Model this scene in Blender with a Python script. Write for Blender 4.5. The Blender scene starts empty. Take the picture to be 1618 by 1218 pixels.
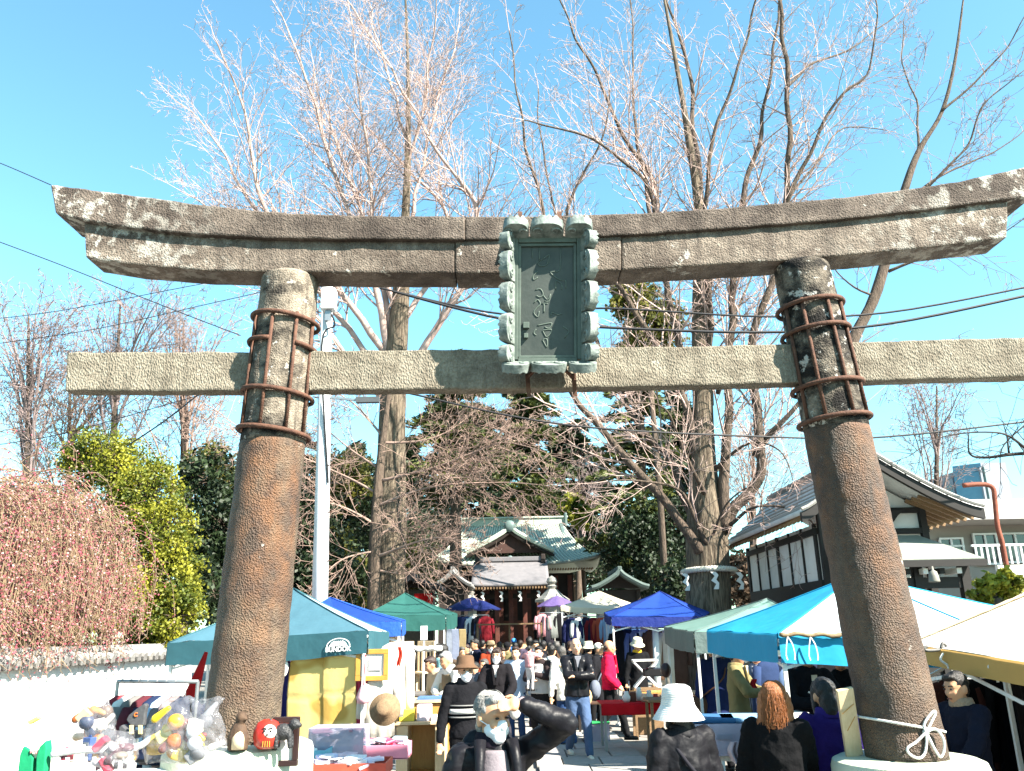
import bpy, math, random
import numpy as np
from mathutils import Vector, Matrix, noise
random.seed(7); np.random.seed(7)
R = math.radians
scene = bpy.context.scene
COL = scene.collection
# ------------------------------------------------------------------ camera
F, CX, CY = 1300.0, 809.0, 609.0          # focal length and centre in photo pixels (1618 wide)
CAM = Vector((0, 0, 1.8)); PITCH = math.atan(391 / F); ROLL = 0.02
_f = Vector((0, math.cos(PITCH), math.sin(PITCH)))
_r0 = Vector((1, 0, 0)); _u0 = Vector((0, -math.sin(PITCH), math.cos(PITCH)))
_r = _r0 * math.cos(ROLL) - _u0 * math.sin(ROLL)
_u = _u0 * math.cos(ROLL) + _r0 * math.sin(ROLL)
cd = bpy.data.cameras.new('camera'); cam = bpy.data.objects.new('camera', cd); COL.objects.link(cam)
cd.sensor_width = 36; cd.lens = 36 * F / 1618; cd.clip_start = 0.05; cd.clip_end = 3000
mw = Matrix.Identity(4)
for i in range(3):
    mw[i][0], mw[i][1], mw[i][2], mw[i][3] = _r[i], _u[i], -_f[i], CAM[i]
cam.matrix_world = mw
scene.camera = cam
# ------------------------------------------------------------------ sky, sun, exposure
SUN_AZ, SUN_EL = R(55), R(40)              # azimuth measured from -Y towards +X
sdir = Vector((math.sin(SUN_AZ) * math.cos(SUN_EL), -math.cos(SUN_AZ) * math.cos(SUN_EL), math.sin(SUN_EL)))
w = bpy.data.worlds.new('World'); scene.world = w; w.use_nodes = True
nt = w.node_tree
sky = nt.nodes.new('ShaderNodeTexSky'); sky.sky_type = 'NISHITA'; sky.sun_disc = False
sky.sun_elevation = SUN_EL; sky.sun_rotation = math.atan2(sdir.x, sdir.y)
sky.air_density = 1.0; sky.dust_density = 0.6; sky.ozone_density = 1.6
bg = nt.nodes['Background']; bg.inputs[1].default_value = 0.063
tint = nt.nodes.new('ShaderNodeMix'); tint.data_type = 'RGBA'; tint.blend_type = 'MULTIPLY'; tint.inputs[0].default_value = 1.0
tint.inputs[7].default_value = (0.80, 1.2, 1.08, 1)           # white balance of the photograph: cyan sky
nt.links.new(sky.outputs[0], tint.inputs[6]); nt.links.new(tint.outputs[2], bg.inputs[0])
sl = bpy.data.lights.new('sun', 'SUN'); sl.energy = 4.5; sl.angle = R(0.5); sl.color = (1, 0.93, 0.82)
so = bpy.data.objects.new('sun', sl); COL.objects.link(so)
so.rotation_euler = (-sdir).to_track_quat('-Z', 'Y').to_euler(); so.location = (10, -10, 20)
scene.view_settings.view_transform = 'Standard'; scene.view_settings.look = 'None'
scene.view_settings.exposure = 2.55; scene.view_settings.gamma = 1.0
scene.render.engine = 'CYCLES'
# ------------------------------------------------------------------ helpers
def P(px, py, Y):
    d = _f * F + _r * (px - CX) - _u * (py - CY)
    return CAM + d * (Y / d.y)
def G(px, py, z=0.0):
    d = _f * F + _r * (px - CX) - _u * (py - CY)
    return CAM + d * ((z - CAM.z) / d.z)
def PX(px, Y, z=1.0):                      # world X of image column px at depth Y, height z
    a = P(px, 900, Y); b = P(px, 1100, Y)
    t = (z - a.z) / (b.z - a.z)
    return a.x + (b.x - a.x) * t
def s2l(c):
    return tuple(((x / 12.92) if x <= 0.04045 else ((x + 0.055) / 1.055) ** 2.4) for x in c)
MATS = {}
def M(name, c, c2=None, sc=6.0, bump=0.0, bsc=40.0, rough=0.8, metal=0.0, mix=0.5, sharp=0.2,
      stretch=(1, 1, 1), transl=0.0, spec=0.3, detail=4, bstretch=None, alpha=1.0, bdist=0.02):
    """procedural principled material, colours are linear albedo"""
    if name in MATS: return MATS[name]
    m = bpy.data.materials.new(name); m.use_nodes = True; n = m.node_tree; L = n.links
    b = n.nodes['Principled BSDF']
    b.inputs['Roughness'].default_value = rough; b.inputs['Metallic'].default_value = metal
    b.inputs['Specular IOR Level'].default_value = spec
    tc = n.nodes.new('ShaderNodeTexCoord')
    def mapped(st):
        mp = n.nodes.new('ShaderNodeMapping'); mp.inputs['Scale'].default_value = st
        L.new(tc.outputs['Object'], mp.inputs[0]); return mp.outputs[0]
    if c2 is None: c2 = tuple(x * 0.75 for x in c)
    ak = 0.66 if max(c) < 0.5 else 0.82
    c = tuple(x * ak for x in c); c2 = tuple(x * ak for x in c2)
    nz = n.nodes.new('ShaderNodeTexNoise'); nz.inputs['Scale'].default_value = sc; nz.inputs['Detail'].default_value = detail
    nz.inputs['Roughness'].default_value = 0.65
    L.new(mapped(stretch), nz.inputs['Vector'])
    rp = n.nodes.new('ShaderNodeValToRGB'); e = rp.color_ramp.elements
    e[0].position = max(0, mix - sharp); e[1].position = min(1, mix + sharp)
    e[0].color = (*c2, 1); e[1].color = (*c, 1)
    L.new(nz.outputs['Fac'], rp.inputs[0]); col = rp.outputs[0]
    L.new(col, b.inputs['Base Color'])
    if bump:
        bn = n.nodes.new('ShaderNodeTexNoise'); bn.inputs['Scale'].default_value = bsc; bn.inputs['Detail'].default_value = 3
        L.new(mapped(bstretch or stretch), bn.inputs['Vector'])
        bp = n.nodes.new('ShaderNodeBump'); bp.inputs['Strength'].default_value = bump; bp.inputs['Distance'].default_value = bdist
        L.new(bn.outputs['Fac'], bp.inputs['Height']); L.new(bp.outputs[0], b.inputs['Normal'])
    if alpha < 1:
        b.inputs['Alpha'].default_value = alpha
    if transl:
        tr = n.nodes.new('ShaderNodeBsdfTranslucent'); mx = n.nodes.new('ShaderNodeMixShader')
        mx.inputs[0].default_value = transl
        L.new(col, tr.inputs[0]); L.new(b.outputs[0], mx.inputs[1]); L.new(tr.outputs[0], mx.inputs[2])
        L.new(mx.outputs[0], n.nodes['Material Output'].inputs[0])
    MATS[name] = m; return m
def cloth(hexs, transl=0.0, name=None, rough=0.9, bump=0.25, bsc=14):
    h = hexs.lstrip('#'); c = s2l([int(h[i:i + 2], 16) / 255 for i in (0, 2, 4)])
    if name == 'tent': return M('tentcloth_%s_%d_%d' % (h, int(transl * 100), int(bsc * 10)), c, tuple(x * 0.7 for x in c), sc=1.7, detail=9, sharp=0.3, bump=bump, bsc=bsc, rough=0.7, transl=transl, spec=0.3, bdist=0.06)
    return M((name or 'cloth') + '_' + h + ('t' if transl else ''), c, tuple(x * 0.8 for x in c), sc=5, bump=bump, bsc=bsc, rough=rough, transl=transl, spec=0.15, bdist=0.03 if name != 'tent' else 0.06)
def paint(hexs, rough=0.5, metal=0.0, bump=0.05):
    h = hexs.lstrip('#'); c = s2l([int(h[i:i + 2], 16) / 255 for i in (0, 2, 4)])
    return M('paint_%s_%d' % (h, int(rough * 10 + metal * 100)), c, tuple(x * 0.82 for x in c), sc=7, rough=rough, metal=metal, bump=bump, bsc=30)

class MB:
    def __init__(s): s.v = []; s.f = []
    def add(s, vs, fs):
        o = len(s.v); s.v.extend([tuple(a) for a in vs]); s.f.extend([tuple(i + o for i in f) for f in fs]); return s
    def box(s, c, sz, rot=None):
        hx, hy, hz = sz[0] / 2, sz[1] / 2, sz[2] / 2; c = Vector(c)
        vs = [Vector((x, y, z)) for x in (-hx, hx) for y in (-hy, hy) for z in (-hz, hz)]
        if rot is not None: vs = [rot @ a for a in vs]
        return s.add([a + c for a in vs], [(0, 1, 3, 2), (4, 6, 7, 5), (0, 4, 5, 1), (2, 3, 7, 6), (0, 2, 6, 4), (1, 5, 7, 3)])
    def bar(s, p0, p1, wd, ht, up=Vector((0, 0, 1))):
        p0 = Vector(p0); p1 = Vector(p1); d = (p1 - p0).normalized(); a = d.cross(up)
        if a.length < 1e-4: a = d.cross(Vector((1, 0, 0)))
        a.normalize(); b = a.cross(d)
        vs = [q + a * (x * wd / 2) + b * (z * ht / 2) for q in (p0, p1) for x, z in ((-1, -1), (1, -1), (1, 1), (-1, 1))]
        return s.add(vs, [(0, 1, 2, 3), (7, 6, 5, 4), (0, 4, 5, 1), (1, 5, 6, 2), (2, 6, 7, 3), (3, 7, 4, 0)])
    def tube(s, pts, rad, n=8, cap=True, closed=False):
        pts = [Vector(p) for p in pts]; k = len(pts)
        if not hasattr(rad, '__len__'): rad = [rad] * k
        vs = []; a = None
        for i in range(k):
            if closed: d = pts[(i + 1) % k] - pts[i - 1]
            else: d = pts[min(i + 1, k - 1)] - pts[max(i - 1, 0)]
            if d.length < 1e-9: d = Vector((0, 0, 1))
            d.normalize()
            if a is None:
                a = d.orthogonal().normalized()
            else:
                a = (a - d * a.dot(d))
                a = a.normalized() if a.length > 1e-6 else d.orthogonal().normalized()
            b = d.cross(a)
            for j in range(n):
                t = 2 * math.pi * j / n
                vs.append(pts[i] + (a * math.cos(t) + b * math.sin(t)) * rad[i])
        fs = [(i * n + j, i * n + (j + 1) % n, (i + 1) * n + (j + 1) % n, (i + 1) * n + j) for i in range(k - 1) for j in range(n)]
        if closed:
            fs += [((k - 1) * n + j, (k - 1) * n + (j + 1) % n, (j + 1) % n, j) for j in range(n)]
        elif cap:
            fs.append(tuple(range(n - 1, -1, -1))); fs.append(tuple((k - 1) * n + j for j in range(n)))
        return s.add(vs, fs)
    def etube(s, rings, n=16, M4=None, wave=None):
        """rings: (x,y,z,rx,ry) stacked elliptical rings, closed with caps"""
        vs = []
        for i, (x, y, z, rx, ry) in enumerate(rings):
            for j in range(n):
                t = 2 * math.pi * j / n; q = 1.0
                if wave: q = 1 + wave[1] * (i / (len(rings) - 1)) * math.sin(wave[0] * t + wave[2])
                vs.append(Vector((x + rx * q * math.cos(t), y + ry * q * math.sin(t), z)))
        if M4 is not None: vs = [M4 @ a for a in vs]
        k = len(rings)
        fs = [(i * n + j, i * n + (j + 1) % n, (i + 1) * n + (j + 1) % n, (i + 1) * n + j) for i in range(k - 1) for j in range(n)]
        fs.append(tuple(range(n - 1, -1, -1))); fs.append(tuple((k - 1) * n + j for j in range(n)))
        return s.add(vs, fs)
    def lathe(s, prof, n=24, M4=None, c=(0, 0, 0)):
        vs = []; c = Vector(c)
        for r, z in prof:
            for j in range(n):
                t = 2 * math.pi * j / n; a = Vector((r * math.cos(t), r * math.sin(t), z))
                vs.append((M4 @ a) if M4 is not None else a + c)
        k = len(prof)
        fs = [(i * n + j, i * n + (j + 1) % n, (i + 1) * n + (j + 1) % n, (i + 1) * n + j) for i in range(k - 1) for j in range(n)]
        fs.append(tuple(range(n - 1, -1, -1))); fs.append(tuple((k - 1) * n + j for j in range(n)))
        return s.add(vs, fs)
    def ell(s, c, r, n=12, m=8, M4=None, rot=None):
        vs = []; c = Vector(c)
        for i in range(1, m):
            ph = math.pi * i / m
            for j in range(n):
                t = 2 * math.pi * j / n
                vs.append(Vector((r[0] * math.sin(ph) * math.cos(t), r[1] * math.sin(ph) * math.sin(t), r[2] * math.cos(ph))))
        vs += [Vector((0, 0, r[2])), Vector((0, 0, -r[2]))]
        if rot is not None: vs = [rot @ a for a in vs]
        vs = [a + c for a in vs]
        if M4 is not None: vs = [M4 @ a for a in vs]
        tp = (m - 1) * n; bt = tp + 1
        fs = [(i * n + j, (i + 1) * n + j, (i + 1) * n + (j + 1) % n, i * n + (j + 1) % n) for i in range(m - 2) for j in range(n)]
        fs += [(tp, j, (j + 1) % n) for j in range(n)] + [(bt, (m - 2) * n + (j + 1) % n, (m - 2) * n + j) for j in range(n)]
        return s.add(vs, fs)
    def rc(s, p0, p1, r0, r1, n=10):
        """capsule with two radii"""
        p0 = Vector(p0); p1 = Vector(p1); d = p1 - p0; L = max(d.length, 1e-5); d = d / L
        pts = []; rad = []
        for k in range(3, 0, -1):
            a = k * math.pi / 6 * 0.98; pts.append(p0 - d * r0 * math.sin(a)); rad.append(r0 * math.cos(a) + 1e-4)
        pts += [p0, (p0 + p1) / 2, p1]; rad += [r0, (r0 + r1) / 2, r1]
        for k in range(1, 4):
            a = k * math.pi / 6 * 0.98; pts.append(p1 + d * r1 * math.sin(a)); rad.append(r1 * math.cos(a) + 1e-4)
        return s.tube(pts, rad, n)
    def prism(s, poly, o, u, v, nrm, d0, d1):
        o = Vector(o); k = len(poly)
        vs = [o + u * a + v * b + nrm * d0 for a, b in poly] + [o + u * a + v * b + nrm * d1 for a, b in poly]
        fs = [tuple(range(k - 1, -1, -1)), tuple(range(k, 2 * k))] + [(i, (i + 1) % k, k + (i + 1) % k, k + i) for i in range(k)]
        return s.add(vs, fs)
    def grid(s, fn, nu, nv):
        vs = [fn(i / nu, j / nv) for j in range(nv + 1) for i in range(nu + 1)]
        return s.add(vs, [(j * (nu + 1) + i, j * (nu + 1) + i + 1, (j + 1) * (nu + 1) + i + 1, (j + 1) * (nu + 1) + i) for j in range(nv) for i in range(nu)])
    def build(s, name, mat, parent=None, smooth=False, bevel=0.0, local=False, solid=0.0, kind=None, vox=0.0, disp=0.0, dsz=0.1, sm=3, label=None):
        me = bpy.data.meshes.new(name); me.from_pydata([tuple(a) for a in s.v], [], s.f); me.update()
        return link(name, me, mat, parent, smooth, bevel, local, solid, kind, vox, disp, dsz, sm, label)
def link(name, me, mat, parent=None, smooth=False, bevel=0.0, local=False, solid=0.0, kind=None, vox=0.0, disp=0.0, dsz=0.1, sm=3, label=None):
    if mat is not None and len(me.materials) == 0: me.materials.append(mat)
    if smooth:
        me.polygons.foreach_set('use_smooth', [True] * len(me.polygons))
    o = bpy.data.objects.new(name, me); COL.objects.link(o)
    if parent is not None:
        o.parent = parent
        if not local: o.matrix_parent_inverse = Matrix.Translation(parent.location).inverted() if parent.rotation_euler[2] == 0 else (Matrix.Translation(parent.location) @ parent.rotation_euler.to_matrix().to_4x4()).inverted()
    if vox:
        r = o.modifiers.new('remesh', 'REMESH'); r.mode = 'VOXEL'; r.voxel_size = vox; r.use_smooth_shade = True
        q = o.modifiers.new('smooth', 'SMOOTH'); q.iterations = sm; q.factor = 0.5
        if disp:
            dm = o.modifiers.new('folds', 'DISPLACE'); dm.strength = disp; dm.mid_level = 0.5; dm.texture = ctex(dsz); dm.texture_coords = 'LOCAL'
    if bevel:
        b = o.modifiers.new('bevel', 'BEVEL'); b.width = bevel; b.segments = 2; b.limit_method = 'ANGLE'; b.harden_normals = False
    if solid:
        q = o.modifiers.new('solid', 'SOLIDIFY'); q.thickness = solid; q.offset = 0
    if kind: o['kind'] = kind
    if label: o['label'] = label
    return o
_ct = {}
def ctex(sz):
    if sz not in _ct:
        t = bpy.data.textures.new('folds%g' % sz, 'CLOUDS'); t.noise_scale = sz; t.noise_depth = 2; _ct[sz] = t
    return _ct[sz]
def tag(o, label, cat, group=None):
    o['label'] = label; o['category'] = cat
    if group: o['group'] = group
    return o
def T(name, label, cat, loc=(0, 0, 0), group=None, rz=0.0):
    o = bpy.data.objects.new(name, None); o.empty_display_size = 0.2; COL.objects.link(o)
    o.location = Vector(loc); o.rotation_euler = (0, 0, rz)
    return tag(o, label, cat, group)
def lerp(a, b, t): return a + (b - a) * t
def interp(pts, x):
    if x <= pts[0][0]: return pts[0][1] + (x - pts[0][0]) * (pts[1][1] - pts[0][1]) / (pts[1][0] - pts[0][0])
    for (x0, y0), (x1, y1) in zip(pts, pts[1:]):
        if x <= x1: return lerp(y0, y1, (x - x0) / (x1 - x0))
    (x0, y0), (x1, y1) = pts[-2:]
    return y1 + (x - x1) * (y1 - y0) / (x1 - x0)
def nz(p, s): return noise.noise(Vector(p) * s)
ORD = ['first', 'second', 'third', 'fourth', 'fifth', 'sixth', 'seventh', 'eighth', 'ninth', 'tenth', 'eleventh', 'twelfth', 'thirteenth', 'fourteenth']
# ------------------------------------------------------------------ special materials
def stone_mat(name, base, dark, lich=(0.55, 0.53, 0.47), lthr=0.62, dthr=0.5, bump=0.9, bsc=85, rust=None, bstretch=(1, 1, 1), ends=None, dsc=3.0, lsc=7, streak=0.55, rough_=0.9):
    base, dark, lich = (tuple(x * 0.68 for x in c) for c in (base, dark, lich))
    m = bpy.data.materials.new(name); m.use_nodes = True; n = m.node_tree; L = n.links
    b = n.nodes['Principled BSDF']; b.inputs['Roughness'].default_value = rough_; b.inputs['Specular IOR Level'].default_value = 0.2 if rough_ > 0.8 else 0.45
    tc = n.nodes.new('ShaderNodeTexCoord'); obj = tc.outputs['Object']
    def noise_(sc, st=(1, 1, 1), det=5, rg=0.65):
        mp = n.nodes.new('ShaderNodeMapping'); mp.inputs['Scale'].default_value = st; L.new(obj, mp.inputs[0])
        q = n.nodes.new('ShaderNodeTexNoise'); q.inputs['Scale'].default_value = sc; q.inputs['Detail'].default_value = det; q.inputs['Roughness'].default_value = rg
        L.new(mp.outputs[0], q.inputs['Vector']); return q.outputs['Fac']
    def ramp(f, a, z):
        r = n.nodes.new('ShaderNodeMapRange'); r.inputs[1].default_value = a; r.inputs[2].default_value = z; L.new(f, r.inputs[0]); return r.outputs[0]
    def mul(a, c):
        q = n.nodes.new('ShaderNodeMath'); q.operation = 'MULTIPLY'; L.new(a, q.inputs[0])
        if isinstance(c, float): q.inputs[1].default_value = c
        else: L.new(c, q.inputs[1])
        return q.outputs[0]
    def mixc(f, a, c):
        q = n.nodes.new('ShaderNodeMix'); q.data_type = 'RGBA'; L.new(f, q.inputs[0])
        for s, v in ((6, a), (7, c)):
            if isinstance(v, tuple): q.inputs[s].default_value = (*v, 1)
            else: L.new(v, q.inputs[s])
        return q.outputs[2]
    col = mixc(ramp(noise_(dsc, (1, 1, 1.4)), dthr - 0.12, dthr + 0.12), dark, base)
    q = n.nodes.new('ShaderNodeMix'); q.data_type = 'RGBA'; q.blend_type = 'MULTIPLY'; q.inputs[0].default_value = 1.0
    L.new(col, q.inputs[6]); L.new(mixc(ramp(noise_(60, det=2), 0.35, 0.7), (0.66, 0.64, 0.62), (1.0, 1.0, 1.0)), q.inputs[7]); col = q.outputs[2]
    col = mixc(mul(ramp(noise_(6, (2.2, 2.2, 0.22), 7), 0.5, 0.62), streak), col, tuple(x * 0.8 for x in dark))
    if rust:
        z0, z1, rc_, rd_ = rust; rc_ = tuple(x * 0.68 for x in rc_); rd_ = tuple(x * 0.62 for x in rd_)                      # rust stain below the iron hoops, fading towards z0
        sx = n.nodes.new('ShaderNodeSeparateXYZ'); L.new(obj, sx.inputs[0])
        fz = ramp(sx.outputs[2], z0, z1)
        fr = mul(ramp(noise_(3.5, (1.6, 1.6, 0.3)), 0.36, 0.62), fz)
        top = n.nodes.new('ShaderNodeMath'); top.operation = 'LESS_THAN'; L.new(sx.outputs[2], top.inputs[0]); top.inputs[1].default_value = 9.0
        fr = mul(fr, top.outputs[0])
        col = mixc(fr, col, mixc(ramp(noise_(9), 0.35, 0.65), rd_, rc_))
    lf = ramp(noise_(lsc, det=6), lthr, lthr + 0.05)
    if ends:
        sx = n.nodes.new('ShaderNodeSeparateXYZ'); L.new(obj, sx.inputs[0])
        d = n.nodes.new('ShaderNodeMath'); d.operation = 'SUBTRACT'; L.new(sx.outputs[0], d.inputs[0]); d.inputs[1].default_value = ends[0]
        ab = n.nodes.new('ShaderNodeMath'); ab.operation = 'ABSOLUTE'; L.new(d.outputs[0], ab.inputs[0])
        e = ramp(ab.outputs[0], ends[1], ends[2])
        lf2 = ramp(noise_(9, det=8), 0.50, 0.58)
        mx = n.nodes.new('ShaderNodeMath'); mx.operation = 'MAXIMUM'; L.new(lf, mx.inputs[0]); L.new(mul(lf2, e), mx.inputs[1]); lf = mx.outputs[0]
    col = mixc(lf, col, lich)
    L.new(col, b.inputs['Base Color'])
    vo = n.nodes.new('ShaderNodeTexVoronoi'); vo.inputs['Scale'].default_value = bsc
    mp = n.nodes.new('ShaderNodeMapping'); mp.inputs['Scale'].default_value = bstretch; L.new(obj, mp.inputs[0]); L.new(mp.outputs[0], vo.inputs['Vector'])
    ad = n.nodes.new('ShaderNodeMath'); ad.operation = 'ADD'; L.new(vo.outputs['Distance'], ad.inputs[0]); L.new(noise_(bsc * 0.7, bstretch, 4), ad.inputs[1])
    bp = n.nodes.new('ShaderNodeBump'); bp.inputs['Strength'].default_value = bump; bp.inputs['Distance'].default_value = 0.012
    L.new(ad.outputs[0], bp.inputs['Height']); L.new(bp.outputs[0], b.inputs['Normal'])
    MATS[name] = m; return m
rusty = M('rusty iron', (0.16, 0.075, 0.045), (0.07, 0.032, 0.022), sc=25, bump=0.3, bsc=80, rough=0.85)
white_metal = paint('#e6e6e4', 0.35); grey_metal = paint('#a9adb0', 0.35, 0.6); black_metal = paint('#1a1a1c', 0.5)
wood_dark = M('dark wood', (0.035, 0.024, 0.018), (0.018, 0.012, 0.01), sc=10, stretch=(1, 1, 8), bump=0.2, rough=0.75)
wood_mid = M('weathered wood', (0.3, 0.19, 0.1), (0.2, 0.12, 0.06), sc=12, stretch=(1, 1, 6), bump=0.2, rough=0.75)
wood_pale = M('pale new wood', (0.62, 0.47, 0.3), (0.52, 0.38, 0.22), sc=9, stretch=(6, 6, 1), bump=0.1, rough=0.6)
wood_orange = M('honey wood', (0.5, 0.26, 0.07), (0.4, 0.19, 0.05), sc=9, stretch=(4, 4, 1), bump=0.1, rough=0.5)
plaster = M('white plaster', (0.74, 0.73, 0.7), (0.62, 0.61, 0.57), sc=2, bump=0.15, bsc=60, rough=0.9)
# ------------------------------------------------------------------ ground and path
gm = M('pale sandy ground', (0.36, 0.335, 0.30), (0.26, 0.24, 0.215), sc=1.2, detail=12, bump=0.5, bsc=90, rough=0.95)
g = MB()
def gz(x, y): return 0.012 * nz((x, y, 0), 0.5)
xs = [-1500, -400, -120, -60] + [-30 + i for i in range(61)] + [60, 120, 400, 1500]
ys = [-400, -100, -30, -10] + [0 + i * 1.0 for i in range(61)] + [90, 150, 400, 2500]
g.add([(x, y, gz(x, y) if abs(x) < 40 and 0 < y < 60 else 0) for y in ys for x in xs],
      [(j * len(xs) + i, j * len(xs) + i + 1, (j + 1) * len(xs) + i + 1, (j + 1) * len(xs) + i) for j in range(len(ys) - 1) for i in range(len(xs) - 1)])
ground = g.build('ground', gm, smooth=True, kind='structure')
MB().add([(-60, -14, 0.016), (60, -14, 0.016), (60, 3.0, 0.016), (-60, 3.0, 0.016)], [(0, 1, 2, 3)]).build('road', M('asphalt', (0.055, 0.055, 0.057), (0.04, 0.04, 0.042), sc=20, bump=0.4, bsc=150, rough=0.95), kind='structure')
pth = MB()
pc = lambda y: 1.12 - (y - 10) * 0.033
pth.add([(pc(6) - 0.8, 6, 0.02), (pc(6) + 0.8, 6, 0.02), (pc(40) + 0.8, 40, 0.02), (pc(40) - 0.8, 40, 0.02)], [(0, 1, 2, 3)])
path = pth.build('stone_path', M('path bedding', (0.22, 0.2, 0.18), (0.14, 0.13, 0.12), sc=8, rough=0.95, bump=0.4), kind='structure')
slabm = [M('paving granite %d' % i, c, tuple(x * 0.78 for x in c), sc=14, bump=0.25, bsc=70, rough=0.9) for i, c in enumerate([(0.45, 0.43, 0.4), (0.38, 0.37, 0.35), (0.5, 0.47, 0.42), (0.42, 0.4, 0.39)])]
y = 8.6; row = 0
while y < 33:
    L_ = random.uniform(0.55, 0.95); cuts = [[-0.8, -0.3, 0.35, 0.8], [-0.8, -0.1, 0.8], [-0.8, -0.42, 0.12, 0.8]][row % 3]
    for a, b_ in zip(cuts, cuts[1:]):
        h = 0.045 + random.uniform(-0.006, 0.006); cx = pc(y + L_ / 2)
        q = MB().box((cx + (a + b_) / 2, y + L_ / 2, h / 2 + 0.004), (b_ - a - 0.022, L_ - 0.022, h))
        q.build('slab', random.choice(slabm), path, bevel=0.006)
    y += L_; row += 1
# ------------------------------------------------------------------ torii
YT = 5.3
KT = [(70, 290), (79, 291.5), (140, 299), (200, 307), (313, 323), (421, 334), (500, 338), (600, 341), (735, 342), (865, 341), (1000, 337), (1120, 330), (1233, 321), (1330, 312), (1422, 301), (1520, 286), (1620, 264)]
KB = [(70, 332), (87, 336), (132, 347), (205, 359), (313, 370), (421, 375), (560, 377), (735, 378), (865, 376), (1000, 370), (1120, 362), (1309, 348), (1460, 331), (1620, 311)]
ST = [(120, 343), (132, 347), (205, 358), (313, 368), (421, 374), (560, 377), (735, 378), (865, 376), (1000, 370), (1120, 362), (1309, 348), (1460, 331), (1620, 311)]
SB = [(120, 403), (134, 406), (205, 417), (313, 426), (421, 429), (560, 430), (735, 431), (865, 430), (1000, 425), (1120, 418), (1207, 413), (1309, 405), (1460, 391), (1600, 374)]
NT = [(100, 556), (400, 555), (800, 551), (1120, 546), (1605, 533), (1700, 530)]
NB = [(95, 617), (102, 617), (400, 617), (800, 614), (1120, 608), (1605, 595), (1700, 592)]
def trace(pts, x): return interp(pts, x)
def stone_beam(name, mat, parent, TP, BP, x0t, x0b, x1t, x1b, Yf, Yb, n=70, rough=0.006, toprise=0.0, zs=0.0):
    mb = MB(); rows = []
    for i in range(n + 1):
        t = i / n; pt = lerp(x0t, x1t, t); pb = lerp(x0b, x1b, t)
        a = P(pt, trace(TP, pt), Yf); c = P(pb, trace(BP, pb), Yf); a.z += zs
        ring = []
        for k in range(5): ring.append(a.lerp(c, k / 4))                       # front face, top to bottom
        for k in range(1, 4): ring.append(c.lerp(Vector((c.x, Yb, c.z)), k / 3))
        for k in range(1, 5): ring.append(Vector((c.x, Yb, c.z)).lerp(Vector((a.x, Yb, a.z + toprise)), k / 4))
        for k in range(1, 3): ring.append(Vector((a.x, Yb, a.z + toprise)).lerp(a, k / 3))
        out = []
        for q in ring:
            out.append(q + Vector((0.3 * nz(q, 9), nz(q + Vector((7, 3, 1)), 7) * 1.0, nz(q + Vector((1, 8, 4)), 11))) * rough)
        rows.append(out)
    k = len(rows[0]); vs = [q for r_ in rows for q in r_]
    fs = [(i * k + j, i * k + (j + 1) % k, (i + 1) * k + (j + 1) % k, (i + 1) * k + j) for i in range(n) for j in range(k)]
    fs += [tuple(range(k - 1, -1, -1)), tuple(n * k + j for j in range(k))]
    mb.add(vs, fs)
    return mb.build(name, mat, parent, bevel=0.012)
tor = T('stone_torii', 'large weathered stone torii gate with rust-hooped pillars over the path', 'torii', (0.2, YT, 0))
xm = P(865, 400, YT).x
kas_m = stone_mat('torii dark stone', (0.225, 0.182, 0.15), (0.085, 0.066, 0.055), dthr=0.5, lthr=0.66, ends=(xm, 2.2, 3.3), bump=0.55, lich=(0.5, 0.47, 0.41))
shi_m = stone_mat('torii mid stone', (0.32, 0.265, 0.215), (0.12, 0.094, 0.076), dthr=0.5, lthr=0.63, ends=(xm, 1.9, 3.2), bump=0.55, lich=(0.5, 0.47, 0.41))
nuk_m = stone_mat('torii hewn tan stone', (0.36, 0.318, 0.248), (0.19, 0.16, 0.12), dthr=0.44, dsc=5, lthr=0.7, bsc=70, bstretch=(1.5, 1.5, 0.8), bump=0.7, lich=(0.5, 0.45, 0.36))
stone_beam('kasagi', kas_m, tor, KT, KB, 79, 87, 734.6, 734.6, 5.128, 5.50, 60, toprise=0.1)
stone_beam('kasagi', kas_m, tor, KT, KB, 735.4, 735.4, 1645, 1634, 5.14, 5.50, 70, toprise=0.1)
for a, b_, dy in ((132, 718.6, 0), (719.4, 981.6, -0.008), (982.4, 1593, 0.003)):
    stone_beam('shimaki', shi_m, tor, ST, SB, a, a + (3 if a == 132 else 0), b_, b_ - (2 if b_ == 1593 else 0), 5.175 + dy, 5.44, 50, zs=-0.004)
pil_axis = {}
for side, (tx, ty, bx_, by_), rt, rb in (('l', (461, 424, 381, 1172), 0.19, 0.222), ('r', (1262, 405, 1431, 1196), 0.185, 0.228)):
    A = P(tx, ty, YT); B = P(bx_, by_, YT); B.y = YT - 0.02; pil_axis[side] = (A, B, rt, rb)
lA, lB = pil_axis['l'][:2]; rA, rB = pil_axis['r'][:2]
stone_beam('nuki', nuk_m, tor, NT, NB, 105, 102, 1680, 1680, 5.235, 5.365, 120, rough=0.008)
pil_m = {}
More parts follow.
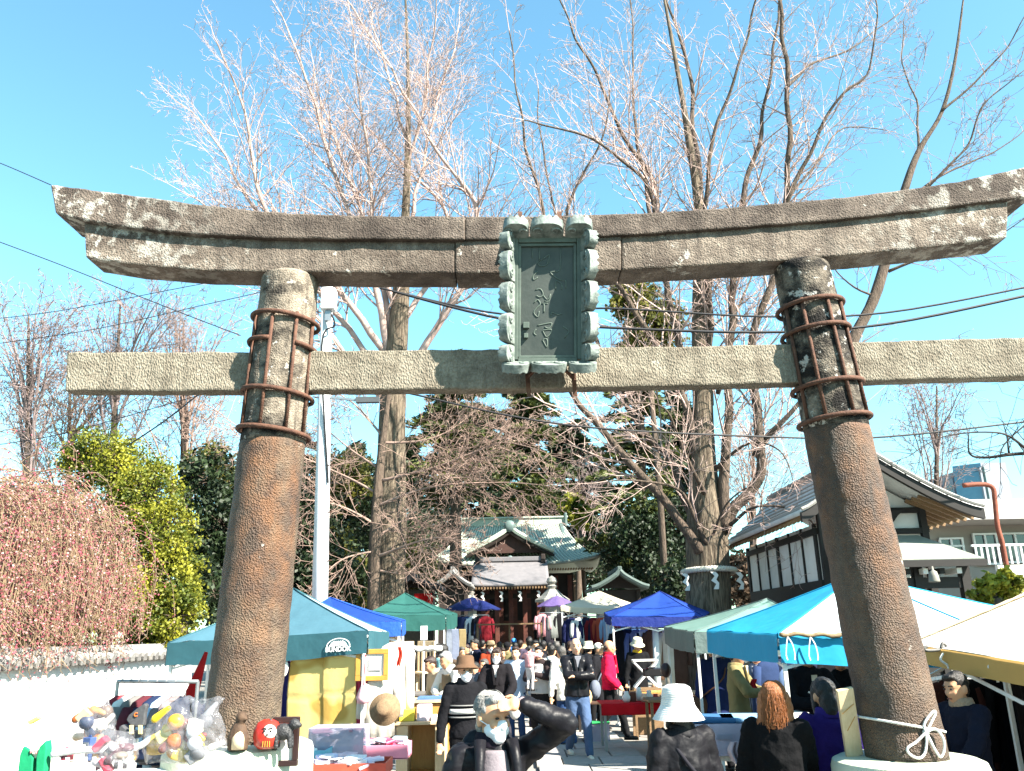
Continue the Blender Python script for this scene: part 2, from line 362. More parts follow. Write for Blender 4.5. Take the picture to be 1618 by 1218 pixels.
for side in 'lr':
    A, B, rt, rb = pil_axis[side]
    zh = P(435, 690, YT - .2).z if side == 'l' else P(1305, 668, YT - .2).z
    pil_m[side] = stone_mat('torii pillar stone ' + side, (0.19, 0.138, 0.09) if side == 'l' else (0.145, 0.106, 0.074), (0.06, 0.04, 0.028), dthr=0.5, lthr=0.67, bsc=95, bump=0.8, streak=0.5, rough_=0.72,
                            rust=(B.z - 0.6, B.z + 1.5, (0.2, 0.088, 0.035), (0.06, 0.031, 0.019)), lich=(0.5, 0.47, 0.42))
    up_m = stone_mat('torii pillar upper stone ' + side, (0.36, 0.305, 0.24), (0.022, 0.019, 0.017), dsc=4.5, lsc=13, dthr=0.48 if side == 'l' else 0.56, lthr=0.62 if side == 'l' else 0.57, bsc=90, bump=0.6, lich=(0.52, 0.49, 0.44)) 
    d = (A - B); 
    def ring_pts(t0, t1, nring, topround, mat, nm):
        prof = []
        for i in range(nring + 1):
            t = lerp(t0, t1, i / nring); prof.append((B + d * t, lerp(rb, rt, t) * (1 + 0.02 * math.sin(math.pi * t))))
        if topround:
            for k in range(1, 5):
                a = k * math.pi / 8; q, r_ = prof[nring]
                prof.append((q + d.normalized() * 0.04 * math.sin(a), r_ - 0.09 * (1 - math.cos(a))))
        mb = MB(); nn = 48
        vs = []
        for q, r_ in prof:
            for j in range(nn):
                th = 2 * math.pi * j / nn; p = q + Vector((math.cos(th), math.sin(th), 0)) * r_
                p += Vector((math.cos(th), math.sin(th), 0)) * (0.006 * nz(p, 8) + 0.004 * nz(p, 22)); vs.append(p)
        k = len(prof)
        fs = [(i * nn + j, i * nn + (j + 1) % nn, (i + 1) * nn + (j + 1) % nn, (i + 1) * nn + j) for i in range(k - 1) for j in range(nn)]
        fs += [tuple(range(nn - 1, -1, -1)), tuple((k - 1) * nn + j for j in range(nn))]
        mb.add(vs, fs); return mb.build(nm, mat, tor, smooth=True)
    tj = (zh - B.z) / d.z
    ring_pts(0, tj, 60, False, pil_m[side], 'pillar')
    ring_pts(tj, 0.968, 40, True, up_m, 'pillar_top')
    # iron hoops and vertical straps
    hp = [(455, 492), (450, 534), (440, 612), (433, 674)] if side == 'l' else [(1288, 469), (1293, 511), (1306, 599), (1316, 654)]
    zz = []
    for k, (hx, hy) in enumerate(hp):
        z = P(hx, hy, YT - 0.21).z; zz.append(z); t = (z - B.z) / d.z; c = B + d * t; r_ = lerp(rb, rt, t) + 0.028
        pts = []
        gap = (k == 1 and side == 'l')
        for j in range(41):
            th = 2 * math.pi * j / 40
            if gap and R(262) < th < R(306): continue
            tilt = (0.02 if side == 'r' else -0.03) * math.cos(th)
            pts.append(c + Vector((math.cos(th) * r_, math.sin(th) * r_, tilt)))
        if gap:
            i0 = next(i for i in range(len(pts) - 1) if (pts[i + 1] - pts[i]).length > 0.06); pts = pts[i0 + 1:] + pts[1:i0 + 1]
        MB().tube(pts if gap else pts[:-1], 0.0155, 8, closed=not gap).build('hoop', rusty, tor, smooth=True)
    for th in ((215, 262, 306, 345, 120, 60) if side == 'l' else (200, 236, 283, 322, 120, 60)):
        pts = []
        for z in (zz[0] + 0.012, (zz[0] + zz[3]) / 2, zz[3] - 0.012):
            t = (z - B.z) / d.z; c = B + d * t; r_ = lerp(rb, rt, t) + 0.014
            pts.append(c + Vector((math.cos(R(th)) * r_, math.sin(R(th)) * r_, 0)))
        MB().tube(pts, 0.0125, 6).build('strap', rusty, tor, smooth=True)
    # wedges driven beside the pillar above the tie beam
    # plinth
    pr = 0.43; zt = B.z
    pm = M('pale green painted plinth', (0.52, 0.55, 0.42), (0.42, 0.45, 0.35), sc=5, bump=0.2, bsc=50, rough=0.7)
    MB().lathe([(pr + 0.05, 0.0), (pr + 0.05, 0.25), (pr, 0.28), (pr, zt - 0.05), (pr - 0.012, zt - 0.015), (pr - 0.045, zt), (0.15, zt + 0.006)], 48, c=(B.x, B.y, 0)).build('plinth', pm, tor, smooth=True).modifiers.new('e', 'EDGE_SPLIT').split_angle = R(35)
# white cord tied round the right pillar, with a bow
rope = T('white_rope', 'thin white rope tied in a bow round the right torii pillar', 'rope', rB)
rm_ = M('white cotton rope', (0.8, 0.79, 0.76), (0.65, 0.64, 0.6), sc=60, bump=0.5, bsc=300, rough=0.8)
c0 = rB + (rA - rB) * ((P(1400, 1150, 5.1).z - rB.z) / (rA.z - rB.z)); rr = 0.236
pts = [c0 + Vector((math.cos(2 * math.pi * j / 48) * rr, math.sin(2 * math.pi * j / 48) * rr, 0.045 * -math.cos(2 * math.pi * j / 48 - 0.2))) for j in range(48)]
MB().tube(pts, 0.0075, 8, closed=True).build('loop', rm_, rope, smooth=True)
KN = P(1463, 1157, 5.06)
MB().ell(KN, (0.022, 0.016, 0.02)).build('knot', rm_, rope, smooth=True)
def pxline(pp, Y): return [P(a, b_, Y if not isinstance(Y, (list, tuple)) else Y[i]) for i, (a, b_) in enumerate(pp)]
def smoothpts(p, k=5):
    out = []
    for i in range(len(p) - 1):
        p0 = p[max(i - 1, 0)]; p1 = p[i]; p2 = p[i + 1]; p3 = p[min(i + 2, len(p) - 1)]
        for j in range(k):
            t = j / k
            out.append(0.5 * ((2 * p1) + (p2 - p0) * t + (2 * p0 - 5 * p1 + 4 * p2 - p3) * t * t + (3 * p1 - p0 - 3 * p2 + p3) * t ** 3))
    out.append(p[-1]); return out
for pp in ([(1463, 1157), (1448, 1172), (1434, 1182), (1438, 1192), (1452, 1198), (1461, 1190), (1464, 1172), (1463, 1157)],
           [(1463, 1157), (1478, 1152), (1490, 1166), (1492, 1184), (1486, 1196), (1476, 1182), (1468, 1166), (1463, 1157)],
           [(1463, 1157), (1460, 1146), (1466, 1134), (1475, 1124), (1478, 1127), (1471, 1142), (1464, 1157)]):
    MB().tube(smoothpts(pxline(pp, 5.04)), 0.0075, 7).build('bow_loop', rm_, rope, smooth=True)
# leaning plank beside the right pillar
pl = MB(); a = P(1350, 1194, 5.36); b_ = P(1334, 1088, 5.22)
pl.bar(a, b_, 0.1, 0.028, up=Vector((0, -1, 0.1)))
po = pl.build('leaning_plank', wood_pale, bevel=0.003); tag(po, 'pale new wooden plank leaning against the right torii pillar', 'plank')
for q0, q1 in (((1331, 1128), (1349, 1112)), ((1339, 1155), (1351, 1132))):
    MB().tube([P(*q0, 5.24), P(*q1, 5.24)], 0.0028, 5).build('string', wood_orange, po)
# ------------------------------------------------------------------ bronze name tablet
bb = P(866, 592, 5.12); bt = P(866, 354, 4.98)
tv = (bt - bb); TH = tv.length; tv = tv / TH; tu = Vector((1, 0, -0.012)).normalized(); tn = tu.cross(tv).normalized(); 
if tn.y > 0: tn = -tn
TW = 0.612
tab = T('bronze_tablet', 'green bronze shrine name tablet with scalloped scroll frame hung on the torii', 'plaque', bb)
br_l = M('verdigris bronze', (0.33, 0.37, 0.34), (0.11, 0.14, 0.125), sc=16, sharp=0.14, bump=0.2, bsc=60, rough=0.6, metal=0.1)
br_d = M('dark green bronze', (0.078, 0.09, 0.08), (0.04, 0.052, 0.047), sc=6, bump=0.06, bsc=50, rough=0.5, metal=0.2)
br_e = M('bronze edge green', (0.13, 0.17, 0.14), (0.075, 0.1, 0.085), sc=10, rough=0.6)
def tp(u, v, n_=0): return bb + tu * u + tv * v + tn * n_
k_ = TH / (1150 - 90.0)                              # zoomed-photo pixel to metres on the tablet
def zu(x): return (x - 374) * TW / 660.0
def zv(y): return (1150 - y) * k_
MB().prism([(zu(165), zv(1040)), (zu(575), zv(1040)), (zu(568), zv(232)), (zu(160), zv(232))], bb, tu, tv, tn, -0.05, 0.0).build('board', br_d, tab)
for (x0, y0, x1, y1) in ((163, 1040, 578, 1020), (160, 254, 572, 234), (158, 1030, 180, 240), (556, 1030, 577, 240)):
    MB().box(tp((zu(x0) + zu(x1)) / 2, (zv(y0) + zv(y1)) / 2, 0.008), (abs(zu(x1) - zu(x0)), 0.02, abs(zv(y1) - zv(y0))), Matrix((tu, -tn, tv)).transposed()).build('inner_border', br_e, tab, bevel=0.003)
def backing(x0, y0, x1, y1): 
    return MB().prism([(zu(x0), zv(y1)), (zu(x1), zv(y1)), (zu(x1), zv(y0)), (zu(x0), zv(y0))], bb, tu, tv, tn, -0.045, 0.03)
for r4 in ((105, 190, 159, 1050), (579, 190, 640, 1050), (161, 190, 577, 231), (161, 1042, 577, 1085)):
    backing(*r4).build('frame_backing', br_e, tab, bevel=0.004)
def lobe(cx, cy, w_, h_, side):
    """scalloped petal of the frame: a thick plate rising forward and outward from the board edge"""
    half = (h_ if side in 'LR' else w_) / 2; dep = (w_ if side in 'LR' else h_)
    LL = 0.15; th = 0.046; e0, e1 = 0.38, 0.925
    base = dep * 0.0
    def pos(al, o_, t_):
        ou = base + (o_ * LL * e0 + t_ * e1) * dep / 0.1; n_ = o_ * LL * e1 - t_ * e0 + 0.012
        if side == 'L': return tp(zu(cx) + dep / 2 - ou, zv(cy) + al, n_)
        if side == 'R': return tp(zu(cx) - dep / 2 + ou, zv(cy) - al, n_)
        if side == 'T': return tp(zu(cx) + al, zv(cy) - dep / 2 + ou, n_)
        return tp(zu(cx) - al, zv(cy) + dep / 2 - ou, n_)
    poly = []
    for i in range(25):
        t = -1 + 2 * i / 24; e = (1 - abs(t) ** 3) ** 0.5
        poly.append((t * half * 0.985, 0.42 + 0.58 * e))
    k = len(poly) + 2
    def layer(t_, fl):
        out = []
        for i, (al, o_) in enumerate(poly):
            f_ = fl * abs(math.sin(i / 24 * math.pi * 4.5)) * th * 0.55
            out.append(pos(al, o_, t_ + f_))
        return out + [pos(half * 0.95, 0, t_), pos(-half * 0.95, 0, t_)]
    vs = layer(0, 0) + layer(th, 1)
    fs = [tuple(range(k)), tuple(range(2 * k - 1, k - 1, -1))] + [(i, k + i, k + (i + 1) % k, (i + 1) % k) for i in range(k)]
    q = MB(); q.add(vs, fs); ob = q.build('frame_lobe', br_l, tab, bevel=0.004)
    for sg in (-1, 1):
        pts = []
        for i in range(20):
            a = i * 0.45; r_ = half * 0.30 * (1 - i / 22)
            pts.append(pos(sg * half * 0.5 + r_ * math.cos(a) * sg, 0.55 + r_ * math.sin(a) / LL * 0.9, -0.002))
        MB().tube(pts, [0.0085 * (1 - i / 40) for i in range(20)], 6).build('scroll', br_l, ob, smooth=True)
    return ob
S_ = TW / 660.0
for cy_, hh in ((235, 135), (408, 215), (626, 212), (842, 212), (1020, 130)):
    lobe(92, cy_, 105 * S_, hh * k_, 'L'); lobe(652, cy_ - 4, 108 * S_, hh * k_, 'R')
for cx_, ww in ((140, 190), (362, 245), (592, 200)):
    lobe(cx_, 150, ww * S_, 118 * k_, 'T')
for cx_, ww in ((145, 195), (378, 255), (612, 200)):
    lobe(cx_, 1102, ww * S_, 92 * k_, 'B')
def glyph(pp): 
    MB().tube(smoothpts([tp(zu(a), zv(c), 0.001) for a, c in pp], 4), 0.0042, 5).build('raised_character_stroke', br_e, tab, smooth=True)
for pp in ([(385, 310), (345, 335), (300, 365), (318, 390), (362, 384), (380, 340), (385, 310)], [(462, 262), (462, 390), (446, 428), (392, 434), (418, 466), (462, 492), (500, 500), (500, 550)],
           [(310, 262), (312, 350)], [(258, 262), (260, 330)], [(300, 470), (272, 488), (268, 462), (300, 430)], [(430, 560), (430, 500), (470, 520), (470, 560)],
           [(285, 560), (320, 555), (338, 590), (318, 612), (290, 600)], [(275, 650), (300, 630), (318, 660), (290, 690), (272, 720), (300, 750), (310, 710)], [(340, 600), (370, 630), (392, 590), (380, 640), (350, 640)],
           [(345, 660), (345, 720)], [(372, 656), (330, 656)], [(395, 740), (400, 720), (440, 735), (470, 730)],
           [(290, 835), (272, 860), (290, 878)], [(300, 810), (350, 800), (400, 795), (380, 830), (350, 820)], [(335, 845), (365, 890), (400, 840), (335, 845)], [(335, 910), (365, 960), (365, 905), (335, 910)], [(480, 820), (520, 850), (490, 900)]):
    glyph(pp)
for (x0, y0, x1, y1) in ((196, 790, 240, 832), (202, 868, 232, 900)):
    MB().box(tp((zu(x0) + zu(x1)) / 2, (zv(y0) + zv(y1)) / 2, 0.012), (zu(x1) - zu(x0), 0.03, zv(y0) - zv(y1)), Matrix((tu, -tn, tv)).transposed()).build('stud', br_e, tab, bevel=0.003)
for px_ in (822, 884):                               # iron brackets holding the tablet
    MB().bar(P(px_, 335, 5.1), P(px_, 372, 5.06), 0.03, 0.012, up=Vector((0, -1, 0))).build('bracket', rusty, tab)
for px_ in (833, 906):
    MB().bar(P(px_, 590, 5.17), P(px_ + 3, 626, 5.19), 0.028, 0.012, up=Vector((0, -1, 0))).build('bracket', rusty, tab)
    MB().bar(tp(zu(300 if px_ < 860 else 470), zv(1090), -0.03), P(px_, 597, 5.17), 0.028, 0.012).build('bracket', rusty, tab)
# ------------------------------------------------------------------ left garden wall with tile cap
WX = -6.0
wl = T('garden_wall', 'low white plaster wall with a grey tile cap below the pink weeping tree', 'wall', (WX, 10, 0))
wall_m = M('white lime wall', (0.78, 0.77, 0.74), (0.09, 0.07, 0.05), sc=7, mix=0.36, sharp=0.03, detail=12, stretch=(1, 3.2, 0.6), bump=0.3, bsc=50, rough=0.9)
WT = 1.5
MB().box((WX - 0.12, 11.2, WT / 2), (0.24, 9.6, WT)).build('wall_body', wall_m, wl, bevel=0.01)
tile_m = [M('old grey roof tile %d' % i, c, tuple(x * 0.7 for x in c), sc=20, bump=0.3, rough=0.85) for i, c in enumerate([(0.34, 0.33, 0.31), (0.27, 0.26, 0.25), (0.4, 0.38, 0.35)])]
MB().box((WX - 0.12, 11.2, WT + 0.025), (0.44, 9.6, 0.05)).build('cap_bed', tile_m[1], wl)
tq = MB()
tq.tube([(0, 0, 0), (0.26, 0, -0.09)], [0.06, 0.065], 10); tme = None
for i in range(44):
    yy = 6.5 + i * 0.215
    for sx in (1, -1):
        q = MB(); q.tube([(WX - 0.12 + 0.02 * sx, yy, WT + 0.13), (WX - 0.12 + sx * 0.27, yy, WT + 0.055)], [0.062, 0.066 + random.uniform(-.003, .003)], 8)
        if sx == 1: q.build('tile', random.choice(tile_m), wl, smooth=False)
    MB().tube([(WX - 0.12, yy - 0.1, WT + 0.17), (WX - 0.12, yy + 0.1, WT + 0.17)], [0.07, 0.074], 8).build('ridge_tile', random.choice(tile_m), wl)
# ------------------------------------------------------------------ tents
def tent(name, label, corners, apex, top, val=None, vh=0.24, post=white_metal, legs=(0, 1, 2, 3), sag=0.06, group='market stall tents', wr=0.02, skipval=(), frame=True, panels=None, curtains=None, vw=1.0):
    """corners: FL, FR, BR, BL as (px, py, Y) of the eave; apex (px, py, Y)"""
    C = [P(*c) for c in corners]; A = P(*apex); val = val or top
    ctr = sum(C, Vector()) / 4
    t = T(name, label, 'tent', (ctr.x, ctr.y, 0), group)
    seed = random.uniform(0, 50)
    for i in range(4):
        cn = MB()
        a, b = C[i], C[(i + 1) % 4]
        def fn(u, v, a=a, b=b):
            e = a.lerp(b, u); p = e.lerp(A, v)
            p = p.copy(); p.z -= sag * 4 * v * (1 - v) * (0.35 + 0.65 * (1 - abs(2 * u - 1)))
            k = min(1, 8 * min(u + .02, 1.02 - u)) * (1 - v)
            p.z += wr * k * (nz(p + Vector((seed, 0, 0)), 2.2) + 0.6 * nz(p + Vector((seed, 9, 0)), 6))
            return p
        nu, nv = 18, 12
        cn.grid(fn, nu, nv)
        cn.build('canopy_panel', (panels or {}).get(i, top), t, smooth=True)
        MB().tube([fn(0.0, v / 12) + Vector((0, 0, 0.004)) for v in range(13)], 0.009, 5).build('hip_seam', val, t, smooth=True)
    for i in (curtains or ()):  # dark sheets added to block light and blacken the tent interior
        a, b = C[i], C[(i + 1) % 4]
        MB().grid(lambda u, v: Vector((lerp(a.x, b.x, u), lerp(a.y, b.y, u) + 0.03 * math.sin(u * 40), lerp(lerp(a.z, b.z, u) - 0.05, 0.05, v))), 30, 6).build('added_shade_curtain', cloth('#15161b'), t, smooth=True, solid=0.006)
    for i in range(4):
        if i in skipval: continue
        a, b = C[i], C[(i + 1) % 4]; dirn = (b - a).normalized(); out = Vector((dirn.y, -dirn.x, 0)).normalized()
        def fv(u, v, a=a, b=b, out=out):
            p = a.lerp(b, u); w_ = nz(p + Vector((seed, 3, 0)), 3.0); p = p + out * (0.012 + vw * (0.022 * v * w_ + 0.012 * v * nz(p, 9))); p.z -= vh * v * (1 + 0.05 * w_) + 0.03 * math.sin(math.pi * u) * v * (1 if wr > 0.01 else 0.3); return p
        MB().grid(fv, 22, 4).build('valance', val, t, smooth=True)
    for i in legs:
        c = C[i]; inn = (ctr - c); inn.z = 0; inn = inn.normalized() * 0.05
        MB().bar((c.x + inn.x, c.y + inn.y, 0.03), (c.x + inn.x, c.y + inn.y, c.z - 0.02), 0.032, 0.032, up=Vector((0, 1, 0))).build('leg', post, t)
        MB().box((c.x + inn.x, c.y + inn.y, 0.016), (0.1, 0.1, 0.03)).build('foot', post, t)
    if frame:
        for i in range(4):
            a, b = C[i].copy(), C[(i + 1) % 4].copy()
            ia = (ctr - a); ia.z = 0; a += ia.normalized() * 0.06; ib = (ctr - b); ib.z = 0; b += ib.normalized() * 0.06
            m_ = (a + b) / 2; q = MB()
            for s_, e_ in ((a + Vector((0, 0, -0.04)), m_ + Vector((0, 0, -0.28))), (a + Vector((0, 0, -0.28)), m_ + Vector((0, 0, -0.04))), (b + Vector((0, 0, -0.04)), m_ + Vector((0, 0, -0.28))), (b + Vector((0, 0, -0.28)), m_ + Vector((0, 0, -0.04)))):
                q.bar(s_, e_, 0.012, 0.024)
            q.build('scissor_brace', post, t)
        for c in C:
            MB().bar(c + Vector((0, 0, -0.06)), A + Vector((0, 0, -0.1)), 0.016, 0.022).build('rafter', post, t)
        MB().tube([A + Vector((0, 0, -0.5)), A + Vector((0, 0, -0.02))], 0.02, 8).build('king_post', post, t)
    return t, C, A
tb_lt = cloth('#5b8a9c', 0.25, 'tent', bump=0.3, bsc=3.5); tb_gr = cloth('#2f6d66', 0.2, 'tent', bump=0.3, bsc=3.5); tb_bl = cloth('#2350b8', 0.3, 'tent', bump=0.15, bsc=6)
tb_cy = cloth('#1f9fcb', 0.2, 'tent', bump=0.3, bsc=3.5); tb_wh = cloth('#efece2', 0.1, 'tent', bump=0.1, bsc=5); tb_tan = cloth('#d8b069', 0.35, 'tent', bump=0.1, bsc=6)
tb_gg = cloth('#7fa398', 0.25, 'tent', bump=0.3, bsc=3.5); tb_be = cloth('#e0d8c2', 0.3, 'tent', bump=0.3, bsc=3.5)
t1, C1, A1 = tent('market_tent', 'pale teal pop-up tent with a white logo, behind the left torii pillar', [(266, 1016, 9.7), (581, 996, 9.15), (614, 999, 11.3), (330, 1010, 12.0)], (464, 930, 10.5), tb_lt, cloth('#3f7480', 0.25, 'tent', bump=0.3, bsc=3.5), vh=0.235, vw=0.1, wr=0.035, panels={1: cloth('#c3d6d9', 0.2, 'tent', bump=0.3, bsc=3.5)})  # right panel faces the sun; its brightness is put into the paler cloth colour
# the printed logo: a dome with pillars and the word, flat print on the valance
a, b = C1[0], C1[1]; dv = (b - a).normalized(); outv = Vector((dv.y, -dv.x, 0)).normalized()
lm = M('white print', (0.85, 0.85, 0.85), (0.8, 0.8, 0.8), rough=0.8)
def txt(body, size, loc, xdir, zdir, mat, parent, ext=0.001, name='lettering', bold=0.0):
    cu = bpy.data.curves.new(name, 'FONT'); cu.body = body; cu.size = size; cu.align_x = 'CENTER'; cu.align_y = 'CENTER'; cu.extrude = ext; cu.offset = bold
    o_ = bpy.data.objects.new(name, cu); COL.objects.link(o_); cu.materials.append(mat)
    xd = xdir.normalized(); zd = (zdir - xd * zdir.dot(xd)).normalized(); yd = xd.cross(zd)
    m4 = Matrix.Identity(4)
    nrm = xd.cross(zd)
    for i in range(3): m4[i][0], m4[i][1], m4[i][2], m4[i][3] = xd[i], zd[i], nrm[i], loc[i]
    if parent is not None:
        o_.parent = parent; o_.matrix_parent_inverse = Matrix.Translation(parent.location).inverted()
    o_.matrix_basis = m4
    me = bpy.data.meshes.new_from_object(o_); n_ = bpy.data.objects.new(name, me); COL.objects.link(n_)
    n_.parent = parent; n_.matrix_parent_inverse = o_.matrix_parent_inverse.copy(); n_.matrix_basis = m4
    bpy.data.objects.remove(o_); return n_
LC = a.lerp(b, 0.868) + outv * 0.034 + Vector((0, 0, -0.175))
txt('BUNDOK', 0.068, LC, dv, Vector((0, 0, 1)), lm, t1, bold=0.0022)
arc = [LC + dv * (0.13 * math.cos(R(180 - i * 9))) + Vector((0, 0, 0.035 + 0.075 * math.sin(R(i * 9)))) for i in range(21)]
MB().tube(arc, 0.006, 4).build('logo_arch', lm, t1)
for k in (-1, 0, 1): MB().box(LC + dv * (0.026 * k) + Vector((0, 0, 0.06)), (0.014, 0.004, 0.05)).build('logo_bar', lm, t1)
for sg in (-1, 1): MB().prism([(sg * 0.04, 0.03), (sg * 0.11, 0.03), (sg * 0.08, 0.07), (sg * 0.045, 0.09)], LC, dv, Vector((0, 0, 1)), outv, 0, 0.002).build('logo_wing', lm, t1)
tent('market_tent', 'blue tent just behind the pale teal tent and utility pole', [(440, 985, 12.4), (634, 982, 12.6), (640, 980, 15.0), (470, 985, 15.0)], (522, 944, 13.6), tb_bl, cloth('#2c62c4', 0.3, 'tent'), vh=0.2)
tent('market_tent', 'dark green tent in front of the left big tree trunk, over wooden chairs', [(575, 972, 17.3), (704, 972, 17.3), (722, 970, 20.0), (600, 970, 20.0)], (640, 937, 18.6), tb_gr, vh=0.28)
tent('market_tent', 'small cream tent over a rack of patterned clothes near the shrine', [(886, 958, 22.5), (988, 963, 22.5), (1004, 955, 25.5), (905, 953, 25.5)], (947, 934, 24), tb_be, vh=0.12)
tent('market_tent', 'bright blue tent beside the trunk of the roped tree', [(966, 975, 17.6), (1112, 974, 17.6), (1123, 968, 20.3), (955, 968, 20.3)], (1043, 934, 19), tb_bl, cloth('#16308a', 0.25, 'tent'), vh=0.17, wr=0.05)
tent('market_tent', 'grey green tent between the blue tent and the turquoise tent', [(1097, 998, 11.2), (1330, 1000, 11.2), (1265, 985, 14.0), (1050, 990, 13.6)], (1212, 946, 12.5), tb_gg, cloth('#6b7f7c', 0.2, 'tent'), vh=0.26)
t9, C9, A9 = tent('market_tent', 'turquoise tent left of and behind the right torii pillar', [(1229, 1002, 7.5), (1585, 1008, 7.5), (1640, 972, 9.9), (1118, 996, 9.6)], (1352, 908, 8.8), tb_cy, vh=0.23, sag=0.03, panels={0: cloth('#dcebee', 0.15, 'tent', bump=0.1, bsc=5), 1: cloth('#bfe0ea', 0.15, 'tent', bump=0.1, bsc=5)}, curtains=(1,))  # turquoise blown out by sun: glare painted into front and right panel colours
# rolled tan hem tied along the front edge of the turquoise tent
q = MB(); a, b = C9[0], C9[1]; pts = []; rad = []
for i in range(26):
    u = i / 25 * 0.36; p = a.lerp(b, u) + Vector((0, -0.05, 0.0 - 0.008 * math.sin(u * 60))); pts.append(p); rad.append(0.016 + 0.012 * abs(nz((i * 1.7, 0, 0), 0.8)))
q.tube(pts, rad, 8).build('rolled_hem', cloth('#8f7a5c', 0, 'tent'), t9, smooth=True)
for u in (0.03, 0.13):
    p = a.lerp(b, u) + Vector((0, -0.08, -0.02))
    for sx in (-0.02, 0.03):
        MB().tube(smoothpts([p, p + Vector((sx, -0.01, -0.06)), p + Vector((sx * 1.5, 0.0, -0.15)), p + Vector((sx * 1.2, -0.01, -0.19))], 3), 0.006, 4).build('tie', rm_, t9)
t10, C10, A10 = tent('market_tent', 'nearest tent, white with a tan valance, right of the right torii pillar', [(1436, 1017, 6.9), (1830, 1078, 4.9), (1960, 1000, 7.2), (1690, 975, 9.4)], (1720, 898, 6.9), tb_wh, tb_tan, vh=0.125, sag=0.02, wr=0.012, curtains=(1, 2))
a, b = C10[0], C10[3]; a0 = C10[0]
# seam strip along the left hip, crumpled
q = MB(); pts = [a0.lerp(A10, i / 30) + Vector((0, -0.015, 0.01)) for i in range(31)]
q.tube(pts, [0.012 + 0.008 * (nz((i, 0, 0), .9)) for i in range(31)], 6).build('hip_seam', cloth('#c9b79a', 0, 'tent'), t10, smooth=True)
# grey eyelet hook and fluttering white ties on its valance
hk = P(1487, 1024, 6.55)
MB().tube(smoothpts([hk + Vector((-0.1, 0, 0.015)), hk + Vector((-0.13, 0, 0.0)), hk + Vector((-0.1, 0, -0.015)), hk + Vector((0, 0, -0.01)), hk + Vector((0.05, 0, 0.0)), hk + Vector((0.02, 0, 0.035)), hk]), 0.012, 6).build('hook', paint('#77736e', 0.5), t10, smooth=True)
for pp in ([(1490, 1032), (1486, 1042), (1496, 1050), (1499, 1056)], [(1499, 1036), (1504, 1046)], [(1567, 1042), (1562, 1054), (1572, 1062), (1577, 1078)], [(1590, 1052), (1594, 1080), (1600, 1107)]):
    MB().tube(smoothpts(pxline(pp, 6.1 if pp[0][0] > 1520 else 6.5), 4), 0.009, 4).build('tie', rm_, t10)
# parasols
def parasol(label, px, py, Y, w_px, rim_py, m_, group='market parasols'):
    A = P(px, py, Y); E = P(px, rim_py, Y); r_ = w_px / F * Y * 0.5
    t = T('market_parasol', label, 'parasol', (A.x, Y, 0), group)
    n_ = 8; q = MB(); h = A.z - E.z; vs = [A]
    for k in range(1, 5):
        for j in range(n_ * 4):
            th = 2 * math.pi * j / (n_ * 4); sc = 1 - 0.05 * abs(math.sin(th * n_ / 2)) * k / 4
            rr_ = r_ * k / 4 * sc; vs.append(Vector((A.x + rr_ * math.cos(th), Y + rr_ * math.sin(th), A.z - h * (k / 4) ** 1.25 - 0.03 * abs(math.sin(th * n_ / 2)) * (k / 4))))
    N = n_ * 4; fs = [(0, 1 + j, 1 + (j + 1) % N) for j in range(N)] + [(1 + (k - 1) * N + j, 1 + k * N + j, 1 + k * N + (j + 1) % N, 1 + (k - 1) * N + (j + 1) % N) for k in range(1, 4) for j in range(N)]
    q.add(vs, fs); q.build('canopy', m_, t, smooth=True)
    for j in range(n_):
        th = 2 * math.pi * j / n_
        MB().bar((A.x, Y, A.z - 0.06), (A.x + r_ * 0.97 * math.cos(th), Y + r_ * 0.97 * math.sin(th), E.z - 0.02), 0.012, 0.016).build('rib', grey_metal, t)
    MB().tube([(A.x, Y, 0.02), (A.x, Y, A.z + 0.06)], 0.022, 8).build('pole', grey_metal, t)
    MB().lathe([(0.25, 0.0), (0.25, 0.06), (0.06, 0.1), (0.05, 0.3)], 16, c=(A.x, Y, 0)).build('base', black_metal, t)
parasol('dark blue market parasol left of the shrine steps', 746, 943, 27, 88, 963, cloth('#16266e', 0.2, 'tent'))
parasol('purple market parasol right of the shrine steps', 880, 941, 29, 62, 957, cloth('#7d68a8', 0.25, 'tent'))
# ------------------------------------------------------------------ shrine hall at the end of the path
YS = 46.0
sh = T('shrine_hall', 'shrine hall with a pale green copper roof and grey worship canopy at the path end', 'shrine', (0, YS, 0))
cop = M('weathered copper roof', (0.5, 0.56, 0.46), (0.38, 0.45, 0.38), sc=0.8, rough=0.6, bump=0.1, bsc=10); cop_d = M('teal copper ridge', (0.15, 0.22, 0.21), (0.1, 0.15, 0.145), sc=3, rough=0.5)
slate = M('grey bark roof', (0.21, 0.2, 0.21), (0.16, 0.155, 0.165), sc=4, rough=0.85, bump=0.2, bsc=20); red_w = M('dark red wood', (0.14, 0.04, 0.025), (0.08, 0.025, 0.018), sc=5, rough=0.7)
def curved_roof(parent, e0, e1, r0, r1, mat, curve=0.28, lift=0.35, ribs=0, ribm=None, nm='roof_slope', th=0.12):
    """slope from eave edge e0-e1 up to ridge edge r0-r1, concave, corners lifted"""
    e0, e1, r0, r1 = map(Vector, (e0, e1, r0, r1))
    def fn(u, v, dz=0):
        p = e0.lerp(e1, u).lerp(r0.lerp(r1, u), v); p.z -= curve * 4 * v * (1 - v); p.z += lift * (abs(2 * u - 1) ** 3) * (1 - v) ** 2 + dz; return p
    q = MB(); q.grid(fn, 24, 10); q.build(nm, mat, parent, smooth=True, solid=th)
    if ribs:
        for i in range(ribs + 1):
            u = i / ribs
            MB().tube([fn(u, v / 8, 0.06) for v in range(9)], 0.055, 5).build('roof_rib', ribm or mat, parent)
    return fn
xl, xr = PX(688, YS, 5), PX(938, YS, 5); xc = (xl + xr) / 2
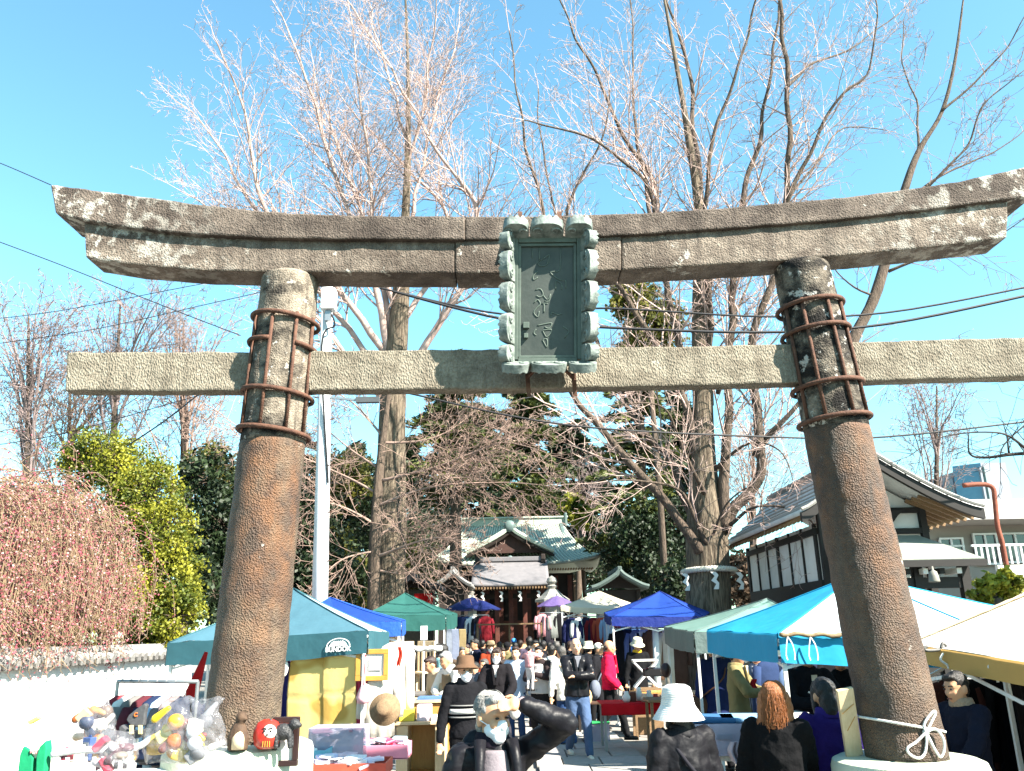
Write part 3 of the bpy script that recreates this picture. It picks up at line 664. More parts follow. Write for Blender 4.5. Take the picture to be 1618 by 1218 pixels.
ze = P(812, 893, YS - 4).z; zr = P(812, 829, YS).z; rl, rr2 = PX(735, YS, 8), PX(886, YS, 8)
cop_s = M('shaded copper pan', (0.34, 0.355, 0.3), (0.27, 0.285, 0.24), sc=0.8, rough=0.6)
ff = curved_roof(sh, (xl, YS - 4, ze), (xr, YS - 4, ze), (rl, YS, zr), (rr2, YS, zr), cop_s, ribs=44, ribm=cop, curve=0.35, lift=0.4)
curved_roof(sh, (xr, YS + 4, ze), (xl, YS + 4, ze), (rr2, YS, zr), (rl, YS, zr), cop, curve=0.35, lift=0.4)
curved_roof(sh, (xr, YS - 4, ze), (xr, YS + 4, ze), (rr2 + 0.6, YS - 1.3, zr - 1.7), (rr2 + 0.6, YS + 1.3, zr - 1.7), cop, ribs=14, curve=0.2, lift=0.4)
curved_roof(sh, (xl, YS + 4, ze), (xl, YS - 4, ze), (rl - 0.6, YS + 1.3, zr - 1.7), (rl - 0.6, YS - 1.3, zr - 1.7), cop, curve=0.2, lift=0.4)
for xx in (rr2 - 0.05, rl + 0.05):                     # side gables
    MB().prism([(-1.6, -1.9), (1.6, -1.9), (0, 0)], (xx, YS, zr), Vector((0, 1, 0)), Vector((0, 0, 1)), Vector((1 if xx > xc else -1, 0, 0)), -0.05, 0.05).build('gable_board', cop_d, sh)
    for sg in (-1, 1): MB().tube([(xx, YS, zr + 0.1), (xx + 0.2, YS + sg * 1.0, zr - 0.95), (xx + 0.35, YS + sg * 2.0, zr - 1.75)], 0.13, 6).build('descending_ridge', cop_d, sh)
MB().box((xc, YS, zr + 0.12), (rr2 - rl + 0.5, 0.45, 0.42)).build('ridge', cop, sh, bevel=0.04)
MB().box((xc, YS, zr + 0.36), (rr2 - rl + 0.7, 0.6, 0.09)).build('ridge_cap', cop, sh, bevel=0.02)
for xx in (rl - 0.25, rr2 + 0.25): MB().box((xx, YS, zr + 0.2), (0.16, 0.7, 0.75)).build('ridge_end', cop_d, sh, bevel=0.05)
# front dormer gable
xg = PX(806, YS - 3.4, 6); zg = P(806, 838, YS - 3.6).z; zb = P(806, 872, YS - 3.6).z; gw = 1.78
for sg in (-1, 1):
    def dfn(u, v, sg=sg):
        x = xg + sg * gw * u * 1.25; z = zg - (zg - zb) * (u ** 0.8) * 1.12; return Vector((x, YS - 3.8 + v * 3.6, z + 0.1))
    MB().grid(dfn, 8, 3).build('dormer_slope', cop, sh, smooth=True, solid=0.1)
    MB().tube([dfn(u / 6, 0) + Vector((0, -0.06, 0.05)) for u in range(7)], 0.13, 6).build('dormer_bargeboard', cop, sh)
    MB().tube([dfn(u / 6, 0) + Vector((0, -0.02, -0.2)) for u in range(7)], 0.08, 6).build('dormer_bargeboard', wood_dark, sh)
MB().prism([(-gw, 0), (gw, 0), (0, zg - zb)], (xg, YS - 3.55, zb - 0.05), Vector((1, 0, 0)), Vector((0, 0, 1)), Vector((0, -1, 0)), 0, 0.06).build('dormer_board', M('red brown gable', (0.09, 0.04, 0.03), (0.05, 0.025, 0.02)), sh)
MB().ell((xg, YS - 3.9, zg + 0.18), (0.3, 0.15, 0.3)).build('dormer_finial', cop_d, sh, smooth=True)
for k in (-1, 0, 1): MB().ell((xg + k * 0.22, YS - 4.12, zb - 0.52 + 0.1 * (k == 0)), (0.16, 0.08, 0.2)).build('carved_crest', cop_d, sh, smooth=True)
# front worship canopy
x0, x1 = PX(745, YS - 7, 4), PX(868, YS - 7, 4); zc1 = P(806, 888, YS - 5).z; zc0 = P(806, 925, YS - 7.6).z
curved_roof(sh, (x0, YS - 7.6, zc0), (x1, YS - 7.6, zc0), (x0, YS - 5, zc1), (x1, YS - 5, zc1), slate, curve=0.1, lift=0.05, nm='canopy_roof')
MB().box(((x0 + x1) / 2, YS - 5, zc1 + 0.13), (x1 - x0 - 0.2, 0.4, 0.22)).build('canopy_ridge', slate, sh, bevel=0.03)
for xx in (x0 + 0.2, x1 - 0.2): MB().box((xx, YS - 5.1, zc1 + 0.05), (0.22, 0.4, 0.6)).build('canopy_ridge_end', wood_dark, sh, bevel=0.04)
for i in range(26): MB().box((lerp(x0 + 0.1, x1 - 0.1, i / 25), YS - 7.0, zc0 - 0.1), (0.07, 1.3, 0.09)).build('rafter', wood_mid, sh)
for i in range(5):
    MB().box((lerp(x0 + 0.5, x1 - 0.5, i / 4), YS - 6.4, zc0 / 2), (0.2, 0.2, zc0 - 0.3)).build('column', red_w, sh, bevel=0.02)
MB().box(((x0 + x1) / 2, YS - 6.4, zc0 - 0.42), (x1 - x0 - 0.4, 0.16, 0.22)).build('beam', wood_dark, sh)
MB().box((xc, YS, (ze - 0.3) / 2), (xr - xl - 2.6, 5.0, ze - 0.35)).build('hall_wall', wood_dark, sh)
for i in range(9):
    xx = lerp(xl + 1.5, xr - 1.5, i / 8)
    MB().box((xx, YS - 2.6, ze / 2 - 0.2), (0.22, 0.2, ze - 0.5)).build('column', red_w, sh)
for i in range(4):
    MB().box((xc - 1.5 + i * 1.0, YS - 2.62, 1.6), (0.85, 0.08, 1.6)).build('lattice_door', M('red lattice', (0.2, 0.06, 0.03), (0.1, 0.03, 0.02), sc=12), sh)
for i in range(4): MB().box((xc, YS - 6.9 - i * 0.35, 0.5 - i * 0.12), (3.4, 0.36, 0.12)).build('step', slabm[1], sh)
for i in range(60):                                   # eave rafter ends
    MB().box((lerp(xl + 0.4, xr - 0.4, i / 59), YS - 3.5, ze - 0.2), (0.06, 0.7, 0.08)).build('eave_rafter', wood_mid, sh)
rope_m = M('straw rope white', (0.65, 0.62, 0.52), (0.5, 0.47, 0.4), sc=30, bump=0.4, bsc=80)
for k in range(4):
    MB().prism([(-0.07, 0), (0.03, -0.1), (-0.06, -0.22), (0.05, -0.32), (-0.02, -0.44), (0.1, -0.44), (0.12, -0.3), (0.06, -0.2), (0.12, -0.08), (0.06, 0)], ((x0 + x1) / 2 - 1.3 + 0.85 * k, YS - 7.45, zc0 - 0.25), Vector((1, 0, 0)), Vector((0, 0, 1)), Vector((0, -1, 0)), 0, 0.01).build('paper_streamer', plaster, sh)
# stone lanterns
def stone_lantern(label, px, Y, top_py, sc=1.0):
    x = PX(px, Y, 3); zt = P(px, top_py, Y).z; t = T('stone_lantern', label, 'lantern', (x, Y, 0), 'stone lanterns by the shrine')
    st = M('lantern granite', (0.42, 0.4, 0.36), (0.28, 0.27, 0.24), sc=9, bump=0.4, rough=0.9); k = zt / 3.4
    def L_(pr, n_, nm): MB().lathe([(r_ * k, z * k) for r_, z in pr], n_, c=(x, Y, 0)).build(nm, st, t)
    L_([(0.5, 0), (0.5, 0.25), (0.38, 0.3), (0.38, 0.5), (0.28, 0.55)], 6, 'base'); L_([(0.17, 0.55), (0.15, 1.1), (0.19, 1.15), (0.15, 1.2), (0.17, 1.75)], 14, 'shaft')
    L_([(0.2, 1.75), (0.42, 1.92), (0.42, 2.04), (0.3, 2.06)], 6, 'platform'); L_([(0.27, 2.06), (0.27, 2.45), (0.2, 2.46)], 6, 'fire_box')
    L_([(0.34, 2.46), (0.62, 2.5), (0.62, 2.58), (0.4, 2.72), (0.16, 2.95)], 6, 'roof'); L_([(0.14, 2.95), (0.2, 3.05), (0.12, 3.1), (0.2, 3.2), (0.15, 3.33), (0.01, 3.42)], 12, 'finial')
stone_lantern('stone lantern right of the shrine worship canopy', 873, 37, 910); stone_lantern('stone lantern left of the shrine worship canopy', 742, 37, 921)
# small side shrines
def small_roof(name, label, px0, px1, peak, eave, Y, mat, wallm, dep=3.0):
    xa, xb = PX(px0, Y, 3), PX(px1, Y, 3); zp = P((px0 + px1) / 2, peak, Y).z; ze_ = P((px0 + px1) / 2, eave, Y).z; xm_ = (xa + xb) / 2
    t = T(name, label, 'shrine', (xm_, Y, 0))
    for sg, xe in ((-1, xa), (1, xb)):
        def fn(u, v, xe=xe):
            x = lerp(xm_, xe, u); z = lerp(zp, ze_, u ** 0.75) + 0.15 * max(0, u - 0.8) * 5 * 0.3; return Vector((x, Y + (v - 0.5) * dep, z))
        MB().grid(fn, 10, 4).build('roof_slope', mat, t, smooth=True, solid=0.12)
        MB().tube([fn(u / 8, 0) + Vector((0, -0.05, 0.02)) for u in range(9)], 0.09, 6).build('bargeboard', mat, t)
    MB().box((xm_, Y, zp + 0.1), (0.16, dep + 0.2, 0.14)).build('ridge', mat, t, bevel=0.03)
    MB().prism([(-(xb - xa) * 0.36, 0), ((xb - xa) * 0.36, 0), (0, (zp - ze_) * 0.8)], (xm_, Y - dep * 0.36, ze_ + 0.05), Vector((1, 0, 0)), Vector((0, 0, 1)), Vector((0, -1, 0)), 0, 0.05).build('gable', wood_dark, t)
    MB().box((xm_, Y, ze_ / 2), ((xb - xa) * 0.66, dep * 0.7, ze_)).build('wall', wallm, t, bevel=0.02)
    for sg in (-1, 1): MB().box((xm_ + sg * (xb - xa) * 0.34, Y - dep * 0.36, ze_ / 2), (0.14, 0.14, ze_)).build('post', wood_dark, t)
small_roof('side_shrine', 'small side shrine with a grey green roof behind the blue tent', 930, 1016, 907, 934, 31, M('grey green roof', (0.11, 0.15, 0.14), (0.07, 0.1, 0.09), sc=4), wood_dark)
small_roof('side_shrine', 'dark low side shrine with tile roof left of the shrine hall', 690, 748, 906, 930, 36, tile_m[1], wood_dark)
small_roof('side_shrine', 'long dark roofed shed behind the dark green tent', 610, 700, 916, 933, 26, M('black shed roof', (0.05, 0.05, 0.055), (0.035, 0.035, 0.04), sc=4), M('shed wood', (0.1, 0.08, 0.06), (0.06, 0.05, 0.04), stretch=(6, 6, 1)), 2.0)
small_roof('side_shrine', 'small pale roofed shed right of the roped tree', 1160, 1216, 926, 944, 34, M('pale shed roof', (0.4, 0.42, 0.42), (0.3, 0.32, 0.32)), M('shed wall', (0.35, 0.34, 0.3)), 2.5)
# ------------------------------------------------------------------ black and white temple hall on the right
tmid = Vector((6.95, 16.0, 0)); tuv = Vector((1, 0, 0)); tdp = Vector((0, 1, 0)); tout = -tdp
ER = P(1553, 812, 16.0); zE = ER.z; zA = P(1378, 722, 16.0).z; HWs = {-1: 1.42, 1: ER.x - tmid.x}; HW = HWs[1]
th_ = T('temple_hall', 'black and white temple hall with a curved gable roof behind the right pillar', 'temple', (tmid.x, tmid.y, 0))
def tw(u, d_, z): return Vector((tmid.x, tmid.y, 0)) + tuv * u + tdp * d_ + Vector((0, 0, z))
roof_k = M('grey tile roof', (0.6, 0.61, 0.61), (0.45, 0.46, 0.46), sc=3, bump=0.2, bsc=20, rough=0.7); blk = M('black stained timber', (0.022, 0.019, 0.017), (0.014, 0.012, 0.011), sc=6, stretch=(1, 1, 5), rough=0.7)
def slope_z(s): return zE + (zA - zE) * (1 - s) ** 1.3      # s = |u|/HW
RD = 6.3
for sg in (-1, 1):
    def fn(u, v, sg=sg): return tw(sg * HWs[sg] * u, v * RD, slope_z(u) + 0.10)
    MB().grid(fn, 14, 6).build('roof_slope', roof_k, th_, smooth=True, solid=0.10)
    pts = [fn(i / 12, 0) for i in range(13)]
    q = MB(); vs = []
    for p in pts: vs += [p + tout * 0.08 + Vector((0, 0, 0.0)), p + tout * 0.08 + Vector((0, 0, -0.2)), p - tout * 0.02 + Vector((0, 0, -0.2)), p - tout * 0.02 + Vector((0, 0, 0.0))]
    q.add(vs, [(i * 4 + j, i * 4 + (j + 1) % 4, i * 4 + 4 + (j + 1) % 4, i * 4 + 4 + j) for i in range(12) for j in range(4)] + [(0, 1, 2, 3), (51, 50, 49, 48)]); q.build('bargeboard', blk, th_)
    MB().tube([p + tout * 0.1 + Vector((0, 0, 0.05)) for p in pts], 0.04, 6).build('verge_tile', tile_m[2], th_)
    for k in range(22):                                  # rafters under the long side eaves
        y0_ = 0.3 + k * 0.28
        MB().bar(tw(sg * HWs[sg] * 0.5, y0_, slope_z(0.5) - 0.06), tw(sg * HWs[sg] * 0.985, y0_, slope_z(0.985) - 0.04), 0.06, 0.07).build('rafter', wood_mid, th_)
    for k in range(8):                                  # ribs of tile on the roof
        MB().tube([fn((k + 1) / 8.5, v / 6) + Vector((0, 0, 0.06)) for v in range(7)], 0.03, 5).build('tile_row', tile_m[2], th_)
MB().tube([tw(0, -0.1, zA + 0.15), tw(0, RD, zA + 0.15)], 0.12, 8).build('ridge', tile_m[0], th_)
FD = 0.95; WL, WR = -0.78, 1.42
def zin(u): return slope_z(min(1, abs(u) / HWs[1 if u > 0 else -1])) - 0.02
us = [WL + (WR - WL) * i / 20 for i in range(21)]
MB().prism([(WL, 0.9), (WR, 0.9)] + [(u, zin(u)) for u in us[::-1]], tw(0, FD, 0), tuv, Vector((0, 0, 1)), tout, -0.1, 0.0).build('plaster_wall', plaster, th_)
MB().prism([(WL, 0), (WR, 0), (WR, 2.5), (WL, 2.5)], tw(0, FD, 0), tuv, Vector((0, 0, 1)), tout, 0.01, 0.06).build('boarded_wall', blk, th_)
for u_ in (WL + 0.06, 0.3, WR - 0.06): MB().box(tw(u_, FD - 0.05, zin(u_) / 2), (0.13, 0.12, zin(u_) - 0.05)).build('post', blk, th_)
for z_ in (zE + 0.22, zE - 0.2): MB().box(tw((WL + WR) / 2, FD - 0.055, z_), (WR - WL, 0.09, 0.11)).build('beam', blk, th_)
MB().prism([(-0.35, 0.1), (-0.2, -0.02), (-0.1, -0.14), (0, -0.2), (0.1, -0.14), (0.2, -0.02), (0.35, 0.1)], tw(0.62, FD - 0.11, zE + 0.12), tuv, Vector((0, 0, 1)), tout, 0, 0.06).build('carved_bracket', blk, th_)
for u_, sg in ((WL, -1), (WR, 1)):
    MB().box(tw(u_ - sg * 0.06, FD + 2.7, zE / 2), (0.12, 5.2, zE)).build('side_wall', plaster, th_)
    MB().box(tw(u_ + sg * 0.025, FD + 2.6, 1.35), (0.05, 5.2, 2.7)).build('boarded_wall', blk, th_)
    for k in range(7): MB().box(tw(u_ + sg * 0.012, FD + 0.12 + k * 0.85, zE / 2), (0.065 if k % 3 == 0 else 0.045, 0.14 if k % 3 == 0 else 0.06, zE)).build('post', blk, th_)
    MB().box(tw(u_ + sg * 0.03, FD + 2.6, zE - 0.16), (0.1, 5.2, 0.12)).build('beam', blk, th_)
# lean-to roof over the entrance
lg = M('grey green shingle', (0.34, 0.36, 0.30), (0.27, 0.29, 0.25), sc=4, bump=0.25, bsc=25, rough=0.8)
lu0, lu1 = -0.55, 1.2; lz1 = zE - 0.3; lz0 = P(1480, 884, 15.45).z
for k in range(9):                                       # shingle courses
    d0, d1 = FD - 0.07 - 1.45 * k / 9, FD - 0.07 - 1.45 * (k + 1.12) / 9; za, zb_ = lerp(lz1, lz0, k / 9), lerp(lz1, lz0, (k + 1.12) / 9)
    MB().add([tw(lu0, d0, za), tw(lu1 + 0.05 * k, d0, za), tw(lu1 + 0.05 * (k + 1), d1, zb_), tw(lu0, d1, zb_)], [(0, 1, 2, 3)]).build('shingle_course', lg, th_, solid=0.03)
MB().bar(tw(lu0, FD - 1.56, lz0 - 0.07), tw(lu1 + 0.46, FD - 1.56, lz0 - 0.07), 0.07, 0.12).build('lean_to_fascia', blk, th_)
for k in range(6):
    MB().box(tw(lerp(lu0 + 0.2, lu1, k / 5), FD - 1.2, lz0 - 0.2), (0.09, 0.5, 0.1), Matrix((tuv, tdp, Vector((0, 0, 1)))).transposed()).build('bracket', plaster if k % 2 else blk, th_)
for k in range(3):
    MB().box(tw(lerp(lu0 + 0.2, lu1 + 0.2, k / 2), FD - 1.2, lz0 / 2), (0.16, 0.16, lz0), Matrix((tuv, tdp, Vector((0, 0, 1)))).transposed()).build('porch_post', blk, th_)
MB().bar(tw(lu0, FD - 1.2, lz0 - 0.4), tw(lu1 + 0.3, FD - 1.2, lz0 - 0.4), 0.1, 0.2).build('porch_beam', blk, th_)
bell = P(1475, 910, 14.3)
be = T('temple_bell', 'small weathered grey bell under the temple porch roof', 'bell', bell)
MB().lathe([(0.09, -0.1), (0.09, -0.08), (0.08, 0.0), (0.062, 0.07), (0.02, 0.1), (0.017, 0.16)], 16, c=bell).build('bell_body', paint('#8d8a80', 0.6), be, smooth=True)
# ------------------------------------------------------------------ modern buildings
mb_ = T('apartment_house', 'beige concrete apartment house with balcony railings at the right edge', 'building', (15, 27, 0))
bei = M('beige render', (0.42, 0.38, 0.33), (0.36, 0.32, 0.28), sc=2, bump=0.1); con = M('pale concrete', (0.5, 0.48, 0.45), (0.4, 0.38, 0.36), sc=3, stretch=(1, 1, 0.4)); glassd = M('window glass', (0.03, 0.05, 0.06), (0.02, 0.035, 0.045), rough=0.08, spec=0.6)
YB = 26.0
bx0 = PX(1488, YB, 3); bx1 = bx0 + 9; zt_ = P(1560, 803, YB).z
MB().box(((bx0 + bx1) / 2, YB + 4, zt_ / 2), (bx1 - bx0, 7, zt_)).build('wall', bei, mb_)
MB().box(((bx0 + bx1) / 2 + 0.4, YB - 0.2, P(1560, 812, YB).z), (bx1 - bx0 + 1.0, 1.9, 0.6)).build('balcony_parapet', con, mb_)
for (p0, p1, q0, q1) in ((1497, 1533, 848, 880), (1552, 1588, 842, 890), (1597, 1640, 842, 888)):
    xa, xb = PX(p0, YB, 4), PX(p1, YB, 4); za, zb_ = P(1550, q1, YB).z, P(1550, q0, YB).z
    wo = MB().box(((xa + xb) / 2, YB + 0.46, (za + zb_) / 2), (xb - xa, 0.12, zb_ - za)).build('window', glassd, mb_)
    for xx in (xa, (xa + xb) / 2, xb): MB().box((xx, YB + 0.38, (za + zb_) / 2), (0.06, 0.08, zb_ - za + 0.06)).build('frame_bar', white_metal, wo)
    for zz_ in (za, lerp(za, zb_, 0.62), zb_): MB().box(((xa + xb) / 2, YB + 0.37, zz_), (xb - xa + 0.06, 0.08, 0.06)).build('frame_bar', white_metal, wo)
zs_ = P(1560, 892, YB - 2.4).z
MB().box(((bx0 + bx1) / 2 + 0.4, YB - 2.4, zs_ - 0.6), (bx1 - bx0, 0.14, 1.15)).build('white_panel_fence', plaster, mb_)
for k in range(40):
    MB().box((bx0 - 0.1 + k * 0.16, YB - 2.4, zs_ + 0.26), (0.045, 0.045, 0.5)).build('baluster', white_metal, mb_)
MB().box((bx0 + 3.2, YB - 2.4, zs_ + 0.53), (6.8, 0.07, 0.06)).build('handrail', white_metal, mb_)
MB().box((bx0 + 3.2, YB - 2.2, 0.9), (9, 0.2, 1.8)).build('base_wall', con, mb_)
cb = M('rusty red pipe', (0.3, 0.09, 0.05), (0.18, 0.05, 0.03), sc=10, bump=0.2)
cr = MB().tube(smoothpts(pxline([(1522, 767), (1550, 765), (1568, 770), (1572, 790), (1576, 830), (1584, 860), (1592, 905)], 21), 4), 0.06, 8).build('bent_pipe', cb, smooth=True); tag(cr, 'rust red bent pipe rising in front of the beige apartment house', 'pipe')
ob_ = T('office_tower', 'tall grey office block with glass side far behind the temple roof', 'building', (PX(1530, 95, 5), 95, 0))
gry = M('grey cladding', (0.3, 0.33, 0.38), (0.25, 0.28, 0.33), sc=1); gls = M('blue curtain glass', (0.10, 0.26, 0.38), (0.07, 0.2, 0.31), sc=0.6, rough=0.1, spec=0.6)
YO = 95
xo0, xo1, xo2 = PX(1478, 105, 15), PX(1561, YO, 15), PX(1640, YO + 6, 15)
zo = P(1561, 731, YO).z
A_, B_, C_ = Vector((xo0, 118, 0)), Vector((xo1, YO, 0)), Vector((xo2, YO + 12, 0))
for a, b, m_, nm in ((A_, B_, gry, 'clad_wall'), (B_, C_, gls, 'glass_wall')):
    n_ = Vector(((b - a).y, -(b - a).x, 0)).normalized()
    MB().prism([(0, 0), ((b - a).length, 0), ((b - a).length, zo), (0, zo)], a, (b - a).normalized(), Vector((0, 0, 1)), n_, -3, 0).build(nm, m_, ob_)
    nw = 8 if m_ is gry else 7
    for i in range(nw):
        for j in range(9):
            u0 = (b - a).length * (i + 0.2) / nw; zz_ = zo - 2.2 - j * 2.9
            MB().prism([(u0, zz_ - 0.8), (u0 + (b - a).length / nw * 0.6, zz_ - 0.8), (u0 + (b - a).length / nw * 0.6, zz_ + 0.8), (u0, zz_ + 0.8)], a, (b - a).normalized(), Vector((0, 0, 1)), n_, 0.02, 0.08).build('window', glassd if m_ is gry else gls, ob_)
    for i in range(nw + 1):
        MB().prism([((b - a).length * i / nw - 0.15, zo - 28), ((b - a).length * i / nw + 0.15, zo - 28), ((b - a).length * i / nw + 0.15, zo - 0.5), ((b - a).length * i / nw - 0.15, zo - 0.5)], a, (b - a).normalized(), Vector((0, 0, 1)), n_, 0.01, 0.3).build('mullion', gry if m_ is gry else cop_d, ob_)
# ------------------------------------------------------------------ utility pole and wires
pt_ = P(517, 455, 14.5); pb_ = P(505, 960, 14.5)
up_ = T('utility_pole', 'pale grey utility pole with a white box rising behind the left pillar', 'pole', (pb_.x, 14.5, 0))
pm_ = M('pale concrete pole', (0.62, 0.63, 0.64), (0.5, 0.51, 0.52), sc=6, stretch=(1, 1, 0.2), bump=0.05)
dz_ = (pt_ - pb_) / (pt_.z - pb_.z); bot = pb_ - dz_ * pb_.z; top_ = pb_ + dz_ * (8.8 - pb_.z)
MB().tube([bot, bot.lerp(top_, 0.5), top_], [0.15, 0.125, 0.1], 20).build('shaft', pm_, up_, smooth=True)
bxp = P(522, 478, 14.4); MB().box(bxp + Vector((0, -0.12, 0)), (0.26, 0.24, 0.42)).build('switch_box', white_metal, up_, bevel=0.02)
MB().box(bxp + Vector((0, -0.12, -0.32)), (0.1, 0.1, 0.2)).build('bracket', grey_metal, up_)
MB().box(P(581, 632, 14.4), (0.42, 0.1, 0.1)).build('lamp_housing', paint('#55585a', 0.5), up_)
MB().bar(P(522, 628, 14.45), P(565, 632, 14.42), 0.04, 0.04).build('lamp_arm', grey_metal, up_)
for k in range(14):
    z = 2.2 + k * 0.42; c = bot.lerp(top_, z / 8.8); sg = -1 if k % 2 else 1
    MB().tube([c + Vector((0.08 * sg, -0.05, 0)), c + Vector((0.2 * sg, -0.08, 0.02))], 0.011, 5).build('step_bolt', rusty, up_)
MB().tube(smoothpts([c0_ for c0_ in [bxp + Vector((0, -0.1, -0.2)), bxp + Vector((0.12, -0.1, -0.5)), bxp + Vector((-0.1, -0.1, -0.9)), bot.lerp(top_, 0.5) + Vector((0.12, -0.1, 0))]]), 0.018, 5).build('cable', black_metal, up_)
wire_m = paint('#1c1c20', 0.6)
def wire(label, pp, Ys, r_=0.012):
    o = MB().tube(smoothpts([P(a, b, Yv) for (a, b), Yv in zip(pp, Ys)], 6), r_, 5).build('overhead_wire', wire_m); tag(o, label, 'wire', 'overhead wires')
wire('thin dark wire running to the top left tip of the torii', [(-60, 235), (6, 260), (80, 292)], [6.5, 6.2, 5.6], 0.004)
wire('upper of the two thick cables right of the tablet', [(600, 455), (800, 497), (950, 487), (1200, 500), (1400, 494), (1640, 450)], [14.5] * 6, 0.02)
wire('lower of the two thick cables right of the tablet', [(620, 460), (800, 505), (950, 517), (1200, 525), (1400, 512), (1640, 463)], [14.2] * 6, 0.026)
wire('single cable crossing right below the tie beam above the temple roof', [(640, 620), (900, 672), (1240, 691), (1400, 690), (1640, 664)], [14.5, 14.5, 15, 15, 15], 0.018)
wire('upper faint wire crossing the sky left of the left pillar', [(-20, 505), (100, 490), (300, 452), (420, 430)], [18] * 4, 0.009)
wire('lower faint wire crossing the sky left of the left pillar', [(-20, 545), (150, 520), (330, 480), (420, 460)], [18] * 4, 0.009)
wire('wire sloping down from the far left to the left pillar', [(-20, 375), (100, 420), (250, 480), (380, 530)], [16] * 4, 0.01)
wire('dark stay wire slanting up to the tie beam left of the left pillar', [(200, 705), (260, 665), (330, 610)], [15] * 3, 0.014)
wire('faint wire below the left end of the tie beam', [(-20, 705), (100, 685), (260, 640), (400, 600)], [17] * 4, 0.009)
# ------------------------------------------------------------------ trees
def segmesh(name, segs, mat, parent, kind=None, n=3):
    """segs: array (k,8) p0 p1 r0 r1 -> open prisms"""
    S = np.array(segs, dtype=np.float64); p0, p1, r0, r1 = S[:, 0:3], S[:, 3:6], S[:, 6], S[:, 7]
    d = p1 - p0; d /= np.maximum(np.linalg.norm(d, axis=1, keepdims=True), 1e-9)
    ref = np.where(np.abs(d[:, 2:3]) < 0.9, np.array([[0, 0, 1.0]]), np.array([[1.0, 0, 0]]))
    a = np.cross(d, ref); a /= np.linalg.norm(a, axis=1, keepdims=True); b = np.cross(d, a)
    k = len(S); V = np.zeros((k, 2 * n, 3))
    for j in range(n):
        t = 2 * math.pi * j / n; o = a * math.cos(t) + b * math.sin(t)
        V[:, j] = p0 + o * r0[:, None]; V[:, n + j] = p1 + o * r1[:, None]
    base = (np.arange(k) * 2 * n)[:, None]; fl = []
    for j in range(n): fl.append(base + np.array([[j, (j + 1) % n, n + (j + 1) % n, n + j]]))
    Fq = np.stack(fl, axis=1).reshape(-1, 4)
    return rawmesh(name, V.reshape(-1, 3), Fq, mat, parent, kind, True)
def rawmesh(name, V, Fq, mat, parent, kind=None, smooth=False):
    me = bpy.data.meshes.new(name); nv = len(V); nf, m = Fq.shape
    me.vertices.add(nv); me.vertices.foreach_set('co', V.astype(np.float32).ravel())
    me.loops.add(nf * m); me.loops.foreach_set('vertex_index', Fq.astype(np.int32).ravel())
    me.polygons.add(nf); me.polygons.foreach_set('loop_start', np.arange(nf, dtype=np.int32) * m)
    me.polygons.foreach_set('loop_total', np.full(nf, m, dtype=np.int32))
    if smooth: me.polygons.foreach_set('use_smooth', np.ones(nf, dtype=bool))
    me.update(calc_edges=True)
    return link(name, me, mat, parent, kind=kind)
rnd = random.Random(11)
def rdir(d, ang):
    """direction d bent by ang about a random axis"""
    a = d.orthogonal().normalized(); b = d.cross(a); t = rnd.uniform(0, 2 * math.pi)
    return (d * math.cos(ang) + (a * math.cos(t) + b * math.sin(t)) * math.sin(ang)).normalized()
def twig(segs, p, d, L, r, lvl, up=0.25, wob=0.22, dens=1.0, minr=0.004, spur=True):
    n = max(2, int(L / (0.28 if lvl > 1 else 0.35))); step = L / n; r0 = r
    for i in range(n):
        d = (d + Vector((rnd.gauss(0, wob), rnd.gauss(0, wob), rnd.gauss(0, wob) + up * 0.3)) * 0.5).normalized()
        q = p + d * step; r1 = max(minr, r0 * (1 - 0.8 / n * 1.0)) if i < n - 1 else minr * 0.7
        segs.append((*p, *q, r0, r1))
        f = (i + 1) / n
        if lvl > 0:
            for _ in range(2 if rnd.random() < dens * 0.6 else 1):
                if rnd.random() < dens:
                    twig(segs, q, rdir(d, rnd.uniform(0.5, 1.05)), L * rnd.uniform(0.28, 0.55) * (1.1 - 0.5 * f), max(minr, r1 * 0.6), lvl - 1, up, wob, dens, minr, spur)
        elif spur and rnd.random() < 0.4:
            s_ = rdir(d, rnd.uniform(0.7, 1.3)) * rnd.uniform(0.05, 0.14); segs.append((*q, *(q + s_), minr, minr * 0.7))
        p, r0 = q, r1
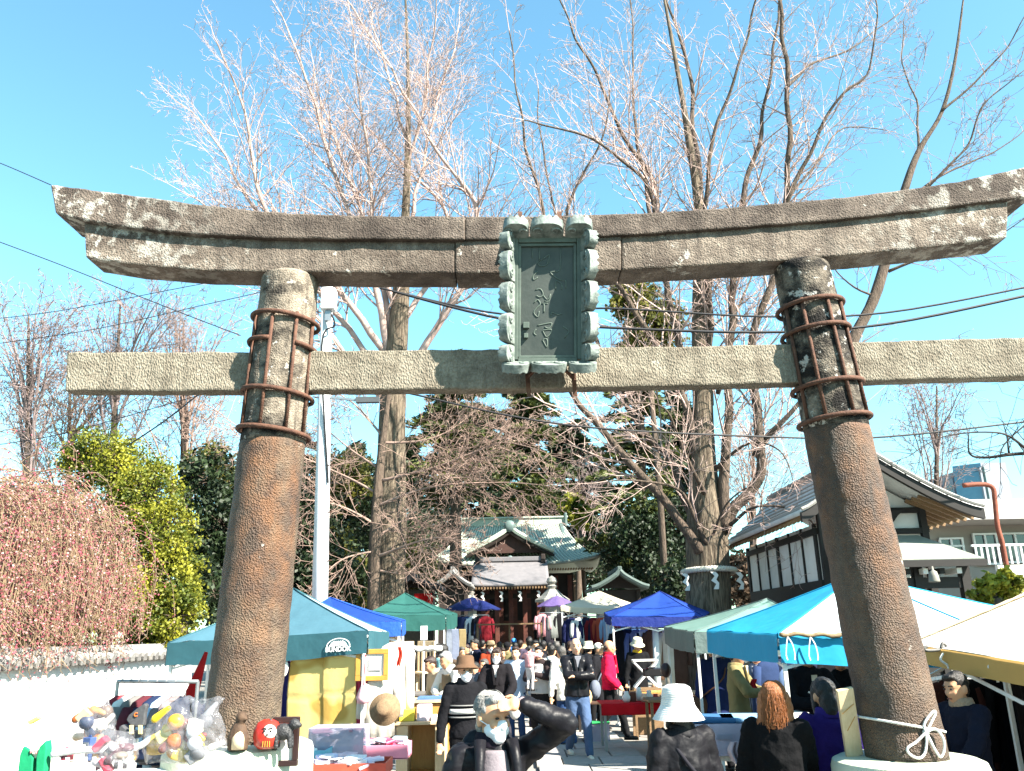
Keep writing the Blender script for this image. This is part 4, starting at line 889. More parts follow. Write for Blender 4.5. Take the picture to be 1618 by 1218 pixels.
def bare_tree(name, label, Y, trunk, limbs, mat, tmat, side=(0.9, 3, 0.45), group='large bare trees', minr=0.006, up=0.3, dens=0.9, spread=2.0, lvl=2, spacing=0.42, trunk_name='trunk', wob=0.22, dark=False):
    """trunk / limbs: lists of (px, py, dY, radius) traced in the picture at the tree's own distance"""
    base = P(trunk[0][0], trunk[0][1], Y)
    t = T(name, label, 'tree', (base.x, Y, 0), group)
    segs = []
    def line(pp): return [P(a, b, Y + dy) for a, b, dy, r_ in pp], [r_ for *_, r_ in pp]
    pts, rad = line(trunk)
    pts = [Vector((pts[0].x, pts[0].y, -0.1))] + pts; rad = [rad[0] * 1.35] + rad
    sp = smoothpts(pts, 6); sr = [interp([(i, r_) for i, r_ in enumerate(rad)], i / 6) for i in range(len(sp))]
    tm = MB(); n_ = 28; vs = []
    for i, (p, r_) in enumerate(zip(sp, sr)):
        for j in range(n_):
            th = 2 * math.pi * j / n_; o_ = Vector((math.cos(th), math.sin(th), 0))
            rr_ = r_ * (1 + 0.10 * nz(Vector((o_.x * 2, o_.y * 2, p.z * 0.35 + base.x)), 1.0) + 0.05 * nz(Vector((o_.x * 6, o_.y * 6, p.z * 0.8)), 1.0)); vs.append(p + o_ * rr_)
    tm.add(vs, [(i * n_ + j, i * n_ + (j + 1) % n_, (i + 1) * n_ + (j + 1) % n_, (i + 1) * n_ + j) for i in range(len(sp) - 1) for j in range(n_)])
    tm.build(trunk_name, tmat, t, smooth=True)
    for pp in limbs:
        pts, rad = line(pp); sp = smoothpts(pts, 6); sr = [interp([(i, r_) for i, r_ in enumerate(rad)], i / 6) for i in range(len(sp))]
        sp = [p + Vector((nz(p, 0.9), nz(p + Vector((5, 5, 5)), 0.9), 0)) * 0.12 for p in sp]
        MB().tube(sp, sr, 9).build('limb', bark_b if dark else (tmat if rad[0] > 0.13 else mat), t, smooth=True)
        tot = sum((sp[i + 1] - sp[i]).length for i in range(len(sp) - 1)); acc = 0; nxt = 0.15 * tot if len(limbs) > 1 else 0
        for i in range(len(sp) - 1):
            L = (sp[i + 1] - sp[i]).length; d = (sp[i + 1] - sp[i]).normalized()
            while acc + L > nxt:
                f = nxt / tot; p = sp[i].lerp(sp[i + 1], (nxt - acc) / max(L, 1e-6)); r_ = lerp(sr[i], sr[i + 1], 0.5)
                sl_ = side[0] + (side[1] - side[0]) * (math.sin(math.pi * min(1, 0.25 + f * 0.75))) * rnd.uniform(0.5, 1.0)
                dd = rdir(d, rnd.uniform(0.55, 1.0)); dd = (dd + Vector((0, 0, up * 0.5))).normalized()
                twig(segs, p, dd, sl_, max(minr * 1.3, min(r_ * 0.42, 0.035)), lvl, up, wob, dens, minr)
                nxt += spacing * rnd.uniform(0.6, 1.4)
            acc += L
        twig(segs, sp[-1], d, side[0] * 1.2, max(minr, sr[-1] * 0.9), lvl, up, wob, dens, minr)
    segmesh('twigs', segs, mat, t, 'stuff')
    return t, len(segs)
bark_w = M('pale ginkgo twig', (0.52, 0.385, 0.34), (0.3, 0.21, 0.18), sc=3, rough=0.9)
bark_t = M('grey ginkgo bark', (0.24, 0.19, 0.135), (0.075, 0.055, 0.038), sc=7, sharp=0.12, stretch=(3, 3, 0.3), bump=1.0, bsc=12, bstretch=(3, 3, 0.22), rough=0.95, bdist=0.05)
bark_p = M('pinkish twig', (0.42, 0.29, 0.235), (0.25, 0.165, 0.135), sc=3, rough=0.9)
bark_b = M('brown tree bark', (0.185, 0.135, 0.1), (0.065, 0.047, 0.036), sc=5, stretch=(3, 3, 0.5), bump=1.0, bsc=16, bstretch=(3, 3, 0.35), rough=0.95, bdist=0.05)
def tl(pts, r0, r1, dy0=0.0, dy1=0.0):
    n = len(pts) - 1
    return [(a, b, lerp(dy0, dy1, i / n), 0.74 * lerp(r0, r1, (i / n) ** 0.6)) for i, (a, b) in enumerate(pts)]
cnt = []
# big ginkgo on the left
cnt.append(bare_tree('ginkgo_tree', 'tall bare pale-twigged ginkgo on the left, trunk behind the green tent', 22,
    [(608, 985, 0, 0.47), (616, 870, 0, 0.43), (618, 740, 0, 0.40), (622, 620, 0, 0.34), (632, 480, 0, 0.25), (641, 334, 0, 0.125), (645, 200, 0, 0.075), (644, 90, 0, 0.045), (640, -20, 0, 0.03)],
    [tl([(612, 560), (520, 440), (422, 334), (400, 245), (385, 175), (363, 114), (340, 60)], 0.15, 0.02, 0, -2.5),
     tl([(622, 600), (590, 440), (551, 334), (510, 216), (494, 151), (473, 82), (440, 20)], 0.17, 0.025, 0, -1),
     tl([(625, 560), (600, 430), (573, 334), (547, 265), (522, 200), (504, 151), (492, 90)], 0.15, 0.02, 0, 1.5),
     tl([(626, 500), (600, 400), (588, 334), (580, 245), (571, 175), (567, 114), (551, 6)], 0.14, 0.02, 0, -2),
     tl([(630, 620), (690, 520), (745, 420), (755, 334), (726, 286), (690, 241), (647, 163), (592, 61), (550, 0)], 0.17, 0.03, 0, -2.5),
     tl([(628, 520), (690, 420), (706, 334), (653, 277), (608, 228), (567, 188), (530, 140)], 0.13, 0.02, 0, 2),
     tl([(612, 600), (480, 430), (400, 326), (355, 245), (322, 196), (270, 152)], 0.13, 0.015, 0, 1),
     tl([(610, 640), (470, 470), (370, 400), (330, 330), (285, 300)], 0.11, 0.015, 0, -2),
     tl([(640, 400), (668, 260), (690, 160), (715, 80), (728, 10)], 0.1, 0.02, 0, 2),
     tl([(644, 230), (615, 120), (590, 40), (580, -10)], 0.07, 0.02, 0, 2),
     tl([(645, 260), (672, 150), (680, 60), (690, -10)], 0.07, 0.02, 0, -2)],
    bark_w, bark_t, side=(0.9, 3.0), minr=0.0048, dens=0.9, spacing=0.26, lvl=2, wob=0.2)[1])
# the low horizontal branches of the left tree, pinkish
cnt.append(bare_tree('zelkova_tree', 'bare pinkish tree with layered drooping branches between the pole and the shrine roof', 20,
    [(590, 990, 0, 0.16), (592, 860, 0, 0.14), (600, 740, 0, 0.11), (612, 640, 0, 0.06), (620, 560, 0, 0.03)],
    [tl([(592, 880), (640, 862), (690, 850), (725, 852)], 0.06, 0.012, 0, -1.5), tl([(596, 800), (680, 770), (780, 762), (860, 768)], 0.06, 0.012, 0, -1),
     tl([(600, 760), (700, 735), (790, 700), (850, 712)], 0.06, 0.012, 0, -2), tl([(606, 700), (690, 690), (760, 640)], 0.05, 0.012, 0, 0), tl([(594, 830), (540, 800), (480, 790), (440, 800)], 0.05, 0.012, 0, -1),
     tl([(594, 870), (550, 880), (520, 900)], 0.04, 0.012, 0, -1), tl([(600, 740), (540, 700), (490, 650)], 0.05, 0.012, 0, 1), tl([(606, 690), (560, 640), (520, 610)], 0.05, 0.012, 0, 1), tl([(598, 780), (520, 740), (400, 690), (330, 640)], 0.05, 0.012, 0, 1), tl([(595, 850), (640, 822), (680, 815)], 0.05, 0.012, 0, 1.5), tl([(594, 900), (640, 905), (690, 880)], 0.04, 0.012, 0, 1.0)],
    bark_p, bark_b, side=(0.8, 1.9), minr=0.006, dens=1.0, spacing=0.14, lvl=2, up=0.05)[1])
# roped sacred tree on the right
cnt.append(bare_tree('ginkgo_tree', 'massive multi-stemmed bare ginkgo with a white sacred rope round its trunk', 20.5,
    [(1120, 990, 0, 0.56), (1120, 903, 0, 0.52), (1118, 850, 0, 0.5), (1115, 800, 0, 0.42), (1112, 731, 0, 0.30), (1110, 620, 0, 0.25), (1105, 500, 0, 0.2), (1104, 329, 0, 0.13), (1088, 217, 0, 0.1), (1073, 126, 0, 0.07), (1050, 0, 0, 0.04)],
    [tl([(1105, 870), (1077, 826), (995, 735), (943, 666), (913, 626), (870, 540), (856, 334), (830, 222), (820, 167), (803, 50)], 0.2, 0.02, -0.3, -2.5),
     tl([(1108, 850), (1085, 800), (1060, 730), (1000, 660), (950, 560), (900, 420), (876, 334), (856, 222), (848, 140)], 0.2, 0.02, 0, 2),
     tl([(1110, 760), (1085, 640), (1035, 542), (973, 453), (920, 380), (896, 334), (921, 273), (952, 212), (960, 140)], 0.17, 0.02, 0, -1.5),
     tl([(1112, 700), (1095, 600), (1060, 500), (1040, 329), (1022, 273), (992, 222), (967, 177), (941, 116), (911, 61), (880, -5)], 0.18, 0.03, 0, -1),
     tl([(1050, 420), (1027, 298), (977, 248), (926, 215), (856, 195), (825, 190)], 0.09, 0.02, -1, -2.5),
     tl([(1040, 380), (1012, 258), (1002, 167), (1002, 91), (995, 0)], 0.1, 0.025, -1, 1),
     tl([(1118, 700), (1112, 500), (1106, 324), (1098, 202), (1086, 101), (1068, 45), (1052, -5)], 0.2, 0.04, 0.6, 1.5),
     tl([(1120, 640), (1118, 450), (1113, 324), (1129, 212), (1154, 142), (1184, 40), (1200, -10)], 0.14, 0.03, 0, -2),
     tl([(1140, 840), (1146, 720), (1150, 620), (1160, 450), (1172, 321), (1194, 243), (1204, 187), (1217, 116), (1228, 0)], 0.22, 0.04, -0.2, -1),
     tl([(1140, 850), (1155, 808), (1187, 777), (1202, 731), (1190, 600), (1190, 538), (1210, 470), (1240, 400), (1245, 321), (1245, 243), (1242, 126), (1237, 66), (1230, -5)], 0.24, 0.07, 0, -1.5),
     tl([(1245, 330), (1250, 300), (1280, 243), (1306, 187), (1336, 147), (1376, 106), (1382, 0)], 0.11, 0.025, -1.2, -2.5),
     tl([(1243, 340), (1256, 298), (1295, 253), (1336, 202), (1400, 205)], 0.08, 0.015, -1.2, 0.5),
     tl([(1243, 140), (1280, 101), (1346, 76), (1420, 20)], 0.07, 0.02, -1.3, 0.5),
     tl([(1195, 720), (1212, 692), (1241, 659), (1290, 600), (1340, 560)], 0.16, 0.04, 0, -1.5),
     tl([(1135, 620), (1160, 500), (1187, 442), (1230, 330)], 0.09, 0.02, 0, 2),
     tl([(1118, 860), (1075, 780), (1010, 760), (960, 760)], 0.09, 0.015, -0.4, -2),
     tl([(1110, 780), (1070, 690), (1040, 640), (960, 640)], 0.08, 0.015, -0.4, -2.5),
     tl([(1150, 830), (1200, 800), (1260, 810), (1300, 850)], 0.07, 0.012, -0.4, -2.5),
     tl([(1130, 740), (1180, 700), (1230, 710), (1250, 760)], 0.07, 0.012, -0.4, -2.5),
     tl([(1128, 845), (1145, 800), (1190, 770), (1210, 830)], 0.05, 0.012, -0.5, -2)],
    bark_w, bark_t, side=(0.9, 2.7), minr=0.005, dens=0.85, spacing=0.36, lvl=2, wob=0.2, dark=True)[1])
cnt.append(bare_tree('ginkgo_tree', 'slender bare tree rising behind the right end of the torii lintel', 26,
    [(1300, 980, 0, 0.3), (1330, 600, 0, 0.24), (1385, 460, 0, 0.2), (1429, 301, 0, 0.15), (1452, 238, 0, 0.12), (1488, 177, 0, 0.08), (1508, 101, 0, 0.06), (1522, 0, 0, 0.03)],
    [tl([(1429, 320), (1467, 293), (1528, 228), (1558, 162), (1620, 110)], 0.1, 0.02, 0, -1.5), tl([(1452, 238), (1445, 160), (1425, 90), (1430, 30)], 0.07, 0.02, 0, 1), tl([(1440, 310), (1500, 270), (1570, 240), (1640, 190)], 0.08, 0.02, 0, 1.5),
     tl([(1488, 177), (1550, 120), (1600, 60), (1630, 10)], 0.07, 0.02, 0, -1), tl([(1400, 430), (1480, 400), (1560, 380), (1640, 330)], 0.08, 0.015, 0, -2), tl([(1390, 470), (1330, 440), (1290, 380)], 0.06, 0.015, 0, -1), tl([(1350, 560), (1450, 600), (1540, 590)], 0.07, 0.015, 0, -2)],
    bark_p, bark_b, side=(0.9, 2.4), minr=0.0085, dens=0.6, spacing=0.6, lvl=2, dark=True)[1])
# dark branch reaching in at the right edge below the tie beam
cnt.append(bare_tree('cherry_tree', 'dark cherry branches reaching in from the right edge below the tie beam', 12,
    [(1760, 1000, 0, 0.2), (1740, 800, 0, 0.17), (1700, 700, 0, 0.12), (1690, 600, 0, 0.06)],
    [tl([(1705, 720), (1620, 716), (1560, 722), (1536, 716), (1528, 690)], 0.055, 0.012, 0, 0), tl([(1640, 718), (1600, 690), (1560, 684), (1490, 690), (1440, 720)], 0.035, 0.008, 0, -1), tl([(1600, 717), (1592, 690), (1585, 670)], 0.025, 0.008, 0, 0), tl([(1690, 640), (1640, 660), (1590, 700), (1590, 740)], 0.03, 0.008, 0, 0)],
    M('dark cherry bark', (0.05, 0.04, 0.038), (0.03, 0.024, 0.023), sc=6, rough=0.85), M('dark cherry trunk', (0.06, 0.048, 0.045), (0.035, 0.028, 0.027), sc=6, bump=0.5), side=(0.3, 0.9), minr=0.0045, dens=0.6, spacing=0.22, lvl=1, up=-0.05)[1])
# far bare trees
def far_tree(label, px, base_py, top_py, Y, w_px, mat, group='far bare trees', n=9, lean=0):
    H_ = P(px, top_py, Y); limbs = []
    r0 = 0.22
    for k in range(n):
        t0 = rnd.uniform(0.25, 0.75); y0 = lerp(base_py, top_py, t0); sx = rnd.uniform(-1, 1) * w_px / 2
        y1 = max(top_py - 5, y0 - abs(base_py - top_py) * rnd.uniform(0.25, 0.5)); y1 = lerp(top_py, y1, 0.7 if abs(sx) > w_px * 0.3 else 0.3)
        limbs.append(tl([(px + lean * t0, y0), (px + lean * t0 + sx * 0.45, lerp(y0, y1, 0.55)), (px + lean * t0 + sx, y1)], 0.09, 0.015, 0, rnd.uniform(-2, 2)))
    cnt.append(bare_tree('bare_tree', label, Y, [(px, base_py, 0, r0), (px + lean * 0.3, lerp(base_py, top_py, 0.4), 0, r0 * 0.7), (px + lean * 0.7, lerp(base_py, top_py, 0.75), 0, r0 * 0.35), (px + lean, top_py, 0, 0.03)], limbs, mat, bark_b, side=(1.0, 2.6), minr=0.0105, dens=0.9, spacing=0.9, lvl=2, group=group)[1])
bark_o = M('ochre twig', (0.36, 0.25, 0.15), (0.24, 0.16, 0.095), sc=2); bark_v = M('mauve twig', (0.33, 0.25, 0.24), (0.22, 0.165, 0.155), sc=2)
far_tree('leftmost far bare tree with pale branches above the weeping tree', 45, 960, 500, 27, 190, bark_v, n=12)
far_tree('far bare tree with ochre twigs just above the pink weeping tree', 110, 960, 590, 33, 260, bark_o, n=14)
far_tree('far bare tree whose tips show over the left end of the tie beam', 170, 960, 480, 30, 220, bark_v, n=12, lean=20)
far_tree('far bare tree between the evergreen shrub and the left pillar', 290, 960, 510, 34, 230, bark_p, n=14)
far_tree('far bare tree showing above the temple gable roof', 1480, 960, 610, 40, 190, bark_v, n=10)
far_tree('far bare tree between the shrine roof and the dark conifer', 915, 960, 740, 52, 130, bark_v, n=8)
far_tree('thin bare tree right of the roped trunk over the pale shed', 1190, 960, 690, 36, 120, bark_p, n=8)
# ------------------------------------------------------------------ foliage
def leaf_mesh(name, C, N, size, mat, parent, elong=1.6, kind='stuff', droop=0.0, dirs=None):
    """one small folded quad per leaf at centres C"""
    k = len(C); d = np.random.normal(size=(k, 3)) if dirs is None else dirs + np.random.normal(size=(k, 3)) * 0.45
    d[:, 2] -= droop; d /= np.linalg.norm(d, axis=1, keepdims=True)
    r = np.random.normal(size=(k, 3)); a = np.cross(d, r); a /= np.linalg.norm(a, axis=1, keepdims=True)
    s = size * np.random.uniform(0.6, 1.3, (k, 1))
    V = np.stack([C - d * s * elong * 0.5, C + a * s * 0.5, C + d * s * elong * 0.5, C - a * s * 0.5], axis=1)
    return rawmesh(name, V.reshape(-1, 3), np.arange(4 * k).reshape(-1, 4), mat, parent, kind)
def leafmat(name, c1, c2, c3, tr=0.25):
    m = M(name, c1, c2, sc=1.4, detail=6, rough=0.55, mix=0.5, sharp=0.12, transl=tr, spec=0.3); return m
lf_cedar = leafmat('cedar needles', (0.14, 0.16, 0.035), (0.025, 0.045, 0.018), None, 0.2)
lf_dark = leafmat('dark evergreen leaf', (0.035, 0.06, 0.02), (0.012, 0.022, 0.009), None, 0.15)
lf_yel = leafmat('yellow green leaf', (0.42, 0.4, 0.035), (0.075, 0.11, 0.014), None, 0.3)
lf_olive = leafmat('olive leaf', (0.24, 0.22, 0.04), (0.07, 0.09, 0.02), None, 0.3)
def conifer(label, px, Y, top_py, base_py, w_px, mat, layers=22, leaves=13000, size=0.17, group='evergreens behind the shrine', bare=0.12):
    top = P(px, top_py, Y); bot = P(px, base_py, Y); W = w_px / F * Y * 0.5
    t = T('conifer_tree', label, 'tree', (bot.x, Y, 0), group)
    MB().tube([(bot.x, Y, -0.1), (lerp(bot.x, top.x, 0.5), Y, top.z * 0.5), (top.x, Y, top.z)], [0.4, 0.25, 0.03], 10).build('trunk', bark_b, t, smooth=True)
    C = []; D = []; br = []
    for i in range(layers * 5):
        f = rnd.uniform(0, 1) ** 0.9; z = lerp(bot.z + (top.z - bot.z) * bare, top.z, f); ln = W * (1 - f * 0.85) * rnd.uniform(0.55, 1.1); th = rnd.uniform(0, 2 * math.pi)
        o = Vector((lerp(bot.x, top.x, f), Y, z)); d = Vector((math.cos(th), math.sin(th), rnd.uniform(-0.1, 0.25)))
        prev = o; m_ = 8
        for j in range(1, m_ + 1):
            q = o + d * ln * j / m_ + Vector((0, 0, -0.25 * ln * (j / m_) ** 2)); br.append((*prev, *q, 0.05 * (1 - j / 9) + 0.008, 0.05 * (1 - (j + 1) / 10) + 0.006)); prev = q
            w_ = ln * 0.33 * (1.1 - j / m_) + 0.12
            for _ in range(int(leaves / (layers * 5 * m_))):
                ang = rnd.uniform(-1, 1); sd = Vector((-d.y, d.x, 0)) * ang * w_
                C.append(q + sd + Vector((rnd.gauss(0, 0.06), rnd.gauss(0, 0.06), rnd.gauss(0, 0.07) - 0.12 * abs(ang)))); D.append(d + sd * 0.8)
    segmesh('branches', br, bark_b, t, 'stuff')
    leaf_mesh('foliage', np.array([tuple(c) for c in C]), None, size, mat, t, 3.6, droop=0.1, dirs=np.array([tuple(c) for c in D]))
conifer('tall dark cedar behind the tie beam just left of the tablet', 720, 40, 560, 960, 300, lf_cedar, leaves=22000, size=0.11, bare=0.42)
conifer('tall dark cedar directly behind the shrine roof under the tablet', 830, 54, 590, 960, 260, lf_cedar, leaves=22000, size=0.15, bare=0.35)
conifer('dark evergreen right of the shrine roof behind the left limbs of the roped tree', 1010, 40, 450, 960, 210, lf_cedar, leaves=23000, size=0.12)
conifer('dark evergreen behind the trunk of the roped tree', 1075, 44, 600, 960, 210, lf_dark, leaves=15000, size=0.13)
conifer('cedar beside the left big trunk behind the pinkish branches', 560, 36, 700, 960, 220, lf_dark, leaves=15000, size=0.12)
conifer('dark evergreen behind the left pillar', 380, 34, 740, 960, 200, lf_dark, leaves=13000, size=0.11)
conifer('broad dark cedar far behind the shrine roof, left of its ridge', 760, 64, 640, 960, 330, lf_dark, leaves=13000, size=0.24, bare=0.3)
conifer('broad dark cedar far behind the shrine roof, right of its ridge', 905, 66, 660, 960, 300, lf_dark, leaves=13000, size=0.24, bare=0.2)
conifer('broad dark cedar behind the utility pole', 455, 42, 650, 960, 250, lf_dark, leaves=13000, size=0.17)
conifer('dark evergreen close left of the shrine roof', 650, 58, 690, 960, 150, lf_dark, leaves=26000, size=0.13)
def bush(name, label, blobs, mat, n, size, cat='bush', group=None, stem=True, elong=1.6):
    """blobs: (px, py, Y, radius_px) leafy masses"""
    cs = [(P(a, b, Y), r_ / F * Y) for a, b, Y, r_ in blobs]; mx = sum((c for c, _ in cs), Vector()) / len(cs)
    t = T(name, label, cat, (mx.x, mx.y, 0), group)
    C = []; tot = sum(r_ ** 2 for _, r_ in cs); br = []
    root = Vector((mx.x, mx.y, 0)); jn = Vector((mx.x, mx.y, max(0.15, min(c.z - 0.5 * r_ for c, r_ in cs))))
    if jn.z > 0.4: MB().tube([root - Vector((0, 0, 0.1)), root.lerp(jn, 0.5) + Vector((0.1, 0, 0)), jn], [0.16, 0.13, 0.1], 9).build('trunk', bark_b, t, smooth=True)
    for c, r_ in cs:
        br.append((*jn, *(jn.lerp(c, 0.5) + Vector((0, 0, 0.15))), 0.06, 0.045)); br.append((*(jn.lerp(c, 0.5) + Vector((0, 0, 0.15))), *c, 0.045, 0.02))
        k = int(n * r_ ** 2 / tot); ncl = max(8, k // 45)
        for _ in range(ncl):
            d = Vector((rnd.gauss(0, 1), rnd.gauss(0, 1), rnd.gauss(0, 1))).normalized(); p = c + d * r_ * (rnd.uniform(0.25, 1.05) ** 0.5)
            br.append((*c, *p, 0.015, 0.005)); cr_ = r_ * rnd.uniform(0.10, 0.2)
            for _ in range(45): C.append(p + Vector((rnd.gauss(0, cr_), rnd.gauss(0, cr_), rnd.gauss(0, cr_))))
    segmesh('branches', br, bark_b, t, 'stuff'); leaf_mesh('foliage', np.array([tuple(c) for c in C]), None, size, mat, t, elong)
    return t
bush('evergreen_shrub', 'yellow green evergreen shrub between the pink weeping tree and the left pillar', [(165, 720, 16.3, 45), (130, 735, 16.5, 40), (200, 745, 16.3, 50), (235, 780, 15.9, 52), (255, 830, 15.7, 50), (270, 880, 15.5, 48), (262, 930, 15.3, 52), (275, 975, 15.1, 45), (230, 985, 15.1, 45), (240, 1000, 14.9, 30), (205, 820, 16.3, 60), (200, 930, 15.7, 60)], lf_yel, 46000, 0.042, group=None)
bush('evergreen_tree', 'dark leafed evergreen behind the yellow green shrub and left pillar', [(330, 760, 20, 50), (350, 830, 20, 60), (320, 880, 20, 55), (340, 940, 19, 50), (420, 800, 22, 60), (470, 850, 22, 70), (520, 930, 21, 60), (540, 800, 26, 70), (450, 930, 21, 60)], lf_dark, 32000, 0.082, 'tree')
bush('evergreen_tree', 'olive tinted evergreen foliage behind the pinkish layered branches', [(500, 880, 24, 55), (560, 930, 24, 50), (540, 760, 25, 50), (650, 900, 27, 40), (330, 740, 22, 40)], lf_olive, 20000, 0.075, 'tree')
bush('evergreen_tree', 'small golden green tree right of the shrine roof ridge', [(903, 803, 48, 22), (915, 815, 48, 16), (930, 825, 47, 10)], lf_yel, 3500, 0.16, 'tree')
bush('evergreen_tree', 'dark evergreen mass behind and right of the shrine hall', [(985, 860, 42, 40), (995, 920, 38, 36), (960, 850, 56, 40), (1010, 850, 38, 50), (1050, 900, 36, 45), (1060, 830, 38, 50), (1075, 930, 33, 40)], lf_dark, 25000, 0.12, 'tree')
bush('evergreen_tree', 'dark evergreen mass behind the left side of the shrine hall', [(640, 860, 50, 60), (690, 840, 56, 50), (690, 900, 46, 50), (600, 900, 44, 60), (870, 800, 62, 30), (930, 880, 64, 45), (960, 910, 62, 45), (905, 850, 66, 30)], lf_dark, 25000, 0.14, 'tree')
bush('evergreen_tree', 'olive evergreen behind the roped tree between the torii beams', [(1010, 480, 34, 40), (1030, 520, 34, 45), (985, 470, 34, 30), (1050, 500, 34, 30)], lf_olive, 7000, 0.14, 'tree')
bush('evergreen_shrub', 'low green shrub by the beige apartment house at the right edge', [(1570, 930, 13, 22), (1592, 926, 13, 22), (1550, 938, 13, 14)], lf_yel, 3500, 0.06)
bush('evergreen_shrub', 'brown hedge behind the shed right of the roped tree', [(1185, 900, 30, 30), (1165, 930, 30, 25), (1205, 935, 30, 25)], leafmat('brown leaf', (0.18, 0.12, 0.08), (0.09, 0.06, 0.04), None), 5000, 0.12)
# ------------------------------------------------------------------ pink weeping plum
wp = T('weeping_plum_tree', 'weeping plum tree covered in pink buds above the white wall', 'tree', (-8.4, 11.5, 0))
MB().tube(smoothpts([Vector((-8.4, 11.5, -0.1)), Vector((-8.3, 11.4, 1.2)), Vector((-8.5, 11.2, 2.4)), Vector((-8.2, 11.0, 3.4))]), [0.2 - 0.006 * i for i in range(16)], 10).build('trunk', bark_b, wp, smooth=True)
sg_ = []; B1 = []; B2 = []; lm_ = []
tops = [(-20, 760), (60, 742), (110, 775), (160, 800), (200, 830), (230, 870)]
for i in range(720):
    px_ = rnd.uniform(-60, 250); Yd = rnd.uniform(8.8, 13.4)
    ty = interp(tops, px_) + rnd.uniform(0, 1) ** 1.5 * 150
    p = P(px_, ty, Yd); 
    if p.x > WX - 0.05: p.x = WX - 0.05 - rnd.uniform(0, 0.6)
    d = Vector((rnd.uniform(-0.5, 0.9), rnd.uniform(-0.6, 0.5), 0.35)).normalized(); L = max(0.6, p.z - rnd.uniform(0.9, 2.1)); n = 14; r_ = 0.009
    for j in range(n):
        d = (d + Vector((rnd.gauss(0, 0.12), rnd.gauss(0, 0.12), -0.30))).normalized(); q = p + d * L / n
        if q.x > WX + 0.25: q.x = WX + 0.25
        sg_.append((*p, *q, r_, r_ * 0.93)); r_ *= 0.93
        for _ in range(3):
            c = p.lerp(q, rnd.random()) + Vector((rnd.gauss(0, 0.03), rnd.gauss(0, 0.03), rnd.gauss(0, 0.02)))
            (B1 if rnd.random() < 0.6 else B2).append(tuple(c))
        if rnd.random() < 0.55:
            s_ = rdir(d, 0.8) * rnd.uniform(0.1, 0.3); sg_.append((*q, *(q + s_), 0.005, 0.003)); B1.append(tuple(q + s_)); B2.append(tuple(q + s_ * 0.6))
        p = q
segmesh('hanging_branches', sg_, M('weeping twig', (0.34, 0.25, 0.15), (0.18, 0.115, 0.07), sc=4), wp, 'stuff')
leaf_mesh('blossoms', np.array(B1), None, 0.026, M('pink plum bud', (0.55, 0.14, 0.18), (0.34, 0.07, 0.1), sc=6, transl=0.3), wp, 1.1)
leaf_mesh('blossoms', np.array(B2), None, 0.026, M('pale plum blossom', (0.58, 0.36, 0.35), (0.45, 0.26, 0.26), sc=6, transl=0.3), wp, 1.1)
bush('evergreen_shrub', 'dark green undergrowth behind the pink weeping tree', [(20, 900, 14.5, 60), (90, 880, 14.8, 65), (150, 920, 15, 60), (60, 960, 14.5, 60), (120, 980, 14.8, 50), (-20, 950, 14.2, 50), (30, 820, 15.5, 50), (110, 830, 15.5, 50)], lf_olive, 13000, 0.07)
# sacred rope round the big trunk
rp = P(1120, 903, 20.5); sr_ = T('sacred_rope', 'twisted white sacred rope with paper streamers round the big trunk', 'rope', rp)
for ph in (0, 2.1, 4.2):
    MB().tube([rp + Vector((math.cos(a) * (0.62 + 0.035 * math.cos(a * 18 + ph)), math.sin(a) * (0.62 + 0.035 * math.cos(a * 18 + ph)), 0.035 * math.sin(a * 18 + ph) - 0.03 * math.sin(a))) for a in [2 * math.pi * i / 120 for i in range(120)]], 0.038, 6, closed=True).build('strand', rope_m, sr_, smooth=True)
for a_ in (200, 265, 335):
    c = rp + Vector((math.cos(R(a_)) * 0.69, math.sin(R(a_)) * 0.69, -0.05))
    MB().prism([(-0.07, 0), (0.03, -0.1), (-0.06, -0.2), (0.05, -0.28), (-0.02, -0.4), (0.1, -0.4), (0.12, -0.26), (0.06, -0.18), (0.12, -0.08), (0.06, 0)], c, Vector((1, 0, 0)), Vector((0, 0, 1)), Vector((0, -1, 0)), 0, 0.012).build('paper_streamer', plaster, sr_)
print('SEGS', sum(cnt), cnt)
# ------------------------------------------------------------------ people
def skin(h): 
    c = s2l([int(h[i:i + 2], 16) / 255 for i in (0, 2, 4)])
    return M('skin_' + h, c, tuple(x * 0.88 for x in c), sc=9, rough=0.55, spec=0.35, bump=0.05, bsc=60)
SK = skin('c99572'); SKL = skin('d6a788')
def hairm(h): 
    c = s2l([int(h[i:i + 2], 16) / 255 for i in (0, 2, 4)])
    return M('hair_' + h, c, tuple(x * 0.55 for x in c), sc=40, stretch=(4, 4, 0.6), rough=0.5, bump=0.6, bsc=60, bstretch=(4, 4, 0.5), spec=0.4, bdist=0.01)
H_BLK = hairm('1b1512'); H_BRN = hairm('3a241b'); H_GRY = hairm('a8a6a2'); H_DGR = hairm('5c5854')
shoe_d = paint('#1d1a19', 0.5); shoe_w = paint('#c9c4b8', 0.6)
maskm = M('white mask', (0.82, 0.83, 0.86), (0.76, 0.77, 0.8), sc=5, rough=0.8, bump=0.1, bsc=30)
def ik(S, Tg, a, b, pole):
    S = Vector(S); Tg = Vector(Tg); d = Tg - S; L = min(d.length, (a + b) * 0.995); d.normalize(); E = S + d * L
    x = (a * a - b * b + L * L) / (2 * L); h = math.sqrt(max(0, a * a - x * x)); pole = Vector(pole); pole = pole - d * pole.dot(d)
    pole = pole.normalized() if pole.length > 1e-5 else d.orthogonal().normalized()
    return S + d * x + pole * h, E
